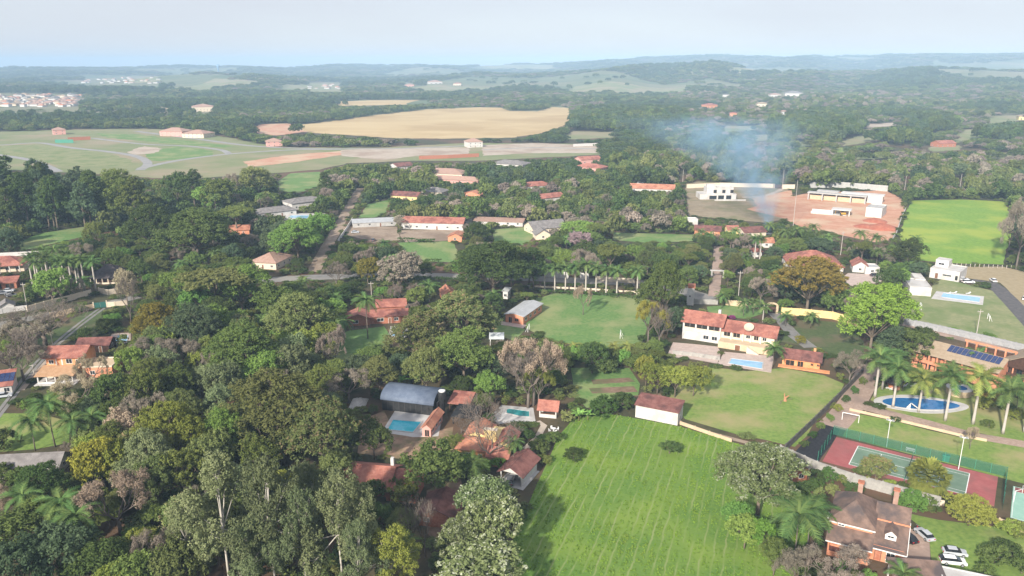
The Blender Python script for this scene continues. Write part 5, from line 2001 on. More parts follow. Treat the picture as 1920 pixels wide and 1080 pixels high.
# --- far villas and the villages
simple('pink-roofed villa on the laid out plots, beside its twin', 'the pink plot villas', (300, 255), (342, 256), 22, 6, 'hip', 4, tile_pink, w_pink)
simple('wide pink villa with low roofs on the laid out plots', None, (342, 258), (382, 259), 24, 5, 'hip', 4, tile_pink, w_cream)
simple('small lone pink house by the plot road bend', 'the lone pink house', (500, 275), (530, 274), 16, 5, 'hip', 3.5, tile_pink, w_pink)
simple('square pink house at the edge of the plots', 'the square pink house', (100, 253), (124, 252), 16, 6, 'hip', 3, tile_pink, w_pink)
simple('pale new house above the red wall', 'the pale new house', (878, 277), (905, 276), 16, 6, 'hip', 3.5, tile_pink, w_white)
simple('cream farmhouse in the woods behind the plots', 'the cream farmhouse', (362, 210), (404, 209), 40, 9, 'hip', 5, tile_pink, w_cream)
simple('low tan farm roof in the woods behind the plots', None, (298, 212), (322, 211), 30, 6, 'hip', 4, tile_tan, w_tan)
simple('brick farmhouse on the wooded slope', 'the brick farmhouse', (1762, 276), (1792, 275), 14, 4, 'gable', 2.5, tile_red, w_brick)
for i, (px, py, w_, lab, tl, wl) in enumerate((
    (1325, 203, 22, 'red-roofed house lost in hazy woods behind the smoke', tile_red, w_salmon), (1420, 200, 20, 'cream house in the hazy woods right of the smoke', tile_tan, w_cream), (1465, 215, 14, 'small white house in the hazy woods right of the smoke', tile_pink, w_white), (1368, 218, 12, 'tiny red house in the hazy woods by the smoke', tile_red, w_salmon), (1450, 232, 16, 'pale pink house in the hazy woods above the smoke', tile_pink, w_pink),
    (1472, 180, 30, 'long white house under the wooded ridge', tile_grey, w_white), (1445, 182, 18, 'small white house under the wooded ridge', tile_pink, w_white), (1910, 225, 20, 'yellow house at the edge of the wooded slope', tile_tan, w_yellow), (1355, 182, 12, 'tiny white house low on the wooded ridge', tile_grey, w_white), (805, 158, 24, 'white farmstead beside the long pale pasture', tile_pink, w_white), (850, 160, 14, 'small farm roof beside the long pale pasture', tile_red, w_cream), (760, 163, 16, 'pink farm roof at the pasture edge', tile_pink, w_pink))):
    x, y = GH(px, py)
    s_ = math.hypot(x, y) / FOC
    b = Bld('house', lab, 'house', (960, 600), rot=random.uniform(-20, 20))
    z = float(hills(x, y))
    b.e.location = (x, y, z - .5)
    b.ax, b.ay = x, y
    W_ = w_ * s_
    H_ = 5 + W_ * .06
    b.walls(0, 0, W_, W_ * .8, H_, wl)
    b.hip(0, 0, W_, W_ * .8, H_, W_ * .12, tl, ov=1)
    for k in range(3):
        b.win('F', (k + .3) * W_ / 3, 1.2, W_ * .12, 2.0)
    raster(KEEP, [(px - 2, py + 1), (px + w_, py + 1), (px + w_, py - 7), (px - 2, py - 7)])
    raster(CLEAR, [(px - 4, py + 2), (px + w_ + 4, py + 2), (px + w_ + 4, py - 6), (px - 4, py - 6)])

def village(n, px0, px1, py0, py1, label, group, big=1.0, edge=None):
    """the far town: every roof a house of its own"""
    rng = np.random.default_rng(n)
    meshes = []
    for tl, wl in ((tile_pink, w_white), (tile_grey, w_white), (tile_tan, w_cream), (tile_orange, w_white)):
        v, f = boxvf(0, 0, 0, 1, 1, .55)
        me = mesh('wall', v, f, wl)
        hv = [(-.06, -.06, .56), (1.06, -.06, .56), (1.06, 1.06, .56), (-.06, 1.06, .56), (.3, .5, .85), (.7, .5, .85)]
        mr = mesh('roof', hv, [(0, 1, 5, 4), (1, 2, 5), (2, 3, 4, 5), (3, 0, 4), (0, 3, 2, 1)], tl)
        meshes.append((me, mr))
    for i in range(n):
        px = rng.uniform(px0, px1)
        py = rng.uniform(py0, py1)
        x, y = GH(px, py)
        z = float(hills(x, y))
        k = int(rng.choice(4, p=[.3, .4, .2, .1]))
        o = empty('house', x, y, z - .4, rng.uniform(-.3, .3) + (1.57 if rng.random() < .5 else 0))
        q = rng.uniform(9, 16) * big
        o.scale = (q, q * rng.uniform(.7, 1.1), rng.uniform(6, 10) * big ** .5)
        link('wall', meshes[k][0], o)
        link('roof', meshes[k][1], o)
        tag(o, label, 'house', group)
    quad = [(px0 - 4, py0 - 3), (px1 + 4, py0 - 3), (px1 + 4, py1 + 4), (px0 - 4, py1 + 4)]
    raster(KEEP, quad)
    raster(CLEAR, quad)
village(150, -10, 150, 180, 201, 'pale little house of the dense town at the wood edge', 'houses of the dense pale town', 1.15)
village(34, 160, 300, 146, 157, 'tiny pale house of the village on the far hill', 'houses of the far hill village', 1.3)
village(12, 580, 640, 158, 168, 'tiny house of the hamlet on the middle ridge', 'houses of the ridge hamlet', 1.2)
# ------------------------------------------------------------------ walls, fences, pools, courts
def wall_line(label, pts, h, m, t=.22, panel=3.4, name='garden_wall', cap=None, post=None, keep=True, lm=None):
    """boundary wall along photo points, one part for each bay"""
    P = [Vector(G(*p)) for p in pts]
    e = empty(name, P[0].x, P[0].y)
    for a, b in zip(P[:-1], P[1:]):
        L_ = (b - a).length
        n = max(1, round(L_ / panel))
        d = (b - a) / L_
        ang = math.atan2(d.y, d.x)
        v, f = boxvf(.02, -t / 2, 0, L_ / n - .02, t / 2, h)
        me = mesh('wall_panel', v, f, m)
        v, f = boxvf(-.16, -t / 2 - .06, 0, .16, t / 2 + .06, h + .12)
        mp = mesh('wall_post', v, f, post or m)
        for i in range(n):
            q = a + d * (L_ * i / n) - P[0]
            o = link('panel', me, e)
            o.location = (q.x, q.y, 0)
            o.rotation_euler.z = ang
            o = link('post', mp, e)
            o.location = (q.x, q.y, 0)
            o.rotation_euler.z = ang
        if cap:
            q = a - P[0]
            v, f = boxvf(0, -t / 2 - .08, h, L_, t / 2 + .08, h + .1)
            o = link('coping', mesh('coping', v, f, cap), e)
            o.location = (q.x, q.y, .125)
            o.rotation_euler.z = ang
    tag(e, label, 'wall', 'boundary walls')
    if keep:
        raster(KEEP, [proj(p.x, p.y, 0) for p in P] + [proj(p.x, p.y, h) for p in reversed(P)])
    c = P[len(P) // 2]
    if lm:
        landmark(lm, c.x, c.y)
    return e

w_mottle = mat('wall_mottled', (.24, .245, .26), (.40, .40, .40), .45, .9, c3=(.16, .17, .20), scale3=.2)
wall_line('grey concrete wall dividing the tennis court from the chalet', [(1462, 853), (1530, 884), (1600, 908), (1680, 930), (1762, 952)], 2.6, w_conc, lm='the grey dividing wall')
wall_line('grey mottled wall along the dry mown lawn', [(1695, 608), (1760, 622), (1840, 640), (1925, 660), (1990, 678)], 2.4, w_mottle, lm='the mottled grey wall')
wall_line('cream wall below the royal palm grove', [(52, 585), (100, 572), (135, 563), (172, 553)], 2.3, w_cream, lm='the cream grove wall')
wall_line('short cream wall angled beside the lane gate', [(186, 549), (203, 553), (231, 548)], 2.2, w_cream)
wall_line('panelled beige wall along the pale street', [(95, 596), (135, 588), (176, 579)], 2.0, w_tan)
wall_line('low beige wall right of the green gate', [(201, 576), (216, 575), (240, 572)], 2.0, w_cream)
wall_line('white wall at the edge beside the small cottage', [(-20, 592), (28, 584), (52, 581)], 1.9, w_white)
wall_line('grey street wall below the mown verge', [(-30, 618), (40, 604), (70, 598)], 1.6, w_conc)
wall_line('white rendered wall behind the palm row', [(1022, 519), (1066, 523)], 3.0, w_white)
wall_line('short white wall beside the palm row gate', [(1088, 524), (1104, 525)], 3.0, w_white)
wall_line('low cream wall right of the palm row', [(1118, 526), (1200, 532)], 2.0, w_cream)
wall_line('low pale kerb wall along the palm row', [(985, 538), (1100, 543), (1205, 550)], .7, w_cream, name='kerb_wall')
wall_line('grey wall behind the villa back lawn', [(1302, 570), (1346, 571)], 2.0, w_conc)
wall_line('tan wall between villa lawn and street', [(1360, 572), (1400, 576), (1432, 581)], 2.2, w_tan)
wall_line('yellow garden wall behind the bright green tree', [(1465, 590), (1500, 592), (1560, 598), (1615, 614)], 2.8, w_yellow)
wall_line('long white wall behind the white two-storey house', [(1288, 353), (1350, 350), (1450, 352)], 3.0, w_cream)
wall_line('short white wall beside the site gate', [(1468, 354), (1490, 354)], 3.2, w_cream)
wall_line('long pale wall behind the concrete shell', [(1518, 352), (1580, 352), (1664, 359)], 4.2, w_grey)
wall_line('low white kerb wall beside the red site and green field', [(1674, 448), (1680, 440), (1690, 410), (1698, 392)], 1.2, w_grey)
wall_line('red block wall below the graded plots', [(786, 299), (840, 297), (898, 294)], 3.5, w_brick)
wall_line('white hoarding behind the tan graded plots', [(1075, 275), (1122, 273)], 3.0, w_white)
wall_line('stone edging wall between path and tennis lawn', [(1594, 770), (1680, 789), (1800, 818), (1850, 828)], .7, w_tan, name='kerb_wall')
wall_line('low white wall along the narrow meadow path', [(1276, 796), (1330, 815), (1372, 829)], .9, w_tan, name='kerb_wall')
wall_line('tan wall behind the basketball court', [(1872, 985), (1990, 1018)], 1.6, w_tan)
wall_line('cream low wall beside the tennis garden', [(1730, 925), (1748, 945), (1770, 948)], 1.2, w_cream)
wall_line('dark fence wall along the meadow and brick drive', [(1472, 846), (1520, 800), (1570, 750), (1618, 700)], 1.9, mat('fence_dark', (.07, .065, .06), (.13, .12, .105), 1.0, .9), lm='the dark meadow fence')
wall_line('white garden wall behind the dirt road', [(634, 455), (650, 432), (662, 412)], 1.8, w_white)
wall_line('terrace retaining wall below the villa ruin', [(1262, 664), (1300, 668), (1350, 676)], 1.3, w_conc, name='terrace_wall')
wall_line('green hoarding on the laid out plots', [(104, 268), (138, 268)], 4.0, green_paint, name='hoarding')
wall_line('red block wall beside the green hoarding', [(128, 264), (170, 262)], 4.0, w_brick, name='hoarding')

def gate(label, A, Bp, h, m):
    a, b = Vector(G(*A)), Vector(G(*Bp))
    L_ = (b - a).length
    e = empty('gate', a.x, a.y, 0, math.atan2(b.y - a.y, b.x - a.x))
    for k in range(2):
        v, f = boxvf(.05 + k * L_ / 2, -.05, .1, L_ / 2 * (k + 1) - .05, .05, h)
        link('gate_leaf', mesh('gate_leaf', v, f, m), e)
    for x in (-.15, L_ + .15):
        v, f = boxvf(x - .18, -.18, 0, x + .18, .18, h + .4)
        link('post', mesh('gate_post', v, f, w_cream), e)
    tag(e, label, 'gate')
gate('green sheet metal gate on the wheel track lane', (177, 579), (200, 576), 2.3, plain('gate_green', (.03, .13, .11), .6))
gate('dark gate between two white walls of the dry plot', (1452, 353), (1466, 354), 3.0, w_wood)

def arch():
    a, b = Vector(G(1437, 586)), Vector(G(1450, 587))
    e = empty('entrance_arch', a.x, a.y, 0, math.atan2(b.y - a.y, b.x - a.x))
    L_ = (b - a).length + 1.2
    for x in (0, L_):
        v, f = boxvf(x - .4, -.5, 0, x + .4, .5, 2.9)
        link('pillar', mesh('arch_pillar', v, f, w_tan), e)
    mb = MB()
    mb.tube([(L_ / 2 - (L_ / 2 + .1) * math.cos(t), 0, 2.7 + 1.1 * math.sin(t)) for t in np.linspace(0, math.pi, 10)], [.4] * 10, 6)
    mb.build('arch', w_tan, e)
    v, f = boxvf(.45, -.05, .05, L_ - .45, .05, 2.4)
    link('gate_leaf', mesh('arch_gate', v, f, w_wood), e)
    tag(e, 'tan arched gateway at the top of the villa driveway', 'gateway')
    raster(KEEP, [(1430, 588), (1455, 588), (1455, 562), (1430, 562)])
    a, b = Vector(G(1334, 520)), Vector(G(1356, 521))
    e = empty('entrance_arch', a.x, a.y, 0, math.atan2(b.y - a.y, b.x - a.x))
    L_ = (b - a).length
    for x in (0, L_):
        v, f = boxvf(x - .35, -.35, 0, x + .35, .35, 3.0)
        link('pillar', mesh('arch_pillar', v, f, w_conc), e)
    v, f = boxvf(-.8, -.5, 3.0, L_ + .8, .5, 3.4)
    link('lintel', mesh('arch_lintel', v, f, w_grey), e)
    tag(e, 'grey lintel gateway spanning the cobbled driveway', 'gateway')
arch()

# --- pools: basin with rim and water, deck
def pool(label, corners, wm, deck=None, rim=.35, oval=False, lm=None, deckm=g_deck, decklabel=None, wave=True):
    P = [Vector(G(*p)) for p in corners]
    c = sum(P, Vector((0, 0))) / len(P)
    if oval:
        u = (P[1] - P[0]) / 2
        v = (P[2] - P[0]) if len(P) == 3 else (P[3] - P[0]) / 2
        c = (P[0] + P[1]) / 2
        n = 40
        ring = []
        for i in range(n):
            t = 2 * math.pi * i / n
            ring.append(c + u * math.cos(t) * (1 + .05 * math.cos(2 * t + .6)) + v * math.sin(t) * (1 + .12 * math.cos(t)))
        P = ring
    e = empty('swimming_pool', c.x, c.y)
    L_ = [p - c for p in P]
    zw = .10
    wv = link('water', mesh('pool_water', [(p.x, p.y, zw) for p in L_], [tuple(range(len(L_)))], wm), e)
    n = len(L_)
    out = [p * (1 + rim / max(p.length, .1) * 1.3) for p in L_]
    V = [(p.x, p.y, .20) for p in L_] + [(p.x, p.y, .20) for p in out] + [(p.x, p.y, 0) for p in L_] + [(p.x, p.y, 0) for p in out]
    F = []
    for i in range(n):
        j = (i + 1) % n
        F += [(i, j, n + j, n + i), (i, 2 * n + i, 2 * n + j, j), (n + i, n + j, 3 * n + j, 3 * n + i)]
    link('rim', mesh('pool_rim', V, F, g_deck), e)
    if deck:
        D = [Vector(G(*p)) for p in deck]
        if len(deck) == 1:
            D = [c + p * (1 + deck[0][0] / p.length) for p in L_]
        D = [d - c for d in D]
        n = len(D)
        V = [(p.x, p.y, .075) for p in D] + [(p.x, p.y, -.05) for p in D]
        link('deck', mesh('pool_deck', V, [tuple(range(n))] + [(i, n + i, n + (i + 1) % n, (i + 1) % n) for i in range(n)], deckm), e)
        raster(KEEP, [proj(c.x + d.x, c.y + d.y, 0) for d in D])
        raster(CLEAR, [proj(c.x + d.x, c.y + d.y, 0) for d in D])
    for m_ in e.children:
        if m_.data.polygons[0].normal.z < 0 and m_.name.split('.')[0] in ('water', 'deck'):
            m_.data.flip_normals()
    raster(KEEP, [proj(p.x, p.y, 0) for p in P])
    raster(CLEAR, [proj(p.x, p.y, 0) for p in P])
    tag(e, label, 'pool', 'swimming pools')
    if lm:
        landmark(lm, c.x, c.y)
    return e, c, L_

pool('bright turquoise pool with a white deck in front of the black barn', [(727, 806), (737, 788), (790, 792), (774, 811)], water, [(722, 800), (742, 768), (830, 778), (822, 818), (776, 820), (726, 812)], lm='the turquoise pool')
pool('small teal pool with a pale deck behind the clay house', [(950, 769), (955, 767), (992, 772), (992, 782), (975, 781), (950, 775)], water_t, [(918, 782), (940, 760), (1000, 765), (1005, 795), (975, 790), (935, 795)], lm='the teal pool')
pool('pale blue rectangular pool below the terracotta villa', [(1367, 682), (1372, 673), (1430, 680), (1428, 692)], water_l, [(1345, 683), (1358, 660), (1450, 668), (1446, 699)], deckm=g_deckp, lm='the villa pool')
pool('long pale pool beside the white flat-roofed house', [(1764, 557), (1769, 550), (1838, 558), (1836, 567)], water_l, [(1746, 560), (1756, 546), (1845, 556), (1843, 572)], lm='the long pale pool')
op, oc, oL = pool('large oval deep blue pool ringed by a white deck', [(1676, 747), (1772, 768), (1731, 744)], water_d, [(2.3, 0)], oval=True, lm='the oval pool')
pool('small blue pool on the white villa terrace', [(540, 409), (546, 404), (580, 404), (576, 410)], water_l, [(530, 412), (540, 400), (610, 400), (600, 412)])
pool('pale round garden pool glimpsed beside the orange house trees', [(216, 640), (222, 630), (240, 630), (238, 640)], water_l, [(200, 644), (210, 626), (245, 624), (245, 646)], deckm=g_deckp)
pool('small blue pool half hidden by the mango trees', [(735, 630), (738, 622), (760, 622), (758, 632)], water_l, [(728, 632), (732, 612), (765, 612), (764, 636)])
# jacuzzi on its brick base
def jacuzzi():
    x, y = G(1797, 738)
    e = empty('hot_tub', x, y)
    MB().lathe([(3.2, 0), (3.2, 1.5), (3.3, 1.5), (3.3, 1.75), (2.0, 1.75), (2.0, 1.55)], 22).build('base', w_tan, e)
    MB().lathe([(3.35, 1.76), (3.35, 1.86), (2.0, 1.9), (2.0, 1.76)], 22).build('rim', g_deck, e)
    MB().lathe([(1.98, 1.5), (1.98, 1.80)], 22).build('water', water_d, e)
    for i in range(4):
        v, f = boxvf(3.2 + i * .3, -1, 0, 3.5 + i * .3, 1, 1.4 - i * .33)
        link('step', mesh('tub_step', v, f, w_tan), e)
    tag(e, 'raised round hot tub with violet-blue water behind the oval pool', 'hot tub')
    raster(KEEP, [(1768, 742), (1826, 742), (1826, 712), (1768, 712)])
jacuzzi()
def gazebo():
    x, y = G(1676, 728)
    e = empty('gazebo', x, y)
    MB().lathe([(3.3, 2.4), (3.2, 2.55), (1.6, 3.8), (.35, 4.6), (.1, 4.9)], 12).build('roof', thatch, e)
    for i in range(6):
        a = i * math.pi / 3
        MB().tube([(2.5 * math.cos(a), 2.5 * math.sin(a), 0), (2.5 * math.cos(a), 2.5 * math.sin(a), 2.5)], [.12, .12], 6).build('post', w_wood, e)
    MB().lathe([(1.6, 0), (1.6, 1.0), (1.75, 1.05), (1.75, 1.1)], 14).build('counter', w_salmon, e)
    tag(e, 'thatched round gazebo bar with salmon counter by the oval pool', 'gazebo')
    raster(KEEP, [(1655, 730), (1698, 730), (1698, 695), (1655, 695)])
gazebo()

# loungers
def lounger(x, y, rz, label):
    e = empty('sun_lounger', x, y, 0, rz)
    for sx in (.2, 1.6):
        for sy in (.1, .6):
            v, f = boxvf(sx - .04, sy - .04, 0, sx + .04, sy + .04, .3)
            link('leg', mesh('lounger_leg', v, f, metal_w), e)
    v, f = boxvf(0, 0, .3, 1.25, .7, .4)
    link('seat', mesh('lounger_seat', v, f, metal_w), e)
    v = [(1.25, 0, .3), (1.95, 0, .85), (1.95, .7, .85), (1.25, .7, .3), (1.25, 0, .4), (1.9, 0, .93), (1.9, .7, .93), (1.25, .7, .4)]
    link('backrest', mesh('lounger_back', v, [(0, 3, 2, 1), (4, 5, 6, 7), (0, 1, 5, 4), (1, 2, 6, 5), (2, 3, 7, 6), (3, 0, 4, 7)], metal_w), e)
    tag(e, label, 'lounger', 'sun loungers')
for i, (px, py, rz, lab) in enumerate(((1660, 729, -.6, 'white sun lounger beside the thatched gazebo'), (1667, 731, -.6, 'second white sun lounger from the thatched gazebo'), (1694, 727, .5, 'white sun lounger behind the oval pool, near the gazebo'), (1710, 727, .4, 'white sun lounger behind the middle of the oval pool'), (1717, 731, .3, 'white sun lounger where the brick path meets the pool'), (1775, 552, .1, 'white lounger beside the long pale pool'), (1786, 551, .1, 'second white lounger beside the long pale pool'), (1812, 552, .1, 'far white lounger beside the long pale pool'))):
    x, y = G(px, py)
    lounger(x, y, rz, lab)
def slide():
    x, y = G(1707, 768)
    e = empty('pool_slide', x, y, 0, R(60))
    v = [(0, 0, 1.7), (.6, 0, 1.7), (.6, -2.4, .25), (0, -2.4, .25), (0, 0, 1.8), (.6, 0, 1.8), (.6, -2.4, .35), (0, -2.4, .35)]
    link('chute', mesh('chute', v, [(0, 1, 2, 3), (4, 7, 6, 5), (0, 4, 5, 1), (1, 5, 6, 2), (2, 6, 7, 3), (3, 7, 4, 0)], metal_w), e)
    for k in range(4):
        v, f = boxvf(0, .1 + k * .22, 0, .6, .3 + k * .22, 1.65 - k * .38)
        link('step', mesh('slide_step', v, f, metal_w), e)
    tag(e, 'small white slide on the near side of the oval pool', 'pool slide')
slide()

# --- tennis and basketball courts
def court():
    red = mat('court_red', (.30, .085, .085), (.37, .115, .11), .5, .9, c3=(.26, .095, .09), scale3=.12)
    grn = mat('court_green', (.13, .205, .145), (.175, .25, .18), .4, .9, c3=(.12, .18, .13), scale3=.12)
    lw = plain('line_white', (.72, .72, .70), .8)
    A, Bq, C = Vector(G(1542, 865)), Vector(G(1864, 950)), Vector(G(1578, 822))
    ux = (Bq - A)
    LX = ux.length
    ux.normalize()
    uy = Vector((-ux.y, ux.x))
    LY = (C - A).dot(uy)
    ang = math.atan2(ux.y, ux.x)
    e = empty('tennis_court', A.x, A.y, 0, ang)
    link('surface', mesh('court_surface', [(0, 0, .03), (LX, 0, .03), (LX, LY, .03), (0, LY, .03)], [(0, 1, 2, 3)], red), e)
    cx, cy = LX / 2, LY / 2
    hw, hd = 23.77 / 2, 10.97 / 2
    link('playing_area', mesh('court_inner', [(cx - hw, cy - hd, .036), (cx + hw, cy - hd, .036), (cx + hw, cy + hd, .036), (cx - hw, cy + hd, .036)], [(0, 1, 2, 3)], grn), e)
    t = .07
    def ln(x0, y0, x1, y1):
        link('line', mesh('court_line', [(x0, y0, .042), (x1, y0, .042), (x1, y1, .042), (x0, y1, .042)], [(0, 1, 2, 3)], lw), e)
    for s_ in (-1, 1):
        ln(cx - hw, cy + s_ * hd - t, cx + hw, cy + s_ * hd + t)
        ln(cx - hw + .1, cy + s_ * 4.115 - t * .7, cx + hw - .1, cy + s_ * 4.115 + t * .7)
        ln(cx + s_ * hw - t * 1.3, cy - hd + .1, cx + s_ * hw + t * 1.3, cy + hd - .1)
        ln(cx + s_ * 6.4 - t, cy - 4.0, cx + s_ * 6.4 + t, cy + 4.0)
    ln(cx - 6.3, cy - t, cx + 6.3, cy + t)
    tag(e, 'red tennis court with a green playing area and white lines', 'tennis court')
    landmark('the tennis court', *(A + ux * cx + uy * cy))
    n = empty('tennis_net', *(A + ux * cx + uy * cy), 0, ang)
    v, f = boxvf(-.03, -6.3, .05, .03, 6.3, 1.0)
    link('net', mesh('net', v, f, seethrough('net_mesh', (.1, .12, .11), .4)), n)
    for s_ in (-1, 1):
        MB().tube([(0, s_ * 6.4, 0), (0, s_ * 6.4, 1.1)], [.06, .06], 6).build('post', green_paint, n)
    tag(n, 'net strung across the red tennis court', 'net')
    # green mesh fence
    fm = seethrough('fence_mesh_green', (.045, .17, .12), .34)
    fe = empty('court_fence', A.x, A.y, 0, ang)
    def run(x0, y0, x1, y1, h=2.5):
        d = Vector((x1 - x0, y1 - y0))
        n_ = max(2, round(d.length / 3.2))
        a_ = math.atan2(d.y, d.x)
        for i in range(n_):
            p = Vector((x0, y0)) + d * (i / n_)
            v, f = boxvf(.06, -.015, .05, d.length / n_ - .06, .015, h)
            o = link('mesh_panel', mesh('mesh_panel', v, f, fm), fe)
            o.location = (p.x, p.y, 0)
            o.rotation_euler.z = a_
            o = MB().tube([(0, 0, 0), (0, 0, h + .1)], [.05, .05], 6).build('post', green_paint, fe)
            o.location = (p.x, p.y, 0)
    run(-1.0, -.4, -1.0, LY + 1.0)
    run(-1.0, LY + 1.0, LX + 1.5, LY + 1.0)
    run(LX + 1.5, LY + 1.0, LX + 1.5, -.4)
    tag(fe, 'green mesh fence around the red tennis court', 'fence')
    raster(KEEP, [(1542, 866), (1577, 815), (1885, 905), (1866, 955)])
    raster(CLEAR, [(1535, 868), (1577, 815), (1890, 905), (1870, 960)])
    # basketball court beyond the fence
    q = empty('basketball_court', *(A + ux * (LX + 3.0) + uy * (-3.0)), 0, ang)
    BX, BY = 24.0, 15.0
    g2 = mat('court_mint', (.24, .42, .34), (.30, .48, .39), .4, .9)
    link('surface', mesh('ball_surface', [(0, 0, .03), (BX, 0, .03), (BX, BY, .03), (0, BY, .03)], [(0, 1, 2, 3)], g2), q)
    link('key_area', mesh('key_area', [(4.2 + 1.8 * math.cos(t_), BY / 2 - 2 + 1.8 * math.sin(t_), .036) for t_ in np.linspace(0, 6.283, 24, endpoint=False)], [tuple(range(24))], mat('court_pink', (.50, .20, .17), (.55, .25, .22), .5)), q)
    link('border', mesh('ball_border', [(.4, BY - 2.4, .036), (BX, BY - 2.4, .036), (BX, BY - .3, .036), (.4, BY - .3, .036)], [(0, 1, 2, 3)], red), q)
    for x0, y0, x1, y1 in ((0.2, .2, BX - .2, .3), (.2, .35, .3, BY - .2), (.35, BY - 2.5, BX - .2, BY - 2.42)):
        link('line', mesh('ball_line', [(x0, y0, .042), (x1, y0, .042), (x1, y1, .042), (x0, y1, .042)], [(0, 1, 2, 3)], lw), q)
    tag(q, 'pale green basketball court at the edge beyond the tennis fence', 'basketball court')
    p = A + ux * (LX + 4.2) + uy * (BY / 2 - 3)
    hp = empty('basketball_hoop', p.x, p.y, 0, ang)
    MB().tube([(-.9, 0, 0), (-.9, 0, 2.6), (.2, 0, 3.4)], [.09, .09, .07], 6).build('pole', metal_w, hp)
    v, f = boxvf(.2, -.9, 2.9, .27, .9, 3.95)
    link('backboard', mesh('backboard', v, f, metal_w), hp)
    MB().tube([(.5 + .23 * math.cos(t_), .23 * math.sin(t_), 3.05) for t_ in np.linspace(0, 6.283, 12)], [.02] * 12, 4).build('rim', w_orange, hp)
    tag(hp, 'white basketball hoop on the pale green court', 'basketball hoop')
    # floodlights
    for k, (px, py, ht, lab) in enumerate(((1662, 838, 7.0, 'white floodlight pole on the tennis lawn'), (1797, 880, 8.0, 'tall floodlight pole on the tennis fence line'))):
        x, y = G(px, py)
        fl = empty('floodlight', x, y, 0, ang)
        MB().tube([(0, 0, 0), (0, 0, ht)], [.09, .07], 6).build('pole', metal_w, fl)
        v, f = boxvf(-.9, -.15, ht, .9, .15, ht + .18)
        link('crossbar', mesh('crossbar', v, f, metal_w), fl)
        for s_ in (-.6, .6):
            v, f = boxvf(s_ - .25, -.45, ht + .18, s_ + .25, -.05, ht + .5)
            link('lamp_head', mesh('lamp_head', v, f, metal_g), fl)
        tag(fl, lab, 'floodlight')
        raster(KEEP, [(px - 8, py), (px + 8, py), (px + 8, py - ht * 7), (px - 8, py - ht * 7)])
    x, y = G(1706, 848)
    be = empty('bench', x, y, 0, ang)
    v, f = boxvf(-1, 0, .4, 1, .45, .48)
    link('seat', mesh('bench_seat', v, f, metal_w), be)
    v, f = boxvf(-1, .42, .6, 1, .48, .95)
    link('backrest', mesh('bench_back', v, f, metal_w), be)
    for s_ in (-.8, .8):
        v, f = boxvf(s_ - .05, .02, 0, s_ + .05, .42, .4)
        link('leg', mesh('bench_leg', v, f, metal_w), be)
    tag(be, 'white bench on the lawn behind the tennis fence', 'bench')
    x, y = G(1773, 865)
    cb = empty('shed', x, y, 0, ang)
    v, f = boxvf(-.7, -.4, 0, .7, .6, 1.5)
    link('body', mesh('locker_body', v, f, green_paint), cb)
    v, f = boxvf(-.8, -.5, 1.5, .8, .7, 1.6)
    link('roof', mesh('locker_roof', v, f, green_paint), cb)
    tag(cb, 'small green locker box beside the tennis fence', 'locker')
court()

# --- goals, poles, signs of life
def goal(px, py, rz, label, w=3.2):
    x, y = G(px, py)
    e = empty('football_goal', x, y, 0, rz)
    for s_ in (-w / 2, w / 2):
        MB().tube([(0, s_, 0), (0, s_, 2.1)], [.09, .09], 6).build('post', metal_w, e)
        MB().tube([(0, s_, 2.1), (.9, s_, 0)], [.05, .05], 5).build('stay', metal_w, e)
    MB().tube([(0, -w / 2, 2.1), (0, w / 2, 2.1)], [.09, .09], 6).build('crossbar', metal_w, e)
    tag(e, label, 'goal', 'small football goals')
    raster(KEEP, [(px - 8, py + 3), (px + 8, py + 3), (px + 8, py - 14), (px - 8, py - 14)])
goal(991, 620, R(170), 'white football goal at the end of the football lawn')
goal(1163, 632, R(-10), 'white football goal near the bare yellow tree')
goal(1726, 579, R(160), 'white goal on the dry mown lawn near the pool wing')
goal(1853, 600, R(-20), 'white goal at the far end of the dry mown lawn')
goal(1594, 790, R(60), 'white goal frame at the corner of the tennis lawn', 4)

def pole(px, py, h, label, arm=True, r=.16, lamp=False):
    x, y = G(px, py)
    e = empty('utility_pole', x, y, 0, random.uniform(-.5, .5))
    MB().tube([(0, 0, 0), (0, 0, h)], [r, r * .7], 8).build('pole', conc_pole, e)
    if arm:
        v, f = boxvf(-1.0, -.08, h - .9, 1.0, .08, h - .72)
        link('crossarm', mesh('crossarm', v, f, conc_pole), e)
        for s_ in (-.8, 0, .8):
            MB().lathe([(.05, h - .72), (.09, h - .6), (.04, h - .45)], 6, s_, 0).build('insulator', metal_g, e)
    if lamp:
        MB().tube([(0, 0, h - .3), (.9, 0, h + .3), (1.6, 0, h + .3)], [.06, .05, .05], 5).build('lamp_arm', metal_g, e)
        v, f = boxvf(1.4, -.15, h + .18, 2.1, .15, h + .32)
        link('lamp_head', mesh('street_lamp_head', v, f, metal_w), e)
    tag(e, label, 'pole', 'utility poles')
    top = proj(x, y, h)
    raster(KEEP, [(px - 5, py), (px + 5, py), (top[0] + 5, top[1]), (top[0] - 5, top[1])])
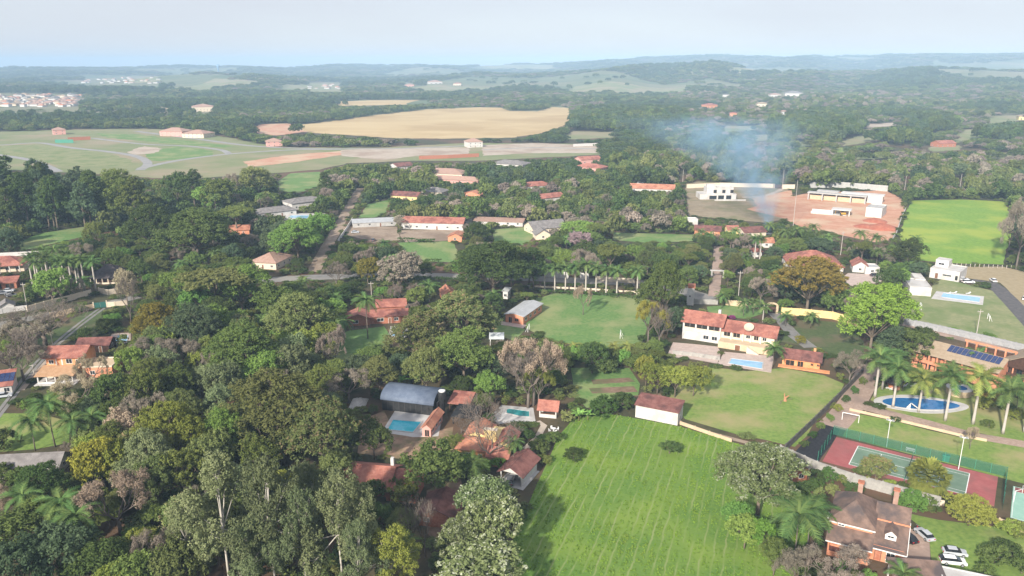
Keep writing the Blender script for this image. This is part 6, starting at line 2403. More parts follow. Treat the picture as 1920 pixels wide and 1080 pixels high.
for px, yb, yt, lab, arm in (
    (1487, 424, 338, 'tall concrete pole between the dry plot and building site', False),
    (1384, 562, 508, 'concrete pole beside the cobbled driveway', True),
    (1430, 604, 572, 'concrete pole at the villa gateway', False),
    (1831, 626, 580, 'concrete street pole before the mottled grey wall', True),
    (1576, 478, 434, 'tall lamp pole behind the large red hip-roofed house', True),
    (1467, 352, 318, 'thin pole behind the site gate', False),
    (50, 572, 530, 'white concrete pole at the small white cottage', True),
    (66, 712, 680, 'thin pole beside the orange two-storey house', True),
    (99, 648, 622, 'slim pole on the wheel track lane', False),
    (697, 562, 528, 'street pole beside the yellow flowering tree', True),
    (1696, 356, 330, 'thin pole at the corner of the vivid green field', False),
    (1280, 342, 318, 'thin pole at the corner of the white wall', False),
    (1800, 350, 326, 'thin pole behind the vivid green field', False),
    (165, 642, 612, 'slim pole beside the dark red outbuilding', False)):
    pole(px, yb, hgt(px, yb, yt), lab, arm)
for k in range(14):
    px = 1785 + k * 8.5
    x, y = G(px, 499 + k * .35)
    v, f = boxvf(-.1, -.1, 0, .1, .1, 1.5)
    o = link('fence_post', mesh('fence_post', v, f, conc_pole))
    o.location = (x, y, 0)
    tag(o, 'pale wire fence post, %s of the row along the vivid green field' % ordinal(k + 1), 'post', 'posts along the vivid green field')

# water tower far away
x, y = GH(410, 138)
e = empty('water_tower', x, y, float(hills(x, y)))
MB().lathe([(6, 0), (5, 30), (9, 38), (10, 52), (8, 56)], 12).build('tank', plain('tower_blue', (.15, .28, .42), .7), e, True)
MB().lathe([(8.2, 56.1), (1, 60)], 12).build('roof', plain('tower_roof', (.2, .32, .45), .7), e)
tag(e, 'tiny blue water tower on the far wooded hill', 'water tower')

# --- cars
def car_meshes():
    # side profile of the body, extruded with a narrower glasshouse
    lo = [(-2.1, .35), (-2.15, .62), (-2.05, .86), (-1.1, .94), (1.15, .96), (2.0, .84), (2.12, .58), (2.08, .35)]
    V, F = [], []
    for sy in (-.86, .86):
        for x, z in lo:
            V.append((x, sy * (1 if z < .8 else .95), z))
    n = len(lo)
    F += [tuple(range(n - 1, -1, -1)), tuple(range(n, 2 * n))]
    F = [tuple(range(n)), tuple(range(2 * n - 1, n - 1, -1))] + [(i, i + n, (i + 1) % n + n, (i + 1) % n) for i in range(n)]
    body = (V, F)
    gh = [(-1.75, .92), (-1.35, 1.38), (.35, 1.42), (1.1, .94)]
    V2 = [(x, sy * (.80 if z < 1 else .62), z) for sy in (-1, 1) for x, z in gh]
    F2 = [(0, 1, 2, 3), (7, 6, 5, 4), (0, 4, 5, 1), (2, 6, 7, 3), (1, 5, 6, 2)]
    roof = [(-1.30, -.60, 1.39), (.32, -.60, 1.43), (.32, .60, 1.43), (-1.30, .60, 1.39), (-1.25, -.56, 1.45), (.28, -.56, 1.48), (.28, .56, 1.48), (-1.25, .56, 1.45)]
    F3 = [(0, 3, 2, 1), (4, 5, 6, 7), (0, 1, 5, 4), (1, 2, 6, 5), (2, 3, 7, 6), (3, 0, 4, 7)]
    return body, (V2, F2), (roof, F3)
_cb, _cg, _cr = car_meshes()
CAR_BODY = mesh('car_body', *_cb, plain('car_paint', (.6, .6, .6), .25, .6))
CAR_GLASS = mesh('car_glass', *_cg, glass_car)
CAR_ROOF = mesh('car_roof', *_cr, plain('car_paint', (.6, .6, .6), .25, .6))
_w = MB()
_w.tube([(0, -.11, 0), (0, .11, 0)], [.33, .33], 14)
TYRE = mesh('tyre', _w.v, _w.f, rubber)
_w = MB()
_w.tube([(0, -.115, 0), (0, .115, 0)], [.2, .2], 10)
RIM = mesh('rim', _w.v, _w.f, metal_g)
_v, _f2 = boxvf(-.04, -.18, -.07, .04, .18, .07)
LIGHTM = mesh('headlight', _v, _f2, plain('lamp_lens', (.8, .8, .78), .15))
TAILM = mesh('taillight', _v, _f2, plain('tail_lens', (.45, .02, .02), .2))

def car(px, py, rz, color, label, L_=4.3, group='parked cars', estate=False):
    x, y = G(px, py)
    e = empty('car', x, y, .05, rz)
    paint = plain('paint_%s' % color, {'white': (.78, .78, .78), 'silver': (.45, .47, .50), 'black': (.012, .012, .014), 'grey': (.16, .17, .19), 'red': (.35, .02, .02), 'dark': (.05, .05, .06)}[color], .25, .6)
    s_ = L_ / 4.3
    e.scale = (s_, s_, s_)
    bo = link('body', CAR_BODY, e)
    slot(bo, paint)
    g_ = link('window', CAR_GLASS, e)
    rf = link('roof', CAR_ROOF, e)
    slot(rf, paint)
    if estate:
        for o in (g_, rf):
            o.scale.x = 1.22
            o.location.x = -.05
    for sx in (-1.3, 1.32):
        for sy in (-.8, .8):
            w_ = link('wheel', TYRE, e)
            w_.location = (sx, sy, .33)
            link('rim', RIM, w_)
    for sy in (-.6, .6):
        h = link('headlight', LIGHTM, e)
        h.location = (2.09, sy, .68)
        h = link('taillight', TAILM, e)
        h.location = (-2.11, sy, .74)
    tag(e, label, 'car', group)
    raster(KEEP, [(px - 12, py + 6), (px + 12, py + 6), (px + 12, py - 8), (px - 12, py - 8)])
    return e
car(1701, 1012, R(107), 'black', 'black car parked tight against the chalet')
car(1733, 1007, R(100), 'silver', 'silver car parked beside the black car on the court')
car(1789, 1040, R(-14), 'silver', 'silver saloon parked on the grass below the court')
car(1786, 1057, R(-12), 'white', 'white estate car parked on the grass beside the saloon', 4.5, estate=True)
x, y = G(1716, 994)
car(1806, 526, R(-8), 'white', 'white saloon parked at the white flat-roofed house', 4.4)
car(1815, 531, R(-4), 'white', 'white pickup-sized car parked foremost on the dark driveway', 4.9, estate=True)
car(1862, 528, R(80), 'white', 'white car standing alone on the dark driveway', 4.4)
car(1921, 562, R(60), 'white', 'white car at the edge beside the curved driveway', 4.4)
car(666, 437, R(5), 'silver', 'pale car parked by the grey-roofed stable')
car(17, 547, R(10), 'silver', 'silver car outside the red-roofed garage')
car(4, 552, R(10), 'grey', 'grey car beside the silver car at the red-roofed garage')
car(22, 556, R(5), 'dark', 'dark car in front of the silver car by the red-roofed garage')
car(8, 745, R(20), 'silver', 'silver car under the eaves of the solar-roofed house')
car(957, 905, R(80), 'grey', 'grey car inside the dark red carport')
car(700, 452, R(90), 'dark', 'dark car in the yard of the long red-roofed house')
car(1640, 518, R(10), 'dark', 'dark car inside the white garage')
car(1200, 345, R(0), 'white', 'white van beside the long white-ended red house', 5.2, estate=True)
def moto():
    x, y = G(1717, 994)
    e = empty('motorcycle', x, y, 0, R(30))
    for sx in (-.65, .65):
        MB().tube([(sx, -.05, .3), (sx, .05, .3)], [.3, .3], 12).build('wheel', rubber, e)
    MB().tube([(-.6, 0, .35), (-.1, 0, .6), (.4, 0, .75), (.62, 0, .35)], [.07, .14, .14, .05], 6).build('frame', plain('moto_red', (.4, .02, .02), .3), e)
    MB().tube([(-.6, 0, .78), (.05, 0, .8)], [.12, .13], 6).build('seat', w_black, e)
    MB().tube([(.45, -.35, 1.0), (.45, .35, 1.0)], [.03, .03], 5).build('handlebar', metal_g, e)
    tag(e, 'red motorcycle between the black and silver cars', 'motorcycle')
moto()
def stump():
    """broken stump with two torn limbs and fallen branches"""
    x, y = G(1472, 752)
    e = empty('tree_stump', x, y)
    wd = mat('torn_wood', (.36, .17, .085), (.46, .25, .14), 3, .9)
    MB().tube([(0, 0, -.05), (0, 0, .5), (-.1, 0, 1.1)], [.5, .4, .3], 8).build('stem', wd, e)
    MB().tube([(-.1, 0, .9), (-.3, .1, 1.7), (-.35, .1, 2.3)], [.22, .16, .1], 6).build('limb', wd, e)
    MB().tube([(0, 0, .9), (.45, -.1, 1.4), (.9, -.1, 1.7)], [.24, .18, .1], 6).build('limb', wd, e)
    for dx, dy, q in ((-1.6, -.6, .5), (-2.2, -2.2, .9), (1.2, .8, .3)):
        MB().tube([(dx, dy, .12), (dx + 1.3 * math.cos(q), dy + 1.3 * math.sin(q), .2)], [.1, .06], 5).build('fallen_branch', bark, e)
    tag(e, 'small reddish broken stump on the open meadow', 'stump')
    raster(KEEP, [(1458, 757), (1486, 757), (1486, 738), (1458, 738)])
stump()
def table(px, py):
    x, y = G(px, py)
    e = empty('garden_table', x, y)
    MB().lathe([(.6, .70), (.6, .75)], 14).build('top', metal_w, e)
    MB().lathe([(.3, 0), (.08, .06), (.06, .7)], 8).build('leg', metal_w, e)
    tag(e, 'round white garden table beside the striped field', 'table')
    for i in range(4):
        a = i * 1.57 + .4
        c = empty('garden_chair', x + 1.1 * math.cos(a), y + 1.1 * math.sin(a), 0, a)
        v, f = boxvf(-.25, -.25, .4, .25, .25, .46)
        link('seat', mesh('chair_seat', v, f, metal_w), c)
        v, f = boxvf(.21, -.25, .46, .26, .25, .9)
        link('backrest', mesh('chair_back', v, f, metal_w), c)
        for sx in (-.22, .22):
            for sy in (-.22, .22):
                v, f = boxvf(sx - .03, sy - .03, 0, sx + .03, sy + .03, .4)
                link('leg', mesh('chair_leg', v, f, metal_w), c)
        tag(c, 'white garden chair on the %s side of the white garden table' % ('path', 'far', 'kiosk', 'near')[i], 'chair', 'white garden chairs')
    raster(KEEP, [(px - 10, py + 6), (px + 10, py + 6), (px + 10, py - 10), (px - 10, py - 10)])
table(1038, 808)
# excavator-like small machine at the site
def digger():
    x, y = G(1580, 404)
    e = empty('excavator', x, y, 0, R(160))
    yl = plain('machine_yellow', (.50, .27, .03), .5)
    for sy in (-.9, .9):
        v, f = boxvf(-1.6, sy - .28, 0, 1.6, sy + .28, .8)
        link('track', mesh('track', v, f, rubber), e)
    v, f = boxvf(-1.7, -1.1, .85, 1.0, 1.1, 1.9)
    link('body', mesh('digger_body', v, f, yl), e)
    v, f = boxvf(-.1, .1, 1.92, 1.2, 1.05, 2.9)
    link('cab', mesh('digger_cab', v, f, glass_car), e)
    MB().tube([(1.0, -.3, 1.7), (2.6, -.3, 3.4), (4.2, -.3, 2.2), (4.4, -.3, .7)], [.25, .22, .18, .12], 5).build('boom', yl, e)
    v, f = boxvf(4.0, -.7, .2, 4.8, .1, .8)
    link('bucket', mesh('bucket', v, f, metal_g), e)
    tag(e, 'yellow excavator under the low white slab', 'excavator')
digger()
# heaps of red earth
for px, py, r_, h_, lab in ((1655, 428, 9, 2.6, 'steep red earth heap at the corner of the site'), (1640, 415, 7, 1.8, 'low red earth heap beside the white cubic shell'), (1620, 425, 6, 1.4, 'small red earth heap in the middle of the site')):
    x, y = G(px, py)
    rng = np.random.default_rng(int(px))
    V, F = [], []
    for i in range(6):
        for j in range(18):
            q = i / 5
            a = 2 * math.pi * j / 18
            k = r_ * (1 - q) * (1 + rng.uniform(-.12, .12))
            V.append((k * math.cos(a), k * math.sin(a), h_ * math.sin(q * 1.57) * (1 + rng.uniform(-.15, .15)) - .03))
    for i in range(5):
        for j in range(18):
            F.append((i * 18 + j, i * 18 + (j + 1) % 18, (i + 1) * 18 + (j + 1) % 18, (i + 1) * 18 + j))
    o = link('earth_heap', mesh('earth_heap', V, F, mat('heap_earth', (.33, .10, .06), (.42, .16, .10), .4, .95, bump=.6), True))
    o.location = (x, y, 0)
    tag(o, lab, 'earth heap', 'earth heaps on the site')
# tarpaulin over a pile
def tarp():
    x, y = G(672, 758)
    rng = np.random.default_rng(3)
    n = 12
    V = [((i / n - .5) * 4.5, (j / n - .5) * 7, max(0.02, 1.3 * (math.sin(math.pi * i / n) * math.sin(math.pi * j / n)) ** .5 + rng.uniform(-.16, .16))) for i in range(n + 1) for j in range(n + 1)]
    F = [(i * (n + 1) + j, (i + 1) * (n + 1) + j, (i + 1) * (n + 1) + j + 1, i * (n + 1) + j + 1) for i in range(n) for j in range(n)]
    o = link('tarpaulin', mesh('tarpaulin', V, F, mat('tarp_white', (.42, .40, .38), (.56, .54, .52), 1.5, .6)))
    o.location = (x, y, 0)
    tag(o, 'crumpled white tarpaulin over a heap beside the barn', 'tarpaulin')
    raster(KEEP, [(655, 760), (688, 760), (688, 728), (655, 728)])
tarp()
# ------------------------------------------------------------------ hand-placed plants
# front left: eucalypts and the mixed wood
T('euc', 'euc', 432, 838, 1105, 150, 'tall eucalyptus with a forked white stem at the lower wood edge')
T('euc', 'euc', 520, 836, 1120, 165, 'broad pale eucalyptus beside the forked one')
T('euc', 'euc', 645, 870, 1115, 140, 'pale eucalyptus in front of the red-tiled bungalow')
T('euc', 'euc', 575, 900, 1125, 110)
T('euc', 'yellowgreen', 740, 985, 1125, 120, 'young yellowish eucalyptus at the bottom edge of the wood')
T('euc', 'euc', 585, 850, 1040, 90)
T('euc', 'euc', 360, 920, 1090, 80)
T('euc', 'euc', 480, 960, 1140, 110)
T('euc', 'euc', 680, 960, 1150, 100)
T('bare', None, 775, 925, 1030, 55, 'pale dead tree between eucalyptus and white blossom')
T('bare', None, 797, 930, 1045, 45, 'thin dead tree beside the pale dead tree')
T('broad', 'blossom', 905, 878, 985, 105, 'white blossoming tree beside the dark red carport', name='flowering_tree')
T('broad', 'blossom', 925, 930, 1050, 110, 'white blossoming tree at the field edge, middle of three', name='flowering_tree')
T('broad', 'blossom', 900, 1030, 1120, 170, 'white blossoming tree at the bottom edge of the striped field', name='flowering_tree')
T('broad', 'blossom', 865, 965, 1060, 90, None, name='flowering_tree')
T('broad', 'dark', 818, 828, 940, 120, 'dark green tree in front of the yellow-walled clay house')
T('broad', 'dark', 702, 780, 862, 75, 'small dark round tree beside the turquoise pool')
T('bare', None, 906, 738, 815, 80, 'bare grey tree behind the clay house by the teal pool')
T('bare', None, 917, 775, 872, 130, 'bare dark-limbed tree in front of the orange clay roof')
T('bare', None, 865, 775, 812, 45)
palm('queen', 963, 828, 880, 'small dark palm beside the orange clay roof', 2.2)
for px, py, w_ in ((850, 872, 40), (880, 878, 45), (905, 884, 40), (935, 876, 36)):
    T('shrub', 'vivid', px, py - 24, py, w_)
for px, py, w_, lf in ((1075, 860, 40, 'dark'), (1040, 830, 40, 'mid'), (1010, 850, 45, 'dark'), (1015, 870, 36, 'mid'), (1130, 775, 60, 'hedge'), (1165, 762, 50, 'dark'), (1085, 780, 30, 'mid'), (1255, 850, 46, 'dark')):
    T('shrub', lf, px, py - w_ * .55, py, w_)
banana(1085, 790, 3.6)
banana(1102, 788, 3.0)
banana(752, 728, 4.2)
banana(792, 724, 4.4)
banana(775, 720, 3.6)
for px, py, w_, lf in ((760, 955, 60, 'mid'), (700, 945, 50, 'dark'), (735, 925, 36, 'mid'), (655, 940, 40, 'olive'), (850, 850, 40, 'mid'), (880, 905, 36, 'dark')):
    T('broad', lf, px, py - w_ * .9, py, w_)
# canopy mass
T('big', 'olive', 520, 690, 850, 200, 'huge olive-crowned tree in the heart of the wood')
T('big', 'mango', 612, 742, 885, 150, 'large rusty-tipped tree beside the bare earth yard')
T('big', 'yellowgreen', 330, 745, 895, 130)
T('big', 'bright', 425, 765, 885, 105)
T('big', 'euc', 285, 800, 940, 110)
T('broad', 'mid', 355, 830, 950, 90)
T('broad', 'dry', 250, 760, 860, 80)
T('broad', 'olive', 395, 805, 915, 95)
T('broad', 'yellow', 182, 815, 930, 85, 'sulphur-yellow leaved tree near the grey-tiled house')
T('broad', 'yellowgreen', 225, 820, 920, 80)
T('dry', 'dry', 228, 880, 1010, 150, 'wide pinkish tan dry tree among the palms')
T('big', 'dark', 85, 865, 965, 100, 'glossy dark green tree below the grey-tiled house')
T('broad', 'dark', 40, 960, 1060, 130)
T('broad', 'teal', 120, 985, 1100, 130)
T('broad', 'teal', 55, 1010, 1130, 140)
T('broad', 'dark', 185, 1000, 1105, 120)
T('dry', 'greybrown', 300, 985, 1090, 110, 'dry reddish-brown tree at the bottom wood edge')
T('broad', 'mid', 255, 1040, 1140, 110)
T('broad', 'yellowgreen', 215, 1060, 1150, 80)
T('dry', 'dry', 18, 905, 985, 90)
T('shrub', 'dark', 8, 803, 842, 56, 'dark clipped dome bush on the lawn edge')
T('shrub', 'magenta', 104, 846, 862, 34, 'magenta bougainvillea over the grey-tiled roof')
T('dry', 'greybrown', 128, 828, 868, 36)
for px, py, w_, lf in ((10, 905, 60, 'dark'), (45, 912, 60, 'mid'), (80, 910, 50, 'dark'), (-5, 885, 40, 'mid'), (108, 905, 40, 'mid')):
    T('shrub', lf, px, py - w_ * .6, py, w_)
palm('queen', 66, 788, 845, 'dark palm alone on the lawn by the bougainvillea', 3.6)
palm('queen', 104, 758, 838, 'taller grey palm on the lawn by the bougainvillea', 4.2)
palm('queen', 145, 790, 850, None, 3.6)
palm('queen', 180, 780, 835, None, 3.4)
palm('queen', 222, 792, 840, None, 3.2)
palm('queen', 130, 940, 1030, 'slim grey palm over the dark wood at the bottom corner', 3.8)
palm('queen', 55, 930, 1000, None, 3.4)
palm('queen', 158, 965, 1060, None, 3.4)
# left middle
T('bare', None, 85, 560, 648, 160, 'wide grey-brown leafless tree by the pale street')
T('dry', 'greybrown', 60, 590, 660, 110)
T('bare', None, 25, 615, 712, 130, 'dark leafless tree at the edge of the wheel track lane')
T('dry', 'greybrown', 45, 640, 715, 100)
T('big', 'yellow', 300, 560, 655, 92, 'yellow flowering tree beside the blue-green tree', name='flowering_tree')
T('big', 'teal', 372, 562, 672, 105, 'blue-green tree beside the yellow flowering tree')
T('broad', 'bright', 372, 525, 605, 75)
T('big', 'bright', 455, 490, 590, 110, 'bright yellow-green crown on the ridge of the wood')
T('broad', 'bright', 338, 505, 570, 66)
T('flat', 'olive', 410, 500, 600, 130)
T('big', 'mid', 465, 600, 725, 140, 'tall round-headed tree behind the purple bougainvillea')
T('dry', 'greybrown', 290, 632, 700, 110, 'grey-green dry tree beside the orange two-storey house')
T('dry', 'greybrown', 345, 630, 700, 90)
T('dry', 'dry', 178, 660, 730, 60, 'bare-twigged tree against the salmon wing of the orange house')
T('broad', 'dark', 225, 690, 790, 80)
T('broad', 'mid', 265, 690, 790, 85)
T('dry', 'dry', 150, 700, 780, 110)
T('shrub', 'magenta', 400, 655, 678, 26, 'purple bougainvillea below the round-headed tree')
T('broad', 'mid', 545, 525, 625, 110)
T('big', 'olive', 560, 540, 660, 120)
T('broad', 'bright', 500, 650, 750, 90)
T('broad', 'euc', 560, 640, 740, 80)
T('broad', 'dark', 160, 612, 650, 32, 'small round dark tree on the lane verge')
T('broad', 'dry', 240, 500, 575, 40)
T('bare', None, 247, 505, 610, 40, 'tall pale trunk with a thin crown by the lane gate')
for k in range(16):
    px = (62, 70, 76, 84, 96, 100, 118, 124, 137, 146, 151, 160, 180, 90, 110, 132)[k]
    yb = (538, 534, 545, 530, 540, 536, 548, 545, 547, 538, 540, 545, 545, 522, 524, 526)[k]
    palm('royal', px, yb - random.uniform(50, 60), yb, None, 3.6, parts=False)
T('shrub', 'dark', 65, 535, 562, 40)
T('shrub', 'greybrown', 100, 537, 558, 34)
# pine stand upper left
for k in range(30):
    px = random.uniform(-10, 190)
    yb = random.uniform(395, 440)
    T('pine', random.choice(['dark', 'dark', 'teal']), px, yb - random.uniform(85, 118), yb, random.uniform(40, 62))
T('euc', 'mid', 222, 308, 425, 95, 'tall pale-green upright tree at the end of the pine stand', name='eucalyptus_tree')
T('pine', 'mid', 258, 322, 430, 60)
T('big', 'dark', 372, 385, 490, 150, 'great dark green dome beside the red-roofed cottage')
T('big', 'dark', 290, 375, 475, 110)
T('broad', 'dark', 335, 318, 392, 56)
T('pine', 'dark', 366, 312, 392, 50)
T('broad', 'mid', 410, 330, 400, 70)
T('broad', 'bright', 395, 345, 400, 60)
T('broad', 'olive', 485, 305, 378, 72, 'broad olive-headed tree on the rise above the white villa')
T('dry', 'greybrown', 440, 318, 380, 50)
T('pine', 'dark', 612, 318, 372, 30)
T('big', 'bright', 560, 405, 490, 100, 'bright rounded hedge-trees along the dirt road')
T('broad', 'bright', 595, 395, 470, 70)
T('flat', 'mid', 445, 385, 440, 70)
T('broad', 'mid', 180, 412, 470, 40)
palm('queen', 407, 368, 412, None, 3.4, parts=False)
palm('queen', 490, 366, 402, None, 3.0, parts=False)
# middle
T('big', 'dark', 925, 448, 560, 150, 'massive dark tree over the street behind the hall')
T('pine', 'dark', 1000, 458, 545, 50, 'dark narrow tree beside the massive dark tree')
T('broad', 'dark', 895, 415, 462, 56)
T('broad', 'greybrown', 752, 470, 550, 88, 'brown-green round tree beside the yellow flowering tree')
T('broad', 'yellow', 690, 478, 535, 46, 'small yellow flowering tree on the street', name='flowering_tree')
T('broad', 'pink', 1086, 430, 480, 46, 'greyish pink flowering tree behind the palm row', name='flowering_tree')
T('broad', 'bright', 1085, 412, 455, 70)
T('big', 'mid', 1240, 480, 610, 90, 'tall pale-green tree shading the end of the football lawn')
T('dry', 'dry', 1093, 530, 590, 36, 'thin dry tree standing alone on the football lawn')
T('dry', 'yellow', 1215, 555, 645, 70, 'half bare yellow tree at the corner of the football lawn')
T('bare', None, 1235, 570, 650, 60)
T('dry', 'dry', 1000, 620, 760, 120, 'tall half-bare pale tree behind the teal pool')
T('bare', None, 990, 640, 765, 110, 'pale leafless tree entwined with the half-bare one')
T('dry', 'yellowgreen', 1010, 680, 765, 60)
T('big', 'mango', 790, 578, 690, 120, 'rusty mango tree behind the banana plants')
T('big', 'mango', 870, 540, 650, 130, 'grey-green mango tree beside the pale-roofed hall')
T('big', 'mid', 870, 610, 720, 120, 'broad round tree in front of the pale-roofed hall')
T('broad', 'dry', 830, 600, 650, 40)
palm('queen', 690, 562, 635, 'dark feather palm beside the bright red-roofed bungalow', 4.0)
palm('coco', 806, 535, 575, 'bushy palm on the street side of the bungalow', 3.8)
palm('queen', 645, 602, 645, None, 3.4)
palm('queen', 632, 606, 660, None, 3.0)
palm('queen', 870, 540, 575, None, 3.0, parts=False)
for px, yb in ((1021, 545), (1040, 548), (1060, 546), (1078, 546), (1098, 550), (1117, 552), (1136, 553), (1156, 557), (1194, 558)):
    palm('royal', px, yb - random.uniform(44, 56), yb, None, 3.7, parts=True)
T('dry', 'greybrown', 655, 690, 755, 100, 'wide pinkish dry crown beside the barn tarpaulin')
hedge('dark hedge in front of the palm row', [(1010, 550), (1100, 554), (1200, 562)], 1.8, 1.6, seed=2)
for k in range(13):
    px = 1012 + k * 13
    T('shrub', random.choice(['dark', 'bright', 'yellowgreen']), px, 640 + k * 1.2, 668 + k * 1.5, 30)
for px in (1075, 1120, 1150, 1175):
    palm('coco', px, 648, 668, None, 2.4, parts=False, leaf='palmpale', desc='low bushy palm')
for px, py, w_ in ((1232, 738, 60), (1265, 745, 60), (1300, 742, 64), (1210, 725, 40)):
    T('broad', 'yellowgreen', px, py - 62, py, w_)
T('broad', 'dark', 1110, 640, 700, 60)
T('shrub', 'dark', 1135, 668, 700, 60)
T('shrub', 'mid', 1200, 660, 700, 60)
# villa gardens
palm('coco', 1448, 652, 690, 'lone palm at the corner of the villa pool', 3.4)
palm('royal', 1430, 574, 602, 'short palm before the villa driveway', 3.0)
palm('coco', 1353, 552, 578, None, 3.0)
palm('coco', 1394, 566, 592, None, 3.0)
palm('coco', 1412, 566, 590, None, 2.8)
palm('coco', 1472, 592, 612, None, 3.0)
palm('queen', 1520, 592, 615, None, 2.6)
T('shrub', 'magenta', 1372, 590, 600, 14, 'tiny magenta shrub on the villa back lawn')
T('shrub', 'yellow', 1500, 628, 645, 20)
T('big', 'bronze', 1512, 474, 588, 142, 'big bronze-green domed tree over the yellow wall')
T('big', 'vivid', 1630, 520, 665, 140, 'huge vivid green domed tree beside the villa garden')
T('dry', 'greybrown', 1592, 655, 720, 62, 'round grey-brown dry tree at the meadow corner')
T('broad', 'dark', 1664, 498, 556, 54)
T('broad', 'bright', 1680, 500, 545, 42, 'bright green tree beside the white pool wing')
T('big', 'dark', 1700, 445, 503, 66)
palm('queen', 1712, 448, 490, None, 3.4, parts=False)
T('broad', 'dark', 1705, 610, 690, 70)
T('pine', 'teal', 1668, 605, 690, 60)
T('shrub', 'bright', 1785, 612, 622, 26)
T('shrub', 'bright', 1852, 622, 634, 26)
T('shrub', 'dark', 1732, 612, 640, 44)
# club palms
for px, yb, yt, lab in ((1640, 745, 668, 'tall royal palm at the near end of the brick drive'), (1654, 730, 672, 'royal palm just behind the first of the brick drive'), (1664, 722, 675, 'third royal palm of the brick drive row'), (1674, 763, 690, 'royal palm at the gazebo end of the oval pool'), (1722, 773, 712, 'dark-stemmed palm rising before the oval pool'), (1772, 789, 705, 'royal palm at the far corner of the oval pool'), (1824, 795, 705, 'royal palm over the flower garden'), (1880, 813, 730, 'royal palm beside the orange planters'), (1920, 810, 735, 'royal palm at the very edge beside the path')):
    palm('royal', px, yt, yb, lab, 5.0, leaf='palmpale' if px in (1722, 1824) else 'palm')
palm('coco', 1826, 664, 705, 'bushy palm against the club house roof', 3.8)
palm('coco', 1720, 700, 735, None, 3.4, leaf='palmpale')
palm('coco', 1780, 690, 725, None, 3.2)
palm('coco', 1905, 725, 770, None, 3.6)
for px, py, w_, lf in ((1845, 765, 40, 'yellowgreen'), (1860, 752, 34, 'bronze'), (1885, 770, 34, 'mid'), (1905, 785, 36, 'yellowgreen'), (1745, 715, 34, 'mid'), (1700, 712, 30, 'dark'), (1850, 800, 26, 'mid'), (1835, 740, 40, 'mid')):
    T('shrub', lf, px, py - w_ * .55, py, w_)
T('dry', 'dry', 1818, 795, 842, 26, 'withered stump-like tree on the tennis lawn')
for k in range(0, 16, 2):
    t_ = k / 15
    px, py = 1500 + 118 * t_ + 6, 838 - 128 * t_
    T('shrub', ['dark', 'bright', 'hedge', 'yellowgreen', 'mid'][k % 5], px + 1, py - 13, py + 1, 18)
# tennis court and chalet garden
T('broad', 'mango', 1640, 850, 905, 62, 'brownish round tree before the tennis court')
palm('fan', 1735, 895, 930, 'big yellow fan palm before the tennis court', 3.7)
T('broad', 'bright', 1705, 920, 970, 62, 'glossy bright green tree behind the chalet')
T('big', 'yellowgreen', 1815, 930, 985, 100, 'loose yellow-green tree on the chalet lawn')
for px, py, w_, lf in ((1608, 890, 24, 'dark'), (1620, 893, 30, 'dark'), (1668, 916, 30, 'yellowgreen'), (1692, 918, 26, 'dark'), (1530, 905, 40, 'dark'), (1552, 900, 40, 'hedge'), (1525, 920, 36, 'hedge'), (1578, 905, 24, 'mid'), (1890, 1000, 44, 'yellowgreen'), (1905, 1005, 40, 'mid'), (1865, 1055, 60, 'dark'), (1890, 1050, 60, 'dark'), (1845, 1080, 40, 'mid'), (1915, 1075, 50, 'dark')):
    T('shrub', lf, px, py - w_ * .6, py, w_)
T('big', 'blossom', 1420, 828, 965, 165, 'large white blossoming tree at the striped field corner', name='flowering_tree')
T('broad', 'bright', 1380, 930, 990, 60)
T('broad', 'bright', 1395, 965, 1030, 70)
T('broad', 'vivid', 1430, 970, 1035, 60)
palm('coco', 1490, 965, 1035, 'feathery palm between blossom tree and chalet', 5.2)
palm('coco', 1515, 955, 1020, None, 4.6)
T('dry', 'greybrown', 1560, 1020, 1130, 150, 'greyish dry crown in front of the chalet porch')
T('dry', 'greybrown', 1500, 1030, 1140, 110)
T('broad', 'mid', 1450, 1010, 1080, 60)
palm('royal', 1688, 1075, 1110, None, 2.6)
# right-hand edge
for px, yt, yb, w_ in ((1905, 360, 505, 70), (1890, 400, 470, 44), (1930, 380, 520, 80)):
    T('dry', 'greybrown', px, yt, yb, w_)
for px, py in ((1550, 478), (1490, 465), (1468, 468), (1610, 470), (1640, 478), (1520, 458)):
    palm('coco', px, py - 34, py, None, 3.6, parts=False)
palm('royal', 1414, 448, 492, None, 3.4, parts=False)
palm('royal', 1424, 446, 490, None, 3.4, parts=False)
hedge('clipped hedge behind the red gate lodge', [(1575, 492), (1650, 500)], 2.2, 2.2, seed=5)
hedge('dark hedge on the far side of the pale lawn', [(745, 454), (778, 455)], 2.0, 2.4, seed=6)
hedge('long clipped hedge beside the swept yard', [(780, 456), (816, 456)], 2.0, 2.2, seed=7)
hedge('dark hedge at the street end of the pale lawn', [(797, 496), (828, 496)], 3, 2.6, seed=8)
hedge('dense dark hedge along the street by the bungalow', [(655, 534), (720, 533), (800, 533), (870, 537)], 3.5, 3.4, seed=9)

# ------------------------------------------------------------------ the rest of the trees: wherever no open ground, street or house shows
EXTRA = []           # trees too many to tell apart, joined into the woods

